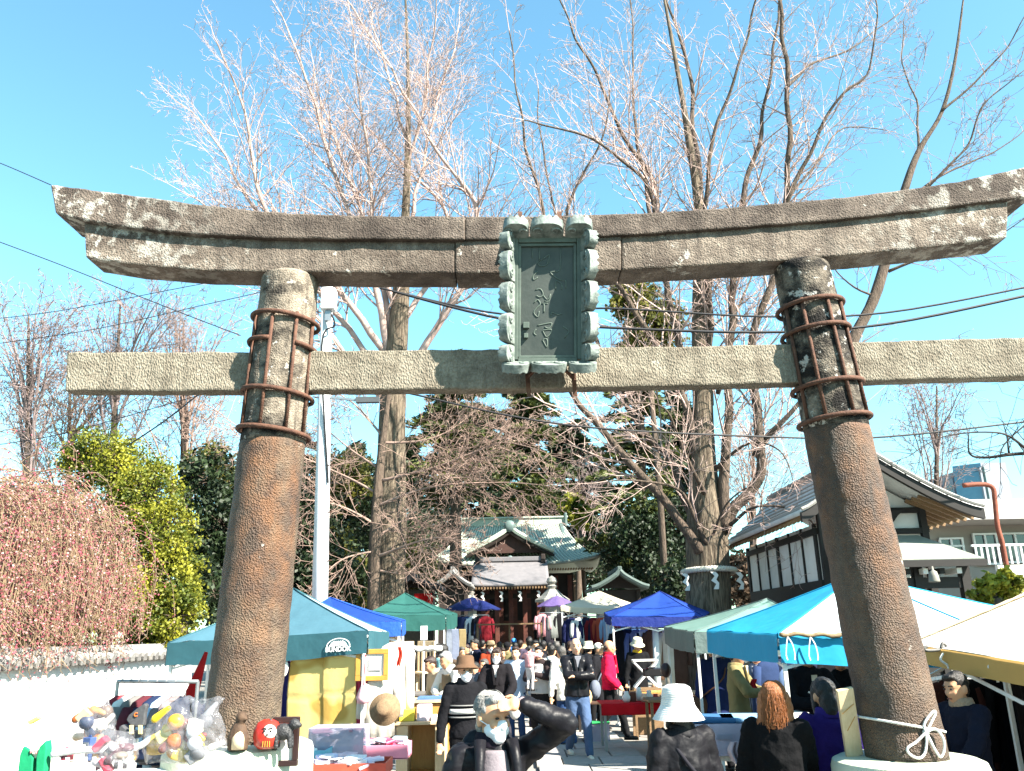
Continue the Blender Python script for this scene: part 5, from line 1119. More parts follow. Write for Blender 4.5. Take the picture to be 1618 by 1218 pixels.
def person(label, px, Y, H=1.62, yaw=0.0, top='#222222', pants='#222233', hair=('short', None), sk=None, arms=None, stride=0.0, lean=0.0, hy=0.0, hp=0.0, hat=None, mask=False, vox=0.016, coat=0.0, x=None, skirt=False, extra=None, shoes=None, puff=1.0, z0=0.0, legs=True, cap_hair=True, apron=None, vest=None, group='market visitors', collar=None, inner=None, strands=0, brows=True):
    """stands facing -Y at yaw 0; yaw turns towards +X (the viewer's right)"""
    xx = PX(px, Y, H * 0.93) if x is None else x
    t = T('person', label, 'person', (xx, Y, z0), group, R(yaw))
    sk = sk or SK; LM = Matrix.Translation((0, 0, 0.52 * H)) @ Matrix.Rotation(R(lean), 4, 'X') @ Matrix.Translation((0, 0, -0.52 * H))
    h = H
    def tw_(v): return LM @ Vector(v)
    sh_ = {-1: tw_((-0.1 * h, 0.0, 0.802 * h)), 1: tw_((0.1 * h, 0.0, 0.802 * h))}
    neck0 = tw_((0, 0.01 * h, 0.82 * h)); headc = tw_((0, -0.018 * h, 0.909 * h))
    HM = Matrix.Translation(headc) @ Matrix.Rotation(R(hy), 4, 'Z') @ Matrix.Rotation(R(hp + lean * 0.35), 4, 'X')
    arms = arms or {}
    A = {}
    for s in (-1, 1):
        tg, pole = arms.get(s, ((s * 0.17, -0.03, 0.47), (s * 0.6, 0.8, 0)))
        tgt = Vector((tg[0] * h, tg[1] * h, tg[2] * h)); tgt = tw_(tgt)
        el, wr_ = ik(sh_[s], tgt, 0.175 * h, 0.15 * h, pole); A[s] = (el, wr_)
    LG = {}
    for s in (-1, 1):
        off = stride * s; hip = Vector((s * 0.05 * h, 0, 0.515 * h)); an = Vector((s * 0.06 * h, -off * h, 0.045 * h + (0.03 * h if off < -0.1 else 0)))
        kn, an = ik(hip, an, 0.245 * h, 0.235 * h, (0, -1, 0)); LG[s] = (hip, kn, an)
    b = MB()
    # head: skull, jaw, brow, nose, ears
    k = h / 1.65
    b.ell((0, 0.008 * k, 0.025 * k), (0.074 * k, 0.092 * k, 0.092 * k), 16, 12, HM); b.ell((0, -0.022 * k, -0.045 * k), (0.058 * k, 0.062 * k, 0.072 * k), 14, 10, HM)
    b.ell((0, -0.05 * k, -0.088 * k), (0.03 * k, 0.028 * k, 0.026 * k), 10, 8, HM)
    b.rc(HM @ Vector((0, -0.084 * k, 0.012 * k)), HM @ Vector((0, -0.1 * k, -0.03 * k)), 0.009 * k, 0.016 * k, 8)
    b.ell((0, -0.08 * k, -0.066 * k), (0.024 * k, 0.012 * k, 0.009 * k), 8, 6, HM)
    b.rc(HM @ Vector((-0.035 * k, -0.075 * k, 0.03 * k)), HM @ Vector((0.035 * k, -0.075 * k, 0.03 * k)), 0.014 * k, 0.014 * k, 8)
    for s in (-1, 1): b.ell((s * 0.077 * k, 0.012 * k, -0.012 * k), (0.012 * k, 0.022 * k, 0.034 * k), 8, 6, HM); b.ell((s * 0.034 * k, -0.064 * k, -0.025 * k), (0.028 * k, 0.022 * k, 0.022 * k), 8, 6, HM)
    b.rc(neck0, HM @ Vector((0, 0.01 * k, -0.05 * k)), 0.034 * h, 0.031 * h)
    b.etube([(0, 0, 0.47 * h, 0.07 * h, 0.055 * h), (0, 0, 0.53 * h, 0.088 * h, 0.06 * h), (0, 0, 0.62 * h, 0.072 * h, 0.052 * h), (0, 0, 0.73 * h, 0.09 * h, 0.06 * h), (0, 0, 0.81 * h, 0.09 * h, 0.045 * h), (0, 0, 0.835 * h, 0.045 * h, 0.035 * h)], 16, LM)
    hands = {}
    for s in (-1, 1):
        el, wr_ = A[s]; b.rc(sh_[s], el, 0.032 * h, 0.026 * h); b.rc(el, wr_, 0.025 * h, 0.017 * h)
        f = (wr_ - el).normalized(); tip = arms.get(('h', s)); fd = Vector(tip).normalized() if tip else f
        sd = fd.cross(Vector((0, 0, 1)) if abs(fd.z) < 0.8 else Vector((0, -1, 0))).normalized() * s; sd = Vector(arms[('s', s)]).normalized() if ('s', s) in arms else sd; pn = fd.cross(sd)
        pc_ = wr_ + fd * 0.045 * k; cf = arms.get(('c', s), 1.0)
        b.rc(wr_, pc_, 0.022 * k, 0.028 * k, 8); b.rc(pc_ + sd * 0.014 * k, pc_ - sd * 0.014 * k, 0.024 * k, 0.024 * k, 8)
        for q_, (o_, ln) in enumerate(((0.027, 0.066), (0.009, 0.076), (-0.009, 0.072), (-0.026, 0.058))):
            p0 = pc_ + sd * o_ * k + fd * 0.015 * k; p1 = p0 + (fd * 0.9 + pn * 0.25 * cf + sd * o_ * 3) * ln * 0.55 * k; p2 = p1 + (fd * (1.0 - 0.3 * cf) + pn * 0.6 * cf) * ln * 0.5 * k
            rr_ = max(0.0085, vox * 0.62) * k; b.rc(p0, p1, rr_, rr_ * 0.95, 6); b.rc(p1, p2, rr_ * 0.95, rr_ * 0.85, 6)
        t0 = pc_ + sd * 0.024 * k - fd * 0.015 * k; t1 = t0 + (sd * 0.9 + fd * 0.6 + pn * 0.3) * 0.035 * k; t2 = t1 + (fd + pn * 0.3) * 0.03 * k
        b.rc(t0, t1, 0.0115 * k, 0.0105 * k, 6); b.rc(t1, t2, 0.0105 * k, 0.009 * k, 6)
        if legs:
            hip, kn, an = LG[s]; b.rc(hip, kn, 0.042 * h, 0.03 * h, 6); b.rc(kn, an, 0.028 * h, 0.02 * h, 6)
    bo = b.build('body', sk, t, local=True, vox=max(vox * 1.4, 0.0088) if vox > 0.0075 else 0.0068, smooth=True, sm=2)
    # eyes
    for s in (-1, 1):
        MB().ell((s * 0.031 * k, -0.083 * k, 0.008 * k), (0.013 * k, 0.008 * k, 0.006 * k), 8, 6, HM).build('eye', M('dark eye', (0.02, 0.015, 0.012), rough=0.3), bo, local=True, smooth=True)
        if brows: MB().rc(HM @ Vector((s * 0.018 * k, -0.091 * k, 0.03 * k)), HM @ Vector((s * 0.048 * k, -0.08 * k, 0.032 * k)), 0.004 * k, 0.003 * k, 6).build('eyebrow', H_BLK, bo, local=True)
    if not mask: MB().rc(HM @ Vector((-0.02 * k, -0.091 * k, -0.062 * k)), HM @ Vector((0.02 * k, -0.091 * k, -0.062 * k)), 0.0045 * k, 0.0045 * k, 6).build('mouth', M('lip', (0.3, 0.1, 0.08), rough=0.5), bo, local=True)
    # upper garment
    p_ = puff; zb = 0.5 - coat; tm_ = top if not isinstance(top, str) else cloth(top, bump=0.4, bsc=20)
    c = MB()
    rings = [(0, 0, 0.845 * h, 0.043 * h, 0.04 * h), (0, 0, 0.836 * h, 0.074 * h, 0.046 * h), (0, 0, 0.804 * h, 0.104 * h * p_, 0.058 * h * p_), (0, 0, 0.7 * h, 0.1 * h * p_, 0.073 * h * p_), (0, 0, 0.6 * h, 0.094 * h * p_, 0.07 * h * p_), (0, 0, 0.52 * h, 0.104 * h * p_, 0.077 * h * p_)]
    c.etube(rings[::-1], 18, LM)
    c.etube([(0, 0, zb * h, (0.106 + coat * 0.12) * h * p_, (0.078 + coat * 0.12) * h * p_), (0, 0, 0.53 * h, 0.103 * h * p_, 0.075 * h * p_)], 18, LM if coat < 0.05 else None)
    for s in (-1, 1):
        el, wr_ = A[s]; c.rc(sh_[s], el, 0.042 * h * p_, 0.038 * h * p_); c.rc(el, wr_ - (wr_ - el).normalized() * 0.012 * h, 0.038 * h * p_, 0.029 * h * p_)
    go = c.build('jacket', tm_, t, local=True, vox=max(vox * 1.6, 0.0145), disp=(0.028 if vox > 0.01 else 0.034) * k, dsz=0.09 if vox > 0.01 else 0.06, smooth=True, sm=4 if vox > 0.01 else 2)
    if inner is not False and not collar:
        MB().etube([(0, 0.008 * h, 0.808 * h, 0.066 * h, 0.058 * h), (0, 0.004 * h, 0.838 * h, 0.057 * h, 0.054 * h), (0, 0.006 * h, 0.856 * h, 0.05 * h, 0.05 * h)], 16, LM).build('collar', tm_, t, local=True, vox=vox * 1.2, smooth=True)
    if inner:
        im = cloth(inner) if isinstance(inner, str) else inner
        MB().prism([(-0.03 * h, 0.0), (0.03 * h, 0.0), (0.006 * h, -0.16 * h), (-0.006 * h, -0.16 * h)], tw_((0, -0.066 * h * p_, 0.832 * h)), Vector((1, 0, 0)), Vector((0, -0.1, 1)).normalized(), Vector((0, -1, 0)), -0.04 * h, 0.012 * h).build('shirt_front', im, t, local=True, bevel=0.006)
        for s in (-1, 1): MB().bar(tw_((s * 0.032 * h, -0.066 * h * p_, 0.835 * h)), tw_((s * 0.008 * h, -0.085 * h * p_, 0.66 * h)), 0.022 * h, 0.012 * h, up=Vector((0, -1, 0))).build('lapel', tm_, t, local=True, bevel=0.004)
    if inner is not False and not collar:
        MB().tube([tw_((0, -0.079 * h * p_, 0.67 * h)), tw_((0, -0.077 * h * p_, 0.6 * h)), tw_((0, -0.083 * h * p_, 0.52 * h))], 0.005, 5).build('placket', black_metal, t, local=True)
    if collar:
        MB().etube([(0, 0.005 * h, 0.822 * h, 0.062 * h, 0.056 * h), (0, 0.0, 0.85 * h, 0.056 * h, 0.054 * h), (0, 0, 0.868 * h, 0.05 * h, 0.05 * h)], 16, LM).build('collar', cloth(collar) if isinstance(collar, str) else collar, t, local=True, vox=vox, smooth=True)
    if vest:
        MB().etube([(0, 0, 0.5 * h, 0.114 * h * p_, 0.088 * h * p_), (0, 0, 0.62 * h, 0.108 * h * p_, 0.084 * h * p_), (0, 0, 0.72 * h, 0.11 * h * p_, 0.084 * h * p_), (0, 0, 0.8 * h, 0.088 * h, 0.068 * h)], 18, LM).build('vest', cloth(vest), t, local=True, vox=vox, disp=0.02, smooth=True)
    if apron:
        MB().etube([(0, -0.03 * h, 0.3 * h, 0.09 * h, 0.07 * h), (0, -0.03 * h, 0.55 * h, 0.09 * h, 0.06 * h), (0, -0.03 * h, 0.76 * h, 0.06 * h, 0.055 * h)], 16, LM).build('apron', cloth(apron), t, local=True, vox=vox, disp=0.02, smooth=True)
    pm = cloth(pants, bump=0.4, bsc=20) if isinstance(pants, str) else pants
    if legs:
        c = MB()
        if skirt: c.etube([(0, 0, 0.2 * h, 0.13 * h, 0.11 * h), (0, 0, 0.4 * h, 0.11 * h, 0.09 * h), (0, 0, 0.55 * h, 0.09 * h, 0.066 * h)], 18)
        else:
            c.etube([(0, 0, 0.455 * h, 0.075 * h, 0.065 * h), (0, 0, 0.5 * h, 0.098 * h, 0.07 * h), (0, 0, 0.56 * h, 0.088 * h, 0.064 * h)], 16)
            for s in (-1, 1):
                hip, kn, an = LG[s]; c.rc(hip + Vector((0, 0, -0.02 * h)), kn, 0.059 * h, 0.045 * h); c.rc(kn, an + Vector((0, 0, 0.005 * h)), 0.044 * h, 0.036 * h)
        c.build('skirt' if skirt else 'trousers', pm, t, local=True, vox=max(vox * 1.6, 0.021), disp=0.02 * k, dsz=0.1, smooth=True, sm=4)
        for s in (-1, 1):
            an = LG[s][2]; q = MB(); q.rc(an + Vector((0, 0.018 * h, -0.022 * h)), an + Vector((0, -0.09 * h, -0.026 * h)), 0.022 * h, 0.018 * h, 10); q.box(an + Vector((0, -0.036 * h, -0.04 * h)), (0.042 * h, 0.145 * h, 0.008 * h))
            q.build('shoe', shoes or shoe_d, t, local=True, smooth=True)
    # hair
    st, hm = hair; hm = hm or H_BLK
    if st and st != 'none':
        c = MB()
        if st in ('short', 'bob', 'long', 'afro'):
            g_ = {'afro': 1.35}.get(st, 1.09)
            c.ell((0, 0.022 * k, 0.04 * k), (0.074 * g_ * k, 0.086 * g_ * k, 0.085 * g_ * k), 16, 10, HM)
            c.ell((0, -0.05 * k, 0.088 * k), (0.06 * k, 0.04 * k, 0.03 * k), 12, 8, HM); c.ell((0, 0.055 * k, -0.01 * k), (0.066 * k, 0.045 * k, 0.075 * k), 12, 8, HM)
        if st == 'thin':                                     # fringe round a bald crown
            c.ell((0, 0.042 * k, 0.0), (0.079 * k, 0.066 * k, 0.052 * k), 14, 8, HM)
        if st == 'greyback':
            c.ell((0, 0.024 * k, 0.042 * k), (0.08 * k, 0.092 * k, 0.09 * k), 16, 10, HM); c.ell((0, -0.045 * k, 0.09 * k), (0.058 * k, 0.035 * k, 0.028 * k), 12, 8, HM); c.ell((0, 0.06 * k, -0.03 * k), (0.062 * k, 0.05 * k, 0.075 * k), 12, 8, HM)
        if st == 'bob':
            for s in (-1, 1): c.rc(HM @ Vector((s * 0.07 * k, -0.01 * k, 0.04 * k)), HM @ Vector((s * 0.074 * k, -0.02 * k, -0.1 * k)), 0.024 * k, 0.022 * k, 8)
            c.rc(HM @ Vector((0, 0.05 * k, 0.02 * k)), HM @ Vector((0, 0.055 * k, -0.1 * k)), 0.065 * k, 0.062 * k, 12); c.rc(HM @ Vector((-0.04 * k, -0.075 * k, 0.066 * k)), HM @ Vector((0.045 * k, -0.072 * k, 0.064 * k)), 0.022 * k, 0.02 * k, 8)
        if st == 'long':
            for s in (-1, 0, 1): c.rc(HM @ Vector((s * 0.055 * k, 0.045 * k - abs(s) * 0.02 * k, 0.02 * k)), HM @ Vector((s * 0.085 * k, 0.075 * k - abs(s) * 0.03 * k, -0.2 * k)), 0.055 * k, 0.05 * k, 10)
        if c.v: c.build('hair', hm, t, local=True, vox=min(max(vox * 0.8, 0.008), 0.016), disp=0.016, dsz=0.03, smooth=True, sm=2)
    if hat:
        kind, hm_ = hat; hmm = cloth(hm_) if isinstance(hm_, str) else hm_; q = MB(); zt = 0.055 * k
        TM = HM @ Matrix.Rotation(R(-6), 4, 'X') @ Matrix.Diagonal((k, k * 1.12, k, 1))
        if kind == 'bucket': q.lathe([(0.142, 0.018), (0.143, 0.024), (0.116, 0.045), (0.096, 0.066), (0.09, 0.135), (0.078, 0.152), (0.0, 0.156)], 28, TM); q.build('hat', hmm, t, local=True, smooth=True, solid=0.004)
        elif kind == 'fedora': q.lathe([(0.135, 0.052), (0.13, 0.046), (0.09, 0.05), (0.086, 0.115), (0.07, 0.14), (0.0, 0.132)], 28, TM); q.build('hat', hmm, t, local=True, smooth=True)
        elif kind == 'sun':
            pr = []
            for i in range(24):
                f = i / 23; r_ = interp([(0, 0.168), (0.2, 0.15), (0.42, 0.112), (0.55, 0.104), (0.75, 0.099), (0.88, 0.088), (0.96, 0.062), (1, 0.012)], f); z_ = interp([(0, -0.062), (0.2, -0.034), (0.42, 0.024), (0.55, 0.062), (0.75, 0.112), (0.88, 0.142), (0.96, 0.156), (1, 0.16)], f)
                pr += [(r_ + 0.003, z_), (r_ - 0.002, z_ + 0.004)]
            q.lathe(pr, 40, TM); q.build('hat', hmm, t, local=True, smooth=False)
        elif kind == 'cap':
            q.ell((0, 0.012, 0.055), (0.088, 0.092, 0.082), 16, 10, TM); q.ell((0, -0.11, 0.06), (0.07, 0.075, 0.012), 14, 6, TM); q.build('cap', hmm, t, local=True, smooth=True)
    if mask:
        q = MB(); q.ell((0, -0.03 * k, -0.052 * k), (0.0635 * k, 0.07 * k, 0.056 * k), 18, 12, HM); q.ell((0, -0.085 * k, -0.026 * k), (0.024 * k, 0.03 * k, 0.032 * k), 12, 8, HM); q.ell((0, -0.055 * k, -0.085 * k), (0.04 * k, 0.038 * k, 0.034 * k), 12, 8, HM)
        mo = q.build('mask', maskm, t, local=True, smooth=True, vox=min(0.009, vox), disp=0.008, dsz=0.04)
        for s in (-1, 1): MB().tube([HM @ Vector((s * 0.06 * k, -0.06 * k, -0.03 * k)), HM @ Vector((s * 0.082 * k, 0.0, -0.005 * k)), HM @ Vector((s * 0.083 * k, 0.025 * k, -0.02 * k))], 0.0022, 5).build('ear_loop', maskm, mo, local=True)
    if strands:
        q = []
        for _ in range(strands):
            a = rnd.uniform(-0.25, 1.25) * math.pi; r_ = rnd.uniform(0.995, 1.025); ph = 0.35; pr_ = None; end = rnd.uniform(1.2, 1.9) if math.sin(a) > -0.3 else rnd.uniform(0.75, 1.0)
            while ph < end:
                v = Vector((0.083 * math.sin(ph) * math.cos(a), 0.024 + 0.097 * math.sin(ph) * math.sin(a), 0.042 + 0.094 * math.cos(ph))) * k * r_; v = HM @ v
                if pr_ is not None: q.append((*pr_, *v, 0.0013, 0.0013))
                pr_ = v; ph += 0.22; a += rnd.gauss(0, 0.05)
            if st == 'long' and math.sin(a) > -0.2:
                for i in range(6):
                    v = pr_ + Vector((rnd.gauss(0, 0.004), 0.002 + rnd.gauss(0, 0.003), -0.034 * k)); q.append((*pr_, *v, 0.0012, 0.001)); pr_ = v
        so_ = segmesh('hair_strands', q, hm, t, 'stuff'); so_.matrix_parent_inverse = Matrix.Identity(4)
    if extra: extra(t, h, tw_, A, HM, LG, k)
    return t
def bag(color, s=1, size=(0.22, 0.1, 0.2), strap=True, name='shoulder_bag'):
    def f(t, h, tw_, A, HM, LG, k):
        p = Vector((s * 0.16 * h, -0.02 * h, 0.46 * h)); m_ = cloth(color)
        q = MB(); q.ell(p, size, 12, 8); bo = q.build('bag', m_, t, local=True, smooth=True)
        if strap: MB().tube(smoothpts([p + Vector((0, -0.05, size[2] * 0.7)), tw_((s * 0.05 * h, -0.085 * h, 0.7 * h)), tw_((-s * 0.07 * h, -0.03 * h, 0.835 * h)), tw_((-s * 0.02 * h, 0.09 * h, 0.7 * h)), p + Vector((0, 0.05, size[2] * 0.7))], 5), 0.012, 6).build('strap', m_, bo, local=True, smooth=True)
    return f
# --- nearest
def sweater_front(t, h, tw_, A, HM, LG, k):
    MB().etube([(0, -0.035 * h, 0.56 * h, 0.055 * h, 0.054 * h), (0, -0.035 * h, 0.72 * h, 0.06 * h, 0.054 * h), (0, -0.02 * h, 0.82 * h, 0.045 * h, 0.05 * h)], 16).build('sweater', cloth('#857c82', bump=0.15, bsc=90), t, local=True, smooth=True, vox=0.008)
    for s in (-1, 1): MB().tube([tw_((s * 0.05 * h, -0.06 * h, 0.85 * h)), tw_((s * 0.058 * h, -0.085 * h, 0.78 * h)), tw_((s * 0.055 * h, -0.098 * h, 0.65 * h)), tw_((s * 0.05 * h, -0.1 * h, 0.5 * h))], [0.03, 0.024, 0.02, 0.02], 8).build('jacket_edge', cloth('#1c1b20', rough=0.45, bump=0.5, bsc=9, name='nylon'), t, local=True, smooth=True)
    MB().etube([(0, 0.03 * h, 0.79 * h, 0.1 * h, 0.06 * h), (0, 0.045 * h, 0.84 * h, 0.085 * h, 0.05 * h), (0, 0.05 * h, 0.87 * h, 0.06 * h, 0.03 * h)], 16).build('hood', cloth('#1c1b20', rough=0.45, bump=0.5, bsc=9, name='nylon'), t, local=True, vox=0.014, disp=0.04, dsz=0.06, smooth=True)
    MB().rc(A[1][1] - (A[1][1] - A[1][0]).normalized() * 0.045, A[1][1] - (A[1][1] - A[1][0]).normalized() * 0.005, 0.036, 0.034).build('cuff', cloth('#b39a9c'), t, local=True, smooth=True)
person('grey haired woman in front wearing a white mask and black padded jacket, shading her eyes', 777, 4.3, 1.55, yaw=14, top=cloth('#1c1b20', rough=0.45, bump=0.5, bsc=9, name='nylon'), hair=('greyback', H_GRY), mask=True, hy=22, hp=3, vox=0.007, strands=650, brows=False,
       arms={1: ((0.074, -0.1, 0.953), (0.9, -0.35, 0.1)), ('h', 1): (-0.95, -0.1, -0.02), ('c', 1): 0.35, ('s', 1): (0.1, 0.6, 0.8), -1: ((-0.2, -0.02, 0.45), (-0.5, 0.8, 0))}, puff=1.02, extra=sweater_front, legs=True, collar='#211b28')
def nordic(t, h, tw_, A, HM, LG, k):
    for z, m_, hh in ((0.665, '#c4c2bd', 0.03), (0.63, '#8b8a88', 0.008), (0.70, '#8b8a88', 0.008)):
        MB().etube([(0, 0, (z - hh / 2) * h, 0.112 * h, 0.083 * h), (0, 0, (z + hh / 2) * h, 0.112 * h, 0.083 * h)], 24).build('pattern_band', cloth(m_), t, local=True, smooth=True)
person('man in a brown bucket hat and white mask, black sweater with a white band', 735, 9.0, 1.58, yaw=10, top='#15151a', pants='#101014', hair=('short', H_BLK), mask=True, hat=('bucket', '#6f5440'), vox=0.011, extra=nordic, hy=5, collar='#2a2a30')
person('woman seen from behind in a white ribbed sun hat and dark jacket', 1074, 5.35, 1.47, yaw=200, top=cloth('#17161b', rough=0.6, bump=0.5, bsc=10), hair=('bob', H_BLK), hat=('sun', M('white ribbed straw', (0.72, 0.72, 0.7), (0.62, 0.62, 0.6), sc=30, rough=0.85)), vox=0.008, puff=1.1, hp=6, extra=bag('#2a2930', -1))
person('woman with long ginger-blond hair in black, seen from behind at the clear boxes', 1221, 5.5, 1.5, yaw=150, top='#0c0c0f', hair=('long', hairm('b06a35')), strands=1000, vox=0.009, puff=1.08, coat=0.12, hy=10, arms={-1: ((-0.06, -0.2, 0.55), (-0.8, 0.3, -0.2))})
person('black haired person in a purple hooded coat beside the leaning plank', 1304, 5.75, 1.5, yaw=185, top='#33206e', hair=('bob', hairm('120d0c')), vox=0.009, puff=1.15, coat=0.1, collar='#3c2a80', hp=10)
person('man in a navy jacket with pale fleece collar under the nearest tent', 1514, 6.25, 1.5, yaw=-70, top='#161a2c', pants='#0e0e12', hair=('short', H_BLK), collar=cloth('#b99f86', bump=0.8, bsc=50), vox=0.01, hp=8, puff=1.08, arms={-1: ((-0.08, -0.2, 0.56), (-0.8, 0.4, -0.1)), 1: ((0.08, -0.2, 0.56), (0.8, 0.4, -0.1))})
# --- middle distance on the path
fold = {-1: ((0.05, -0.13, 0.68), (-1, -0.1, -0.3)), 1: ((-0.04, -0.145, 0.67), (1, -0.1, -0.3))}
hold = {-1: ((-0.03, -0.17, 0.66), (-0.9, 0.2, -0.4)), 1: ((0.03, -0.17, 0.66), (0.9, 0.2, -0.4))}
low = {-1: ((-0.1, -0.15, 0.55), (-0.8, 0.5, 0)), 1: ((0.1, -0.15, 0.55), (0.8, 0.5, 0))}
person('bald man striding along the path in a black leather jacket and jeans, arms folded', 909, 13.2, 1.74, yaw=8, inner='#8d8f98', top=cloth('#1b1b1f', rough=0.35, bump=0.5, bsc=12, name='leather'), pants='#4c6284', hair=('thin', H_GRY), arms=fold, stride=0.13, vox=0.013, shoes=shoe_w, puff=1.12, sk=SKL, hy=-5)
person('balding man in a bright red jacket and black trousers walking to the right', 960, 15.0, 1.68, yaw=82, inner='#8c1020', top='#d3123f', pants='#17171a', hair=('thin', H_BRN), stride=0.16, vox=0.013, puff=1.08, collar='#a3102c', arms={1: ((0.12, -0.1, 0.53), (0.4, 0.9, 0)), -1: ((-0.12, -0.09, 0.53), (-0.4, 0.9, 0))})
person('woman with a dark bob and mask in a black cardigan, standing mid path', 785, 13.0, 1.62, yaw=-8, top='#1d1a1e', pants='#3c3a42', hair=('bob', H_BRN), mask=True, coat=0.08, vox=0.013, inner='#d8d4d2', arms=low, skirt=True, puff=1.08, sk=SKL, extra=bag('#d9d6d2', 1, (0.1, 0.05, 0.16), False))
person('woman in a pale blue long tunic and jeans behind the black cardigan woman', 815, 15.2, 1.6, yaw=-14, inner=False, top='#b9c8dc', pants='#2d4a78', hair=('short', H_BRN), coat=0.1, vox=0.014, sk=SKL)
def baby(t, h, tw_, A, HM, LG, k):
    pass
person('woman in a dark brown sweater holding a baby against her chest', 852, 15.0, 1.6, yaw=-28, top='#3a2f30', pants='#2a2728', hair=('short', H_BLK), arms={-1: ((0.0, -0.16, 0.64), (-0.9, 0.1, -0.5)), 1: ((0.02, -0.17, 0.7), (0.9, 0.2, -0.5))}, vox=0.014, sk=SKL, vest='#d8d6d4')
person('baby in pink held by the woman in the dark brown sweater', 838, 14.72, 0.74, yaw=150, top='#d69a9c', pants='#e4d9d4', hair=('short', H_BLK), vox=0.012, z0=0.86, sk=SKL, puff=1.2, arms={-1: ((-0.1, -0.18, 0.78), (-0.8, 0.2, -0.3)), 1: ((0.1, -0.18, 0.78), (0.8, 0.2, -0.3))}, group='market visitors')
person('person in a white jacket and black trousers walking away right of the baby', 870, 15.6, 1.62, yaw=165, top='#e6e2da', pants='#141416', hair=('short', H_BLK), stride=0.12, vox=0.014, lean=6, extra=bag('#cbbfae', 1))
person('black haired person in a white mask behind the baby', 845, 17.2, 1.68, yaw=15, inner='#b9b9bd', top='#2a2a30', hair=('short', H_BLK), mask=True, vox=0.016)
person('stooping person in a pale coat behind the folded-arms man, beige bag at the side', 893, 14.6, 1.62, yaw=200, top='#d9d4c9', pants='#33507f', hair=('short', H_DGR), lean=14, vox=0.014, coat=0.06, extra=bag('#c6a878', -1))
person('person in a white cap and black top browsing behind the red jacket man', 944, 17.0, 1.6, yaw=60, inner='#9aa0aa', top='#17171c', pants='#15151a', hair=('short', H_BLK), hat=('cap', '#dcd3c4'), vox=0.016, extra=bag('#6f7684', -1, (0.14, 0.1, 0.18)), hp=12)
person('person in a straw sun hat bending over clothes behind the folded-arms man', 925, 17.4, 1.62, yaw=150, top='#1d1b1c', pants='#141416', hair=('short', H_BLK), hat=('bucket', '#e6dcc0'), vox=0.016, lean=10)
person('grey haired man in a khaki vest and white sleeves bending left over the stall', 722, 12.6, 1.62, yaw=-50, top='#e4e0d8', pants='#57503f', hair=('greyback', H_GRY), lean=16, vox=0.013, vest='#8b7a62', arms=hold, hp=14)
person('dark haired person in a beige top leaning beside the khaki vest man', 703, 12.9, 1.56, yaw=-60, top='#bda98d', pants='#2a2725', hair=('short', H_BRN), lean=20, vox=0.014, arms=low, hp=12)
person('vendor with bushy black hair in a teal apron under the dark green tent', 686, 15.6, 1.66, yaw=100, inner=False, top='#7fb0b2', pants='#1b1b22', hair=('afro', H_BLK), lean=12, vox=0.016, arms=low, apron='#4a8a8c')
person('man in a navy jacket looking left below the dark blue parasol', 752, 19.0, 1.72, yaw=-70, inner='#d9d9de', top='#151a33', pants='#1a1a1f', hair=('short', H_BLK), vox=0.018, hp=8)
person('person in a brown fedora and mask with a rust red top', 775, 18.6, 1.66, yaw=12, top='#9c4025', pants='#40302a', hair=('short', H_BLK), hat=('fedora', '#a08a6e'), mask=True, vox=0.017, collar='#c94a52')
person('child with dark hair in a grey top behind the bucket hat man', 752, 14.8, 1.36, yaw=-40, top='#5d6470', hair=('short', H_BLK), vox=0.015, sk=SKL)
person('grey haired person in a dull blue jacket beside the black cardigan woman', 766, 14.4, 1.42, yaw=-35, inner='#c9ccd0', top='#5f6c7c', hair=('greyback', H_DGR), vox=0.015)
person('person in a black cap and khaki coat behind the dark bob woman', 801, 20.5, 1.62, yaw=170, top='#7d7450', pants='#33302a', hair=('short', H_BLK), hat=('cap', '#15151a'), vox=0.018, coat=0.06)
person('back of a person in a mauve grey jacket before the shrine steps', 836, 20.0, 1.74, yaw=175, top='#5c5266', pants='#26262c', hair=('short', H_BLK), vox=0.017, puff=1.08, lean=5)
person('person carrying a pale bundle next to the mauve jacket person', 822, 23.0, 1.64, yaw=160, top='#c08a70', pants='#4c3a36', hair=('short', H_BRN), vox=0.02)
person('person in a sky blue cap near the shrine steps', 812, 27.0, 1.66, yaw=180, top='#3f7fc4', pants='#2a2a30', hair=('short', H_BLK), hat=('cap', '#3f86cc'), vox=0.02)
# --- dense crowd further back
crowd = [(690, 20.5, 1.62, '#24242c', 'short', 'black', 40), (738, 21.5, 1.58, '#4a4038', 'short', 'dark brown', -30), (762, 23.5, 1.66, '#1a1c26', 'short', 'black', 170), (788, 24.2, 1.6, '#6b3434', 'bob', 'brick red', 160), (815, 21.6, 1.6, '#23262e', 'short', 'charcoal', 190),
         (858, 19.0, 1.66, '#15161c', 'short', 'black', 175), (866, 21.5, 1.6, '#3b3f4c', 'bob', 'slate grey', 150), (880, 18.6, 1.64, '#101014', 'short', 'jet black', 185), (898, 20.2, 1.62, '#2a2a30', 'short', 'dark grey', 120), (912, 19.2, 1.58, '#1d2036', 'bob', 'deep navy', 60), (933, 20.4, 1.62, '#17171b', 'short', 'black', 200), (848, 24.6, 1.62, '#8a8f98', 'short', 'pale grey', 180), (728, 17.6, 1.58, '#5a4a3c', 'short', 'brown', 30), (710, 18.4, 1.66, '#2d3138', 'short', 'dark slate', -40), (980, 20.8, 1.6, '#1a1a20', 'bob', 'black', 90), (792, 17.4, 1.55, '#3f3a3a', 'short', 'umber', 20)]
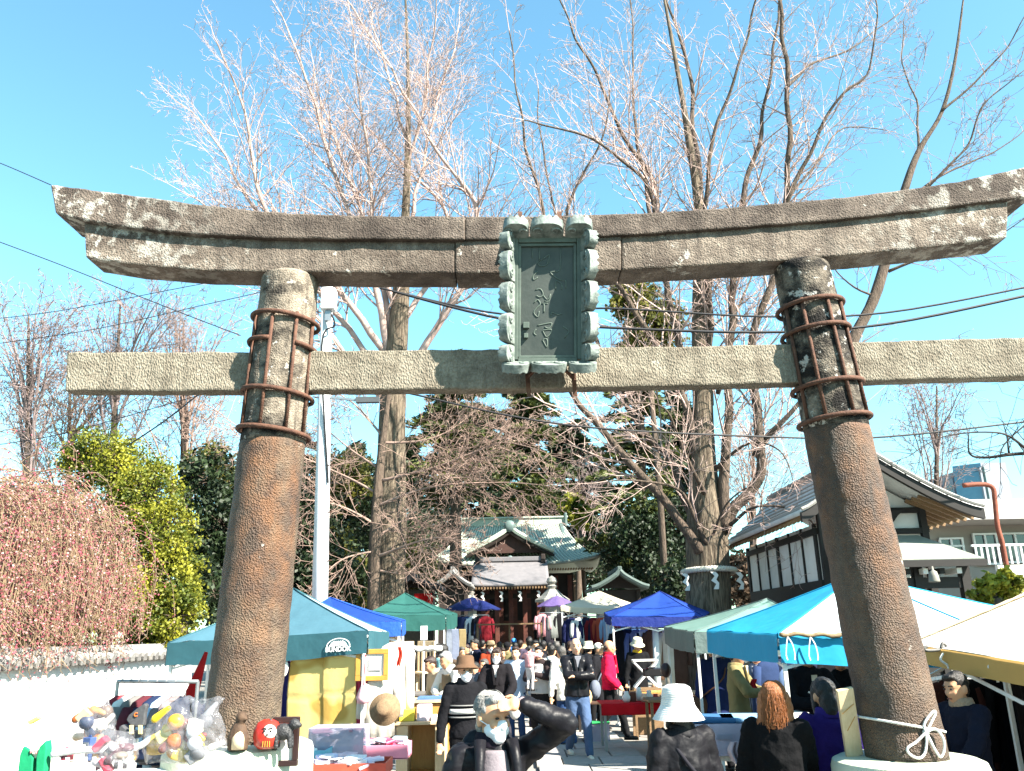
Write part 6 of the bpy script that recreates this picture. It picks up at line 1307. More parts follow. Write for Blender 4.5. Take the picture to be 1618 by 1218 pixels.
near = ['by the dark green tent', 'left of the fedora wearer', 'below the dark blue parasol', 'before the shrine steps', 'left of the mauve jacket person', 'behind the baby', 'right of the mauve jacket person', 'behind the white jacket person', 'behind the pale coat person', 'behind the bald man', 'below the cream tent', 'before the purple parasol', 'left of the navy jacket man', 'beside the teal apron vendor', 'left of the bright blue tent', 'behind the dark bob woman']
for (px_, Y_, H_, c_, st_, nm_, yw_), wh_ in zip(crowd, near):
    person('person in a %s coat in the crowd %s' % (nm_, wh_), px_, Y_, H_, yaw=yw_, top=c_, pants='#1b1b20', hair=(st_, rnd.choice([H_BLK, H_BRN, H_DGR])), vox=0.021, lean=rnd.uniform(0, 8), hp=rnd.uniform(-4, 16), hy=rnd.uniform(-25, 25), coat=rnd.choice([0, 0.06, 0.12]), arms=rnd.choice([None, low, hold]), inner=rnd.choice([None, '#b9b4aa', '#8a4a4a', '#6a7a94']))
# --- right hand stalls
person('vendor in black with a yellow scarf under the bright blue tent', 1006, 17.2, 1.66, yaw=10, top='#0e0e12', pants='#0c0c10', hair=('none', None), hat=('bucket', '#cfc6ae'), vox=0.016, coat=0.12, collar='#d9a52e', hp=25)
person('man in an olive blazer facing right under the turquoise tent', 1161, 10.2, 1.66, yaw=66, inner='#d9d4c8', top='#8f8259', pants='#17161a', hair=('short', H_BLK), vox=0.011, coat=0.05, arms=hold, hp=10)
person('person in a grey blue jacket and pale cap holding cloth beside the olive blazer man', 1194, 10.9, 1.62, yaw=-20, inner='#e2ded6', top='#77829a', pants='#23232a', hair=('short', H_BLK), hat=('cap', '#ded8cc'), vox=0.013, arms=hold, hp=18, extra=lambda t, h, tw_, A, HM, LG, k: MB().grid(lambda u, v: Vector((0.02 + 0.22 * u + 0.03 * math.sin(v * 7), -0.3 - 0.03 * math.sin(u * 9), 1.1 - 0.45 * v - 0.1 * u)), 10, 10).build('held_cloth', cloth('#9cc0cf'), t, local=True, smooth=True, solid=0.006))
person('person in a navy quilted coat seen from behind between the tent posts', 1128, 11.8, 1.68, yaw=190, top='#1d2a57', pants='#15151a', hair=('short', H_BLK), vox=0.014, coat=0.2, puff=1.1, extra=bag('#6a4a3a', 1))
def book(t, h, tw_, A, HM, LG, k):
    c = (A[-1][1] + A[1][1]) / 2 + Vector((0, -0.08, 0.04)); pg = M('page white', (0.8, 0.79, 0.74), (0.74, 0.73, 0.68), sc=20)
    for s in (-1, 1): MB().bar(c, c + Vector((s * 0.13, -0.02, 0.06)), 0.18, 0.012, up=Vector((-s * 0.4, 0, 1))).build('book_page', pg, t, local=True)
    for i in range(5):
        MB().box(tw_((0.0 + 0.0, -0.088 * h, (0.79 - i * 0.035) * h)), (0.05, 0.02, 0.055)).build('scarf', cloth('#a5202c' if i % 2 else '#d8cdbb'), t, local=True)
person('person in a dark suit and checked scarf reading an open book under the turquoise tent', 1272, 8.6, 1.68, yaw=5, top='#14151d', pants='#111116', hair=('short', H_BLK), vox=0.012, arms=hold, hp=25, extra=book)
person('person in black beside the book reader, behind the right pillar', 1326, 8.9, 1.62, yaw=-20, top='#101014', pants='#111116', hair=('short', H_BLK), vox=0.014, arms=low, hp=20)
# ------------------------------------------------------------------ racks, garments and stall goods
def garment(label, p, w_, L_, yaw, color, group=None, sleeves=True, hanger=False, n=20, name='hanging_garment', folds=6):
    """p: hanging point (top centre)"""
    p = Vector(p); t = T(name, label, 'garment', p, group, R(yaw)); m_ = color if not isinstance(color, str) else cloth(color, 0.1)
    ph = random.uniform(0, 6); q = MB(); rings = [(0, 0, 0.0, w_ * 0.12, 0.025), (0, 0, -0.04, w_ * 0.36, 0.045), (0, 0, -0.10, w_ * 0.47, 0.055), (0, 0, -0.3 * L_, w_ * 0.42, 0.06), (0, 0, -0.6 * L_, w_ * 0.44, 0.07), (0, 0, -L_, w_ * 0.48, 0.085)]
    q.etube(rings[::-1], 28); vs = []
    for v in q.v:
        f = min(1, -v[2] / L_); a = math.atan2(v[1], v[0]); s_ = 1 + 0.28 * f * math.sin(a * folds + ph) * (1 if abs(v[1]) > 0.001 else 0); vs.append((v[0] * (1 + 0.04 * f * math.sin(a * 3 + ph)), v[1] * s_ + 0.02 * f * math.sin(v[0] * 14 + ph), v[2] + 0.015 * math.sin(v[0] * 9 + ph) * f))
    q.v = vs; q.build('cloth_body', m_, t, local=True, smooth=True)
    if sleeves:
        for s in (-1, 1):
            MB().tube([(s * w_ * 0.42, 0, -0.08), (s * w_ * 0.52, -0.01, -0.2 * L_ - 0.05), (s * w_ * 0.55, 0.0, -0.55 * L_), (s * w_ * 0.54, 0.01, -0.68 * L_)], [0.05, 0.06, 0.055, 0.06], 8).build('sleeve', m_, t, local=True, smooth=True)
    if hanger:
        MB().tube(smoothpts([Vector((0, 0, -0.01)), Vector((0, 0, 0.06)), Vector((0.025, 0, 0.09)), Vector((0.0, 0, 0.115)), Vector((-0.02, 0, 0.1))], 4), 0.003, 5).build('hanger_hook', grey_metal, t, local=True)
    return t
def rack(label, a, b, zt, name='clothes_rack', m_=grey_metal):
    a = Vector(a); b = Vector(b); c = (a + b) / 2; t = T(name, label, 'clothes rack', (c.x, c.y, 0)); d = (b - a).normalized(); sd = Vector((-d.y, d.x, 0))
    MB().tube([(a.x, a.y, zt), (b.x, b.y, zt)], 0.014, 8).build('rail', m_, t, smooth=True)
    for p in (a, b):
        MB().tube([(p.x, p.y, 0.05), (p.x, p.y, zt)], 0.013, 8).build('upright', m_, t); MB().bar((p.x - sd.x * 0.22, p.y - sd.y * 0.22, 0.04), (p.x + sd.x * 0.22, p.y + sd.y * 0.22, 0.04), 0.03, 0.03).build('foot', m_, t)
    return t
# left rack behind the toy table
ra, rb_ = P(186, 1079, 6.6), P(313, 1074, 6.3); zt = (ra.z + rb_.z) / 2
rack('steel clothes rail with hangers in front of the white wall', (ra.x, ra.y, 0), (rb_.x, rb_.y, 0), zt)
gl = [('#8d3a44', 'dark red'), ('#dedbd6', 'white'), ('#7c7a78', 'grey'), ('#5e2a33', 'maroon'), ('#22304f', 'navy'), ('#b9cfe4', 'pale blue'), ('#8a7a7a', 'mauve grey'), ('#1f2a44', 'dark denim')]
for i, (c, nm) in enumerate(gl):
    f = 0.06 + i * 0.115; p = Vector((lerp(ra.x, rb_.x, f), lerp(ra.y, rb_.y, f), zt - 0.1))
    garment('%s garment hanging %s from the left on the steel rail by the wall' % (nm, ORD[i]), p, 0.36, 0.62, 68 + random.uniform(-8, 8), c, 'garments on the steel rail', hanger=True)
# furled red parasol and white post
a, b = P(300, 1105, 7.4), P(326, 1030, 7.4); q = T('folded_parasol', 'furled red parasol leaning beside the steel clothes rail', 'parasol', (a.x, a.y, 0))
bot_ = a - (b - a) * ((a.z - 0.02) / (b.z - a.z)); MB().tube([bot_, a, b], 0.012, 8).build('pole', white_metal, q); MB().tube([a - (b - a) * 0.35, a, a.lerp(b, 0.5), b], [0.075, 0.06, 0.04, 0.015], 10).build('furled_cloth', cloth('#b01717'), q, smooth=True)
# foreground toy table, left
Yt = 4.55
tt = T('display_table', 'white slatted display table in the left foreground', 'table', (PX(190, Yt, 0.9), Yt, 0))
z_t = P(150, 1190, Yt).z; xa, xb = PX(72, Yt, 1), PX(330, Yt, 1)
MB().box(((xa + xb) / 2, Yt + 0.22, z_t - 0.16), (xb - xa, 0.62, 0.025)).build('top', plaster, tt, bevel=0.004)
MB().tube(smoothpts([P(82, 1192, Yt - 0.05), P(120, 1186, Yt - 0.05), P(190, 1183, Yt - 0.05), P(222, 1178, Yt - 0.05), P(236, 1166, Yt)], 5), 0.017, 8).build('rail', white_metal, tt, smooth=True)
for x_ in (xa + 0.05, xb - 0.05):
    for y_ in (Yt - 0.05, Yt + 0.48): MB().box((x_, y_, (z_t - 0.17) / 2), (0.04, 0.04, z_t - 0.17)).build('leg', white_metal, tt)
for i in range(9): MB().box((lerp(xa + 0.06, xb - 0.4, i / 8), Yt - 0.05, z_t - 0.08), (0.016, 0.016, 0.14)).build('slat', white_metal, tt)
ztab = z_t - 0.145
clear_m = M('clear plastic', (0.42, 0.42, 0.45), (0.34, 0.33, 0.37), rough=0.1, alpha=0.22, spec=0.8, bump=0.8, bsc=25)
def pbag(label, px, py, Y, w_, h_, cols, yaw=0):
    p = P(px, py, Y); t = T('plastic_bag', label, 'bag', p, None, R(yaw)); q = MB(); q.etube([(0, 0, 0.0, w_ * 0.42, w_ * 0.24), (0, 0, h_ * 0.2, w_ * 0.5, w_ * 0.28), (0, 0, h_ * 0.6, w_ * 0.46, w_ * 0.25), (0.01, 0, h_ * 0.88, w_ * 0.3, w_ * 0.1), (0.01, 0, h_, w_ * 0.36, w_ * 0.05)], 20)
    q.build('film', clear_m, t, local=True, smooth=True, vox=0.012, disp=0.06, dsz=0.07, sm=1)
    for i, c in enumerate(cols + cols[::-1]):
        q = MB(); pz = h_ * lerp(0.1, 0.72, (i + 0.5) / (2 * len(cols))); px_ = random.uniform(-.3, .3) * w_; py_ = random.uniform(-.12, .08) * w_
        if i % 3 == 0: q.box((px_, py_, pz), (w_ * 0.3, w_ * 0.2, h_ * 0.2), Matrix.Rotation(random.uniform(-1, 1), 3, 'Y'))
        elif i % 3 == 1: q.ell((px_, py_, pz), (w_ * 0.16, w_ * 0.13, h_ * 0.13), 12, 8)
        else: q.rc((px_ - w_ * 0.1, py_, pz), (px_ + w_ * 0.12, py_, pz + random.uniform(-.05, .08)), w_ * 0.08, w_ * 0.05)
        q.build('content', paint(c, 0.4), t, local=True, smooth=(i % 3 > 0), bevel=0.008 if i % 3 == 0 else 0)
    return t
pbag('clear bag of orange and brown toys on the left table', 142, 1186, Yt + 0.25, 0.26, 0.30, ['#c98a4a', '#5f4634', '#dcb68a', '#b5622e', '#3c4a6a', '#e0d6d0'])
pbag('clear bag of grey and silver toys right of the left table', 316, 1206, Yt - 0.1, 0.25, 0.30, ['#a9a9ad', '#77777c', '#e1dfd6', '#c9a63c', '#c7c7cb', '#8b3a3a'])
pbag('clear bag of pink and white toys at the table front', 175, 1216, Yt - 0.2, 0.26, 0.17, ['#c24a5c', '#e7d5d8', '#5a2430', '#dfe3e2', '#8a8078'])
pbag('clear bag of yellow and brown toys in the middle of the left table', 268, 1205, Yt - 0.08, 0.27, 0.3, ['#e7c22a', '#d59a35', '#8a3a22', '#e9cf6a', '#c06a2a', '#f0df9a'])
tubs = T('plastic_tub', 'glossy yellow plastic tub among the toys on the left table', 'tub', P(246, 1190, Yt + 0.02)); MB().lathe([(0.03, 0), (0.045, 0.005), (0.05, 0.06), (0.043, 0.085), (0.02, 0.1), (0.001, 0.102)], 20, c=P(246, 1192, Yt + 0.02)).build('body', paint('#e3b710', 0.25), tubs, smooth=True)
MB().lathe([(0.051, 0.05), (0.054, 0.053), (0.051, 0.057)], 20, c=P(246, 1192, Yt + 0.02)).build('rim', paint('#c99a10', 0.3), tubs, smooth=True)
tcol = [('#d9475e', 'pink'), ('#e8e4dc', 'white'), ('#4a5f94', 'blue'), ('#6a2f3c', 'maroon'), ('#c7b8ac', 'beige'), ('#8c8f96', 'grey'), ('#e0a13c', 'amber'), ('#34363e', 'black')]
for i, (c, nm) in enumerate(tcol):
    px_ = 104 + i * 17; p = P(px_, 1201 + 3 * (i % 2), Yt - 0.02 + 0.05 * (i % 3)); tt_ = T('toy_package', '%s boxed toy, %s from the left along the front of the left table' % (nm, ORD[i]), 'toy', p, 'boxed toys on the left table', random.uniform(-0.4, 0.4)); hh = 0.05 + 0.03 * (i % 3)
    MB().box((0, 0, hh / 2), (0.055, 0.04, hh)).build('carton', paint(c, 0.35), tt_, local=True, bevel=0.003); MB().box((0, -0.021, hh / 2), (0.036, 0.002, hh * 0.6)).build('window', paint(tcol[(i + 3) % 8][0], 0.15), tt_, local=True); MB().box((0, 0, hh + 0.006), (0.02, 0.003, 0.012)).build('hang_tab', paint(c, 0.35), tt_, local=True)
# green waistcoat display at far left
wp0 = P(52, 1216, 4.5); gw = T('waistcoat', 'bright green waistcoat with a pale shirt on a stand at the far left', 'garment', (wp0.x, 4.5, 0))
def plate0(nm, pp, Y, th, m_, bev=0.005):
    f = [P(a, b, Y) for a, b in pp]; k = len(f); bk = [v + Vector((0, th, 0)) for v in f]
    MB().add(f + bk, [tuple(range(k)), tuple(range(2 * k - 1, k - 1, -1))] + [(i, k + i, k + (i + 1) % k, (i + 1) % k) for i in range(k)]).build(nm, m_, gw, bevel=bev)
gm_ = cloth('#1f9a68', bump=0.1, bsc=30)
plate0('panel', [(27, 1225), (31, 1192), (37, 1179), (45, 1184), (52, 1197), (50, 1225)], 4.5, 0.06, gm_); plate0('panel', [(56, 1225), (57, 1196), (62, 1180), (72, 1170), (73, 1184), (69, 1225)], 4.49, 0.06, gm_)
plate0('shirt_front', [(40, 1181), (46, 1160), (60, 1160), (64, 1178), (57, 1198), (52, 1198)], 4.515, 0.05, cloth('#e9e4c8'))
plate0('bow_tie', [(47, 1184), (52, 1187), (57, 1184), (57, 1191), (52, 1188), (47, 1191)], 4.49, 0.012, cloth('#c98a8c'), 0.002)
plate0('collar_band', [(42, 1140), (58, 1132), (62, 1136), (46, 1145)], 4.52, 0.03, cloth('#d8cf6a'), 0.004)
MB().tube([(wp0.x, 4.545, 0.02), (wp0.x, 4.545, wp0.z + 0.2)], 0.012, 8).build('stand', white_metal, gw)
# dark grey toy glider
dt = P(212, 1162, Yt + 0.2); d_ = T('toy_aircraft', 'dark grey winged toy with an orange ring mark and yellow bars', 'toy', dt); dgm = M('dark speckled plastic', (0.10, 0.10, 0.105), (0.055, 0.055, 0.06), sc=60, rough=0.5)
def poly_px(pp, Y): return [P(a, b, Y) for a, b in pp]
def plate(nm, pp, Y, th, m_, par, bev=0.006):
    f = poly_px(pp, Y); k = len(f); bk = [v + Vector((0, th, 0)) for v in f]
    return MB().add(f + bk, [tuple(range(k)), tuple(range(2 * k - 1, k - 1, -1))] + [(i, k + i, k + (i + 1) % k, (i + 1) % k) for i in range(k)]).build(nm, m_, par, bevel=bev)
plate('fin', [(199, 1138), (203, 1130), (214, 1121), (228, 1111), (232, 1114), (229, 1128), (227, 1146), (221, 1150), (206, 1147)], Yt + 0.2, 0.035, dgm, d_)
plate('wing', [(187, 1150), (192, 1145), (200, 1152), (213, 1156), (226, 1152), (233, 1153), (228, 1164), (214, 1167), (200, 1168), (188, 1166)], Yt + 0.185, 0.06, dgm, d_)
for x_ in (207, 221): plate('yellow_bar', [(x_ - 3, 1146), (x_ + 3, 1146), (x_ + 3, 1160), (x_ - 3, 1160)], Yt + 0.17, 0.012, paint('#d8c184'), d_, 0.002)
c_ = P(215, 1129, Yt + 0.195); MB().tube([c_ + Vector((0.009 * math.cos(R(a)), 0, 0.009 * math.sin(R(a)))) for a in range(40, 330, 20)], 0.003, 6).build('ring_mark', paint('#d86a2c'), d_)
MB().bar(dt + Vector((0, 0.03, -0.02)), Vector((dt.x, dt.y + 0.03, ztab)), 0.02, 0.02).build('prop', white_metal, d_)
# daruma on the left plinth, iron kettle, picture frame
zp_ = lB.z + 0.004
dm = Vector((PX(421, 4.94, zp_), 4.94, zp_)); da = T('daruma_doll', 'round red daruma doll with a white face at the foot of the left pillar', 'doll', dm)
MB().lathe([(0.045, 0.0), (0.068, 0.02), (0.078, 0.055), (0.074, 0.1), (0.055, 0.135), (0.025, 0.15), (0.002, 0.152)], 28, c=dm).build('body', M('lacquer red', (0.5, 0.03, 0.015), (0.4, 0.02, 0.012), rough=0.35, spec=0.5), da, smooth=True)
MB().ell(dm + Vector((0.022, -0.05, 0.088)), (0.042, 0.03, 0.04), 16, 10).build('face', paint('#efe6da', 0.5), da, smooth=True)
for s in (-1, 1):
    MB().ell(dm + Vector((0.022 + s * 0.018, -0.079, 0.096)), (0.006, 0.004, 0.006), 8, 6).build('eye', black_metal, da, smooth=True); MB().rc(dm + Vector((0.022 + s * 0.008, -0.079, 0.108)), dm + Vector((0.022 + s * 0.028, -0.074, 0.112)), 0.004, 0.003, 6).build('eyebrow', black_metal, da)
MB().ell(dm + Vector((0.022, -0.081, 0.078)), (0.005, 0.005, 0.006), 8, 6).build('nose', black_metal, da, smooth=True)
for i in range(4): MB().tube([dm + Vector((0.0 + i * 0.012, -0.076, 0.045)), dm + Vector((-0.004 + i * 0.013, -0.068, 0.015))], 0.0022, 5).build('gold_line', paint('#d9a84a', 0.4), da)
kt = Vector((PX(446, 4.92, zp_), 4.92, zp_)); ke = T('iron_lion_figure', 'small black cast iron beast figure beside the daruma', 'figurine', kt); irn = M('black cast iron', (0.05, 0.05, 0.052), (0.025, 0.025, 0.027), sc=30, rough=0.45, bump=0.5, bsc=90)
q = MB(); q.ell((0, 0, 0.085), (0.055, 0.035, 0.045)); q.ell((0.06, 0, 0.125), (0.032, 0.028, 0.03)); q.ell((0.088, 0, 0.118), (0.016, 0.018, 0.014)); q.rc((-0.05, 0, 0.1), (-0.075, 0, 0.15), 0.012, 0.008)
for lx in (-0.035, 0.04):
    for ly in (-0.02, 0.02): q.rc((lx, ly, 0.07), (lx + 0.005, ly, 0.012), 0.015, 0.013)
q.build('body', irn, ke, local=True, vox=0.005, smooth=True)
tc_ = Vector((PX(375, 4.9, zp_), 4.9, zp_)); mf = T('carved_figure', 'dark carved wooden figure with a pale front on the left plinth', 'figurine', tc_)
q = MB(); q.etube([(0, 0, 0, 0.055, 0.04), (0, 0, 0.06, 0.06, 0.045), (0, 0, 0.12, 0.04, 0.035), (0, 0, 0.14, 0.025, 0.025)], 14); q.ell((0.012, -0.005, 0.165), (0.032, 0.034, 0.034)); q.ell((0.035, -0.02, 0.16), (0.02, 0.014, 0.01)); q.build('body', M('carved brown wood', (0.12, 0.07, 0.04), (0.05, 0.03, 0.02), sc=20, bump=0.3), mf, local=True, vox=0.006, smooth=True)
MB().etube([(0.01, -0.03, 0.005, 0.035, 0.02), (0.01, -0.034, 0.06, 0.035, 0.02), (0.01, -0.02, 0.1, 0.02, 0.015)], 12).build('apron', cloth('#c9b79a'), mf, local=True, smooth=True)
def frame(label, p0, p1, Y, th, m_, inner, mat_w=0.22, name='picture_frame', tilt=0.0, label2=None):
    a, b = P(*p0, Y), P(*p1, Y); c = (a + b) / 2; w_, h_ = abs(b.x - a.x), abs(b.z - a.z); t = T(name, label, 'picture frame', (c.x, Y, c.z - h_ / 2)); f = th
    for (x_, z_, sx, sz) in ((0, h_ / 2 - f / 2, w_, f), (0, -h_ / 2 + f / 2, w_, f), (-w_ / 2 + f / 2, 0, f, h_ - 2 * f), (w_ / 2 - f / 2, 0, f, h_ - 2 * f)): MB().box(c + Vector((x_, 0, z_)), (sx, 0.03, sz)).build('rail', m_, t, bevel=0.004)
    MB().box(c + Vector((0, 0.008, 0)), (w_ - 2 * f, 0.008, h_ - 2 * f)).build('picture', inner, t); return t, c, w_, h_
frame('black and white picture frame behind the daruma doll', (432, 1133), (470, 1210), 5.0, 0.03, M('dark brown frame', (0.04, 0.02, 0.018), rough=0.4), plaster)
# ---- left tent stall: hanging yellow curtains etc
Yc = 9.5
def drape(label, p0, p1, Y, color, Y2=None, name='hanging_cloth', wav=0.03, n=4, par=None, cat='cloth', fold=0.0, arcs=None):
    a, b = P(*p0, Y), P(*p1, Y); m_ = cloth(color, 0.15) if isinstance(color, str) else color; Y2 = Y if Y2 is None else Y2
    ph = random.uniform(0, 6)
    def fn(u, v):
        z = lerp(a.z, b.z, v); return Vector((lerp(a.x, b.x, u) + 0.01 * math.sin(v * 6 + ph), lerp(Y, Y2, u) + wav * math.sin(u * n * 2 + ph) * (0.3 + v) + (0.012 if fold and abs(v - fold) < 0.03 else 0), z + 0.012 * math.sin(u * 5 + ph) * v))
    o = MB().grid(fn, 24, 30).build(name, m_, None, smooth=True, solid=0.006); tag(o, label, cat); return o
ym = M('yellow dyed cloth', (0.74, 0.56, 0.2), (0.55, 0.34, 0.08), sc=2.6, mix=0.40, sharp=0.03, detail=1, rough=0.85, transl=0.2, bump=0.2, bsc=18)
drape('left of two yellow patterned cloths hanging under the pale teal tent', (459, 1027), (512, 1180), 9.42, ym, 9.33, fold=0.5, wav=0.007)
drape('right of two yellow patterned cloths hanging under the pale teal tent', (513, 1027), (563, 1174), 9.32, ym, 9.23, fold=0.47, wav=0.007)
drape('indigo cloth with a white motif beside the left pillar', (428, 1032), (459, 1140), 9.52, '#2c2a66', 9.47)
pc_ = P(447, 1055, 9.38); o = MB().ell(pc_, (0.06, 0.012, 0.1), 14, 8).build('paper_fan', plaster, smooth=True); tag(o, 'small pale oval fan pinned to the indigo cloth', 'fan')
MB().tube([pc_ + Vector((0.03 + 0.06 * math.cos(R(a)), 0, 0.1 + 0.06 * math.sin(R(a)))) for a in range(-40, 200, 20)], 0.006, 5).build('cord', cloth('#d79ac4'), o)
drape('maroon cloth hanging behind the framed print', (562, 1068), (596, 1165), Yc + 0.4, '#4d0f1e')
drape('pink cloth edge beside the right yellow cloth', (563, 1070), (570, 1170), Yc + 0.2, '#c24a78')
ft, fc, fw, fh = frame('gold framed print hanging under the pale teal tent corner', (563, 1026), (613, 1075), 9.2, 0.05, M('gold frame', (0.5, 0.26, 0.05), (0.4, 0.19, 0.04), rough=0.4), plaster)
MB().box(fc + Vector((0.03, -0.004, 0.0)), (fw * 0.4, 0.008, fh * 0.38)).build('print', paint('#b5b4ba'), ft); MB().box(fc + Vector((0.03, -0.009, 0.0)), (fw * 0.34, 0.006, fh * 0.32)).build('print', plaster, ft)
pp_ = P(574, 1098, 9.1); o = MB().lathe([(0.02, 0.09), (0.035, 0.06), (0.075, -0.02), (0.06, -0.08), (0.0, -0.09)], 14, c=pp_).build('pouch', cloth('#d8a9b2'), smooth=True); tag(o, 'small pink drawstring pouch hanging at the tent post', 'pouch'); MB().tube([pp_ + Vector((0, 0, 0.08)), pp_ + Vector((0.01, 0, 0.4))], 0.006, 5).build('cord', cloth('#b01f3a'), o)
for i, (px_, py_, w_, L_, c, nm) in enumerate(((602, 1068, 0.36, 0.6, '#cfc8bd', 'grey white patterned kimono'), (622, 1015, 0.34, 1.05, '#ece6da', 'long white kimono'), (640, 1018, 0.26, 0.95, '#e9dccb', 'cream kimono with red accents'))):
    garment(nm + ' hanging at the right side of the pale teal tent', P(px_, py_, 9.3 + 0.25 * i), w_, L_, 20, c, 'kimono at the tent side', sleeves=(i < 2))
drape('red patterned sash on the cream kimono', (629, 1022), (634, 1052), 9.25, '#c23a2a', wav=0.01)
ho = P(608, 1120, 8.9); o = MB().lathe([(0.16, -0.02), (0.155, -0.01), (0.09, 0.0), (0.085, 0.08), (0.06, 0.1), (0.0, 0.1)], 24, Matrix.Translation(ho) @ Matrix.Rotation(R(75), 4, 'X')).build('straw_hat', M('straw', (0.3, 0.2, 0.11), (0.2, 0.125, 0.07), sc=40, bump=0.4, bsc=120), smooth=True); tag(o, 'brown straw hat hanging below the white kimono', 'hat')
def crate(label, px, py, Y, sz, m_, name='storage_box', cat='box', yaw=0, lid=None, fill=None):
    """open box standing with its base at the picture point"""
    p = P(px, py, Y) if py else Vector((PX(px, Y, 0.0), Y, 0.02)); t = T(name, label, cat, p, None, R(yaw)); w_, d_, h_ = sz; k = 0.012
    MB().box((0, 0, k / 2), (w_, d_, k)).build('bottom', m_, t, local=True)
    for x_, y_, sx, sy in ((0, -d_ / 2 + k / 2, w_, k), (0, d_ / 2 - k / 2, w_, k), (-w_ / 2 + k / 2, 0, k, d_ - 2 * k), (w_ / 2 - k / 2, 0, k, d_ - 2 * k)): MB().box((x_, y_, h_ / 2 + 0.002), (sx, sy, h_)).build('side', m_, t, local=True, bevel=0.003)
    if fill:
        for i, c in enumerate(fill):
            for j in range(5): MB().box((random.uniform(-.36, .36) * w_, random.uniform(-.32, .32) * d_, h_ * 0.72 + random.uniform(0.0, 0.06) + i * 0.008), (random.uniform(.08, .2), random.uniform(.06, .14), random.uniform(.012, .04)), Matrix.Rotation(random.uniform(0, 3), 3, 'Z') @ Matrix.Rotation(random.uniform(-.35, .35), 3, 'X')).build('packet', paint(c, 0.35), t, local=True, bevel=0.006)
    if lid: MB().box((0, 0, h_ + 0.016), (w_ + 0.03, d_ + 0.03, 0.02)).build('lid', lid, t, local=True, bevel=0.006)
    return t
clearbox = M('milky clear plastic', (0.5, 0.48, 0.6), (0.44, 0.42, 0.55), rough=0.15, alpha=0.55, spec=0.5)
crate('clear plastic box below the yellow cloths', 535, 1203, 8.2, (0.5, 0.35, 0.3), clearbox, fill=['#b98aa0', '#cfc4d2'])
crate('red tray heaped with white packets at the tent front', 545, 1222, 7.6, (0.75, 0.4, 0.1), paint('#c9503e'), name='tray', cat='tray', fill=['#efe8f0', '#e5c7d2', '#f2eef2', '#d9d2ea'])
crate('pink and white packets in a low box by the tent post', 605, 1196, 8.4, (0.5, 0.35, 0.12), paint('#d9869c'), name='tray', cat='tray', fill=['#efd2de', '#d24a6c', '#bcd7e4'])
crate('light blue plastic box at the left below the yellow cloths', 492, 1222, 7.9, (0.3, 0.3, 0.2), paint('#7fc3d6'), fill=['#dfe8ea'])
# wooden cabinet with goods, further along
cx_ = PX(668, 9.6, 0.6); cb_ = T('wooden_cabinet', 'small honey coloured wooden cabinet right of the hanging kimono', 'cabinet', (cx_, 9.6, 0))
for x_ in (-0.2, 0.2): MB().box((cx_ + x_, 9.6, 0.45), (0.12 if x_ < 0 else 0.1, 0.4, 0.86)).build('side', wood_pale, cb_, bevel=0.004)
MB().box((cx_, 9.75, 0.45), (0.3, 0.02, 0.8)).build('back', wood_orange, cb_); MB().box((cx_, 9.6, 0.9), (0.56, 0.44, 0.03)).build('top', wood_pale, cb_, bevel=0.004); MB().box((cx_, 9.6, 0.4), (0.28, 0.36, 0.02)).build('shelf', wood_orange, cb_)
for i, (dx, c, s_) in enumerate(((-0.16, '#e8d24a', (0.16, 0.2, 0.12)), (0.02, '#d9c9d2', (0.15, 0.18, 0.16)), (0.17, '#e3e0db', (0.14, 0.22, 0.05)))):
    o = MB().box((cx_ + dx, 9.55, 0.916 + s_[2] / 2), s_).build('goods_box', paint(c), bevel=0.006); tag(o, '%s small box, %s from the left on the honey wooden cabinet' % (['yellow', 'lilac', 'white'][i], ORD[i]), 'box')
ck = T('wooden_cabinet', 'second orange wooden cabinet with blue magazines behind the first one', 'cabinet', (PX(690, 10.6, 0.6), 10.6, 0)); x0_ = PX(688, 10.6, 0.6)
MB().box((x0_, 10.6, 0.52), (0.6, 0.4, 1.0)).build('body', wood_orange, ck, bevel=0.006); MB().box((x0_, 10.6, 1.045), (0.68, 0.46, 0.03)).build('top', wood_pale, ck)
o = MB().box((x0_ + 0.05, 10.55, 1.075), (0.5, 0.3, 0.025)).build('magazine', paint('#5f86b8')); tag(o, 'blue magazines lying on the second wooden cabinet', 'magazine')
crate('dark pink bucket box on the ground by the wooden cabinet', 690, 0, 11.2, (0.4, 0.3, 0.3), paint('#9c1452'), name='tub', cat='tub'); 
# grey table with blue tub, chairs, sign, items under the green tent
def table(label, px, Y, w_, d_, h_, mtop, mleg, yaw=0, name='stall_table', skirt=None):
    x = PX(px, Y, h_); t = T(name, label, 'table', (x, Y, 0), None, R(yaw)); MB().box((0, 0, h_ - 0.02), (w_, d_, 0.035)).build('top', mtop, t, local=True, bevel=0.004)
    for sx in (-1, 1):
        for sy in (-1, 1): MB().box((sx * (w_ / 2 - 0.05), sy * (d_ / 2 - 0.05), (h_ - 0.04) / 2), (0.04, 0.04, h_ - 0.04)).build('leg', mleg, t, local=True)
    if skirt:
        MB().grid(lambda u, v: Vector((lerp(-w_ / 2, w_ / 2, u) * 1.01, -d_ / 2 - 0.01 - 0.02 * math.sin(u * 22) * v, h_ + 0.002 - v * skirt[1])), 30, 6).build('table_cloth', skirt[0], t, local=True, smooth=True, solid=0.004)
        MB().box((0, 0, h_ + 0.006), (w_ * 1.015, d_ * 1.02, 0.008)).build('table_cloth_top', skirt[0], t, local=True)
    return t
table('grey stall table with baskets under the dark green tent', 655, 13.6, 1.0, 0.6, 0.95, paint('#77736f'), grey_metal)
crate('blue basket on the ground under the grey stall table', 663, 0, 12.6, (0.4, 0.35, 0.26), paint('#2d63a8'), name='basket', cat='basket', fill=['#dfe3e6'])
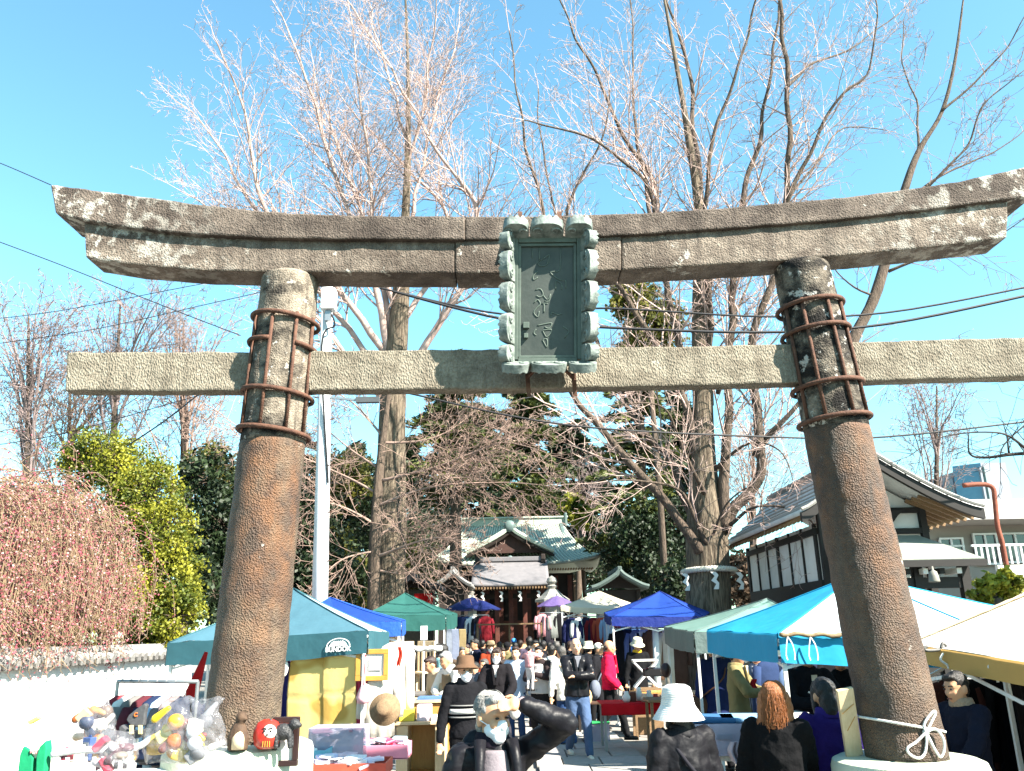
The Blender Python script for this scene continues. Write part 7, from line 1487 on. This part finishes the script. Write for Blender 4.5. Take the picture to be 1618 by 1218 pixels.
o = MB().grid(lambda u, v: P(648 + 50 * u, 1030, 13.6 + v * 0.5) + Vector((0, 0, 0.05 + 0.05 * nz((u * 5, v * 5, 0), 1.0))), 16, 8).build('white_cloth', cloth('#e9e6e0'), smooth=True, solid=0.05); tag(o, 'crumpled white cloth on the grey stall table', 'cloth')
def chair(label, px, Y, m_, yaw=0):
    x = PX(px, Y, 0.8); t = T('wooden_chair', label, 'chair', (x, Y, 0.72), 'wooden chairs on the stall', R(yaw))
    MB().box((0, 0, 0.40), (0.4, 0.4, 0.035)).build('seat', m_, t, local=True, bevel=0.005); MB().box((0, 0.18, 0.92), (0.4, 0.03, 0.09)).build('top_rail', m_, t, local=True, bevel=0.006)
    for s in (-1, 1):
        MB().box((s * 0.18, -0.17, 0.2), (0.035, 0.035, 0.4)).build('leg', m_, t, local=True); MB().box((s * 0.18, 0.18, 0.48), (0.035, 0.035, 0.96)).build('leg', m_, t, local=True)
    for k in range(3): MB().box((-0.1 + 0.1 * k, 0.18, 0.66), (0.025, 0.02, 0.46)).build('spindle', m_, t, local=True)
for i, (px_, nm) in enumerate(((640, 'left'), (664, 'right'))): chair('%s of two pale wooden chairs displayed under the dark green tent' % nm, px_, 16.4, wood_pale, 20 - 50 * i)
o = T('display_platform', 'dark wooden platform holding the chairs under the dark green tent', 'platform', (PX(652, 16.4, 0.3), 16.4, 0)); MB().box((PX(652, 16.4, 0.3), 16.4, 0.69), (1.8, 0.9, 0.05)).build('top', wood_mid, o)
for s in (-1, 1): MB().box((PX(652, 16.4, 0.3) + s * 0.8, 16.4, 0.34), (0.08, 0.8, 0.66)).build('support', wood_mid, o)
sp_ = P(670, 1000, 15.2); si = T('sign_board', 'blank white sign board on a post under the dark green tent', 'sign', (sp_.x, 15.2, 0)); MB().box(sp_, (0.12, 0.015, 0.24)).build('board', plaster, si); MB().box((sp_.x, 15.22, sp_.z / 2), (0.03, 0.02, sp_.z)).build('post', white_metal, si)
rf = drape('red cloth banner hanging in the shed behind the dark green tent', (655, 938), (683, 955), 24.5, '#c21d1d', wav=0.05)
for i, (px_, c) in enumerate(((720, '#8b93a8'), (731, '#a8936a'), (712, '#9aa3b4'))): drape('%s folding screen panel behind the bending man' % ['grey blue', 'ochre', 'pale grey'][i], (px_ - 6, 994), (px_ + 5, 1050), 17.5 + 0.1 * i, c, name='screen_panel', wav=0.0, cat='screen')
# ---- racks at the back
def rack_row(label, place, pa, pb, Y, cols, w_=0.42, L_=0.85, yaw=15):
    a, b = P(*pa, Y), P(*pb, Y + 0.2); z = (a.z + b.z) / 2; rack(label, (a.x, a.y, 0), (b.x, b.y, 0), z)
    for i, (c, nm) in enumerate(cols):
        f = (i + 0.5) / len(cols); garment('%s garment, %s from the left on the rack %s' % (nm, ORD[i], place), (lerp(a.x, b.x, f), lerp(a.y, b.y, f), z - 0.03), w_, L_ * random.uniform(0.8, 1.15), yaw + random.uniform(-15, 15), c, 'garments ' + place)
rack_row('clothes rack below the cream tent', 'below the cream tent', (898, 972), (1000, 975), 22.2, [('#1d2450', 'navy'), ('#e3e0dc', 'white'), ('#23233a', 'dark indigo'), ('#7c1f26', 'dark red'), ('#b5523a', 'rust'), ('#8fa6c4', 'pale blue'), ('#c6cfe0', 'blue white patterned'), ('#9c2f2f', 'red'), ('#41618f', 'denim blue')])
rack_row('clothes rack below the bright blue tent', 'below the bright blue tent', (972, 992), (1075, 992), 18.6, [('#14141c', 'black'), ('#1c2138', 'dark navy'), ('#6673a8', 'blue patterned'), ('#b9c2d2', 'silver grey'), ('#6b4c3e', 'brown'), ('#8a6a55', 'tan brown'), ('#d6cfc0', 'cream'), ('#57423a', 'dark brown')], 0.46, 1.0)
rack_row('clothes rack left of the path below the dark blue parasol', 'below the dark blue parasol', (722, 972), (772, 972), 26, [('#1c2a52', 'navy'), ('#2d4a78', 'blue'), ('#cfd6de', 'white'), ('#20202a', 'black'), ('#8f2430', 'red')])
rack_row('clothes rack behind the crowd near the shrine steps', 'near the shrine steps', (852, 968), (890, 968), 26.5, [('#c98a92', 'pink'), ('#33303a', 'charcoal'), ('#8a8f8c', 'grey'), ('#141418', 'black')])
rack_row('clothes rack under the turquoise tent', 'under the turquoise tent', (1205, 1036), (1320, 1036), 10.6, [('#33466e', 'denim'), ('#1f2a44', 'dark blue'), ('#5b7398', 'faded denim'), ('#15151c', 'black'), ('#2a2f45', 'slate'), ('#101016', 'black long')], 0.42, 1.0)
rack_row('clothes rack in the shade under the nearest tent', 'under the nearest tent', (1480, 1062), (1640, 1072), 8.4, [('#4d2a24', 'brown'), ('#0f0f14', 'black'), ('#14151f', 'dark navy'), ('#0e0e12', 'coal black'), ('#1a1416', 'dark plum')], 0.6, 1.25)
# ---- red table and bric-a-brac, centre right
table('table with a bright red cloth and crockery beside the red jacket man', 1022, 13.9, 1.5, 0.7, 0.72, wood_mid, grey_metal, skirt=(cloth('#c01420'), 0.16))
goods = [(990, '#ece6e0', 'white jug', 0.16), (1000, '#6b3a2a', 'brown box', 0.14), (1010, '#efe9e2', 'white vase', 0.2), (1018, '#d8b9a0', 'beige pot', 0.12), (1026, '#e9ddd2', 'cream teapot', 0.16), (1036, '#b23a34', 'red bowl', 0.1), (1046, '#9a6a44', 'brown basket bowl', 0.09)]
for i, (px_, c, nm, hh) in enumerate(goods):
    p = Vector((PX(px_, 13.75 + 0.1 * (i % 3), 0.74), 13.75 + 0.1 * (i % 3), 0.732)); o = MB().lathe([(0.04, 0), (0.06, hh * 0.15), (0.065, hh * 0.5), (0.035, hh * 0.75), (0.04, hh * 0.95), (0.03, hh)], 14, c=p).build('crockery', paint(c, 0.3), smooth=True) if 'box' not in nm else MB().box(p + Vector((0, 0, hh / 2)), (0.1, 0.1, hh)).build('crockery', paint(c), bevel=0.004)
    tag(o, '%s standing %s from the left on the red cloth table' % (nm, ORD[i]), 'crockery', 'crockery on the red table')
crate('clear tub with a green lid on the ground behind the red jacket man', 943, 0, 14.9, (0.42, 0.32, 0.3), clearbox, name='tub', cat='tub', lid=paint('#2fa35a'))
table('low dark wooden bench behind the red jacket man', 948, 16.4, 0.9, 0.4, 0.55, M('brown bench', (0.13, 0.07, 0.04), (0.08, 0.04, 0.025)), wood_dark)
table('orange wooden bench with records right of the yellow scarf vendor', 1037, 15.4, 0.9, 0.45, 0.78, wood_orange, wood_mid)
crate('black record crate on the orange wooden bench', 1033, 1068, 15.2, (0.34, 0.28, 0.12), black_metal, name='crate', cat='crate', fill=['#2a2a2e'])
table('wooden stall table with folded cloth under the grey green tent', 1083, 13.2, 1.2, 0.6, 0.82, wood_mid, wood_mid)
for i, (px_, c, nm) in enumerate(((1066, '#e4d6b4', 'cream'), (1076, '#1d3a2c', 'dark green'), (1092, '#dfb9a0', 'peach'))):
    o = MB().box((PX(px_, 13.1, 0.85), 13.1, 0.825 + 0.05), (0.26, 0.3, 0.09)).build('folded_cloth', cloth(c), bevel=0.02); tag(o, '%s folded cloth on the wooden table under the grey green tent' % nm, 'cloth')
mp_ = T('mannequin_head', 'dark round head form on the wooden table behind the white hat woman', 'mannequin', (PX(1054, 12.2, 1), 12.2, 0)); MB().tube([(PX(1054, 12.2, 1), 12.2, 0.02), (PX(1054, 12.2, 1), 12.2, 1.2)], 0.012, 8).build('stand', grey_metal, mp_); MB().ell((PX(1054, 12.2, 1), 12.2, 1.26), (0.075, 0.085, 0.1)).build('head', paint('#3a2420', 0.4), mp_, smooth=True)
st_ = Vector((PX(1022, 16.0, 0.9), 16.0, 0)); fs_ = T('folding_stool', 'white folding stool standing on the stall left of the white post', 'stool', st_)
for s in (-1, 1): MB().bar(st_ + Vector((-0.22 * s, 0, 0.8)), st_ + Vector((0.22 * s, 0, 1.25)), 0.03, 0.03).build('leg', white_metal, fs_); MB().bar(st_ + Vector((-0.22 * s, 0.2, 0.8)), st_ + Vector((0.22 * s, 0.2, 1.25)), 0.03, 0.03).build('leg', white_metal, fs_)
MB().box(st_ + Vector((0, 0.1, 1.27)), (0.46, 0.26, 0.03)).build('seat', plaster, fs_); MB().box(st_ + Vector((0, 0.1, 0.4)), (0.5, 0.3, 0.78)).build('plinth', wood_mid, fs_)
wp_ = T('white_post', 'thick white post standing under the bright blue tent', 'post', (PX(1037, 17.2, 1), 18.0, 0)); MB().tube([(PX(1040, 18, 0.3), 18, 0), (PX(1036, 18, 1.8), 18, 1.98)], [0.075, 0.065], 14).build('shaft', plaster, wp_, smooth=True)
# clear boxes of folded jeans on the near right table
nt_ = table('folding table under clear boxes of jeans, right of the white hat woman', 1150, 6.3, 0.85, 0.5, 0.98, plaster, white_metal, yaw=-8)
for i, (px_, py_, w_, nm) in enumerate(((1132, 1178, 0.36, 'left'), (1168, 1176, 0.34, 'right'))):
    p = Vector((PX(px_, 6.2, 1.05), 6.2, 0.985)); t = T('storage_box', '%s clear plastic box of folded blue jeans on the folding table' % nm, 'box', p, 'clear boxes of jeans', R(-8)); k = 0.008; w2, d2, h2 = w_, 0.42, 0.2
    for x_, y_, sx, sy in ((0, -d2 / 2, w2, k), (0, d2 / 2, w2, k), (-w2 / 2, 0, k, d2), (w2 / 2, 0, k, d2)): MB().box((x_, y_, h2 / 2), (sx, sy, h2)).build('side', clearbox, t, local=True)
    for j in range(6): MB().box((random.uniform(-.02, .02), random.uniform(-.02, .02), 0.025 + j * 0.038), (w2 - 0.05, d2 - 0.06, 0.032), Matrix.Rotation(random.uniform(-.08, .08), 3, 'Z')).build('folded_jeans', cloth(random.choice(['#3f6f9c', '#5b8fb8', '#2c4a72', '#7fa9c9'])), t, local=True, bevel=0.012)
    MB().box((0.04, -d2 / 2 - 0.008, 0.12), (0.1, 0.01, 0.03)).build('handle', paint('#8f93a8'), t, local=True)
drape('crumpled pale plastic bag hanging from the folding table', (1152, 1172), (1168, 1205), 5.95, '#cdb9c0', wav=0.03)
drape('red printed leaflet held near the grey blue jacket person', (1186, 1073), (1196, 1088), 10.0, '#c0202a', wav=0.01)
table('book table in front of the checked scarf reader', 1290, 7.9, 1.4, 0.6, 0.98, paint('#8a8f96'), grey_metal)
for i, (px_, c, nm) in enumerate(((1240, '#a3202a', 'red'), (1256, '#d8d5cc', 'white'), (1296, '#2447a8', 'blue'), (1312, '#33363c', 'dark grey'))):
    o = MB().box((PX(px_, 7.8, 1.0), 7.8, 0.986 + 0.03 + 0.02 * (i % 2)), (0.16, 0.22, 0.06 + 0.04 * (i % 2)), Matrix.Rotation(0.3 * i, 3, 'Z')).build('book_stack', paint(c), bevel=0.004); tag(o, '%s stack of books on the book table under the turquoise tent' % nm, 'book')
# offering box and stone guardian plinth near the shrine
ob = T('offering_box', 'pale wooden offering box on the shrine steps', 'offering box', (PX(806, 36.5, 1), 36.5, 0)); MB().box((PX(806, 36.5, 1), 36.5, 1.0), (1.6, 0.7, 0.7)).build('body', wood_pale, ob, bevel=0.02); MB().box((PX(806, 36.5, 1), 36.5, 0.33), (1.9, 0.9, 0.62)).build('plinth', slabm[1], ob)
for i in range(8): MB().box((PX(806, 36.5, 1) - 0.7 + 0.2 * i, 36.5, 1.37), (0.05, 0.66, 0.04)).build('slat', wood_pale, ob)
sv = T('display_shelf', 'open dark shelf unit in front of the shrine steps', 'shelf', (PX(808, 25, 1), 25, 0))
for z_ in (0.4, 0.95, 1.5, 2.05): MB().box((PX(806, 25, 1), 25, z_), (1.9, 0.4, 0.04)).build('board', wood_mid, sv)
for s in (-1, 0, 1): MB().box((PX(806, 25, 1) + s * 0.93, 25.05, 1.05), (0.05, 0.3, 2.06)).build('upright', wood_mid, sv)
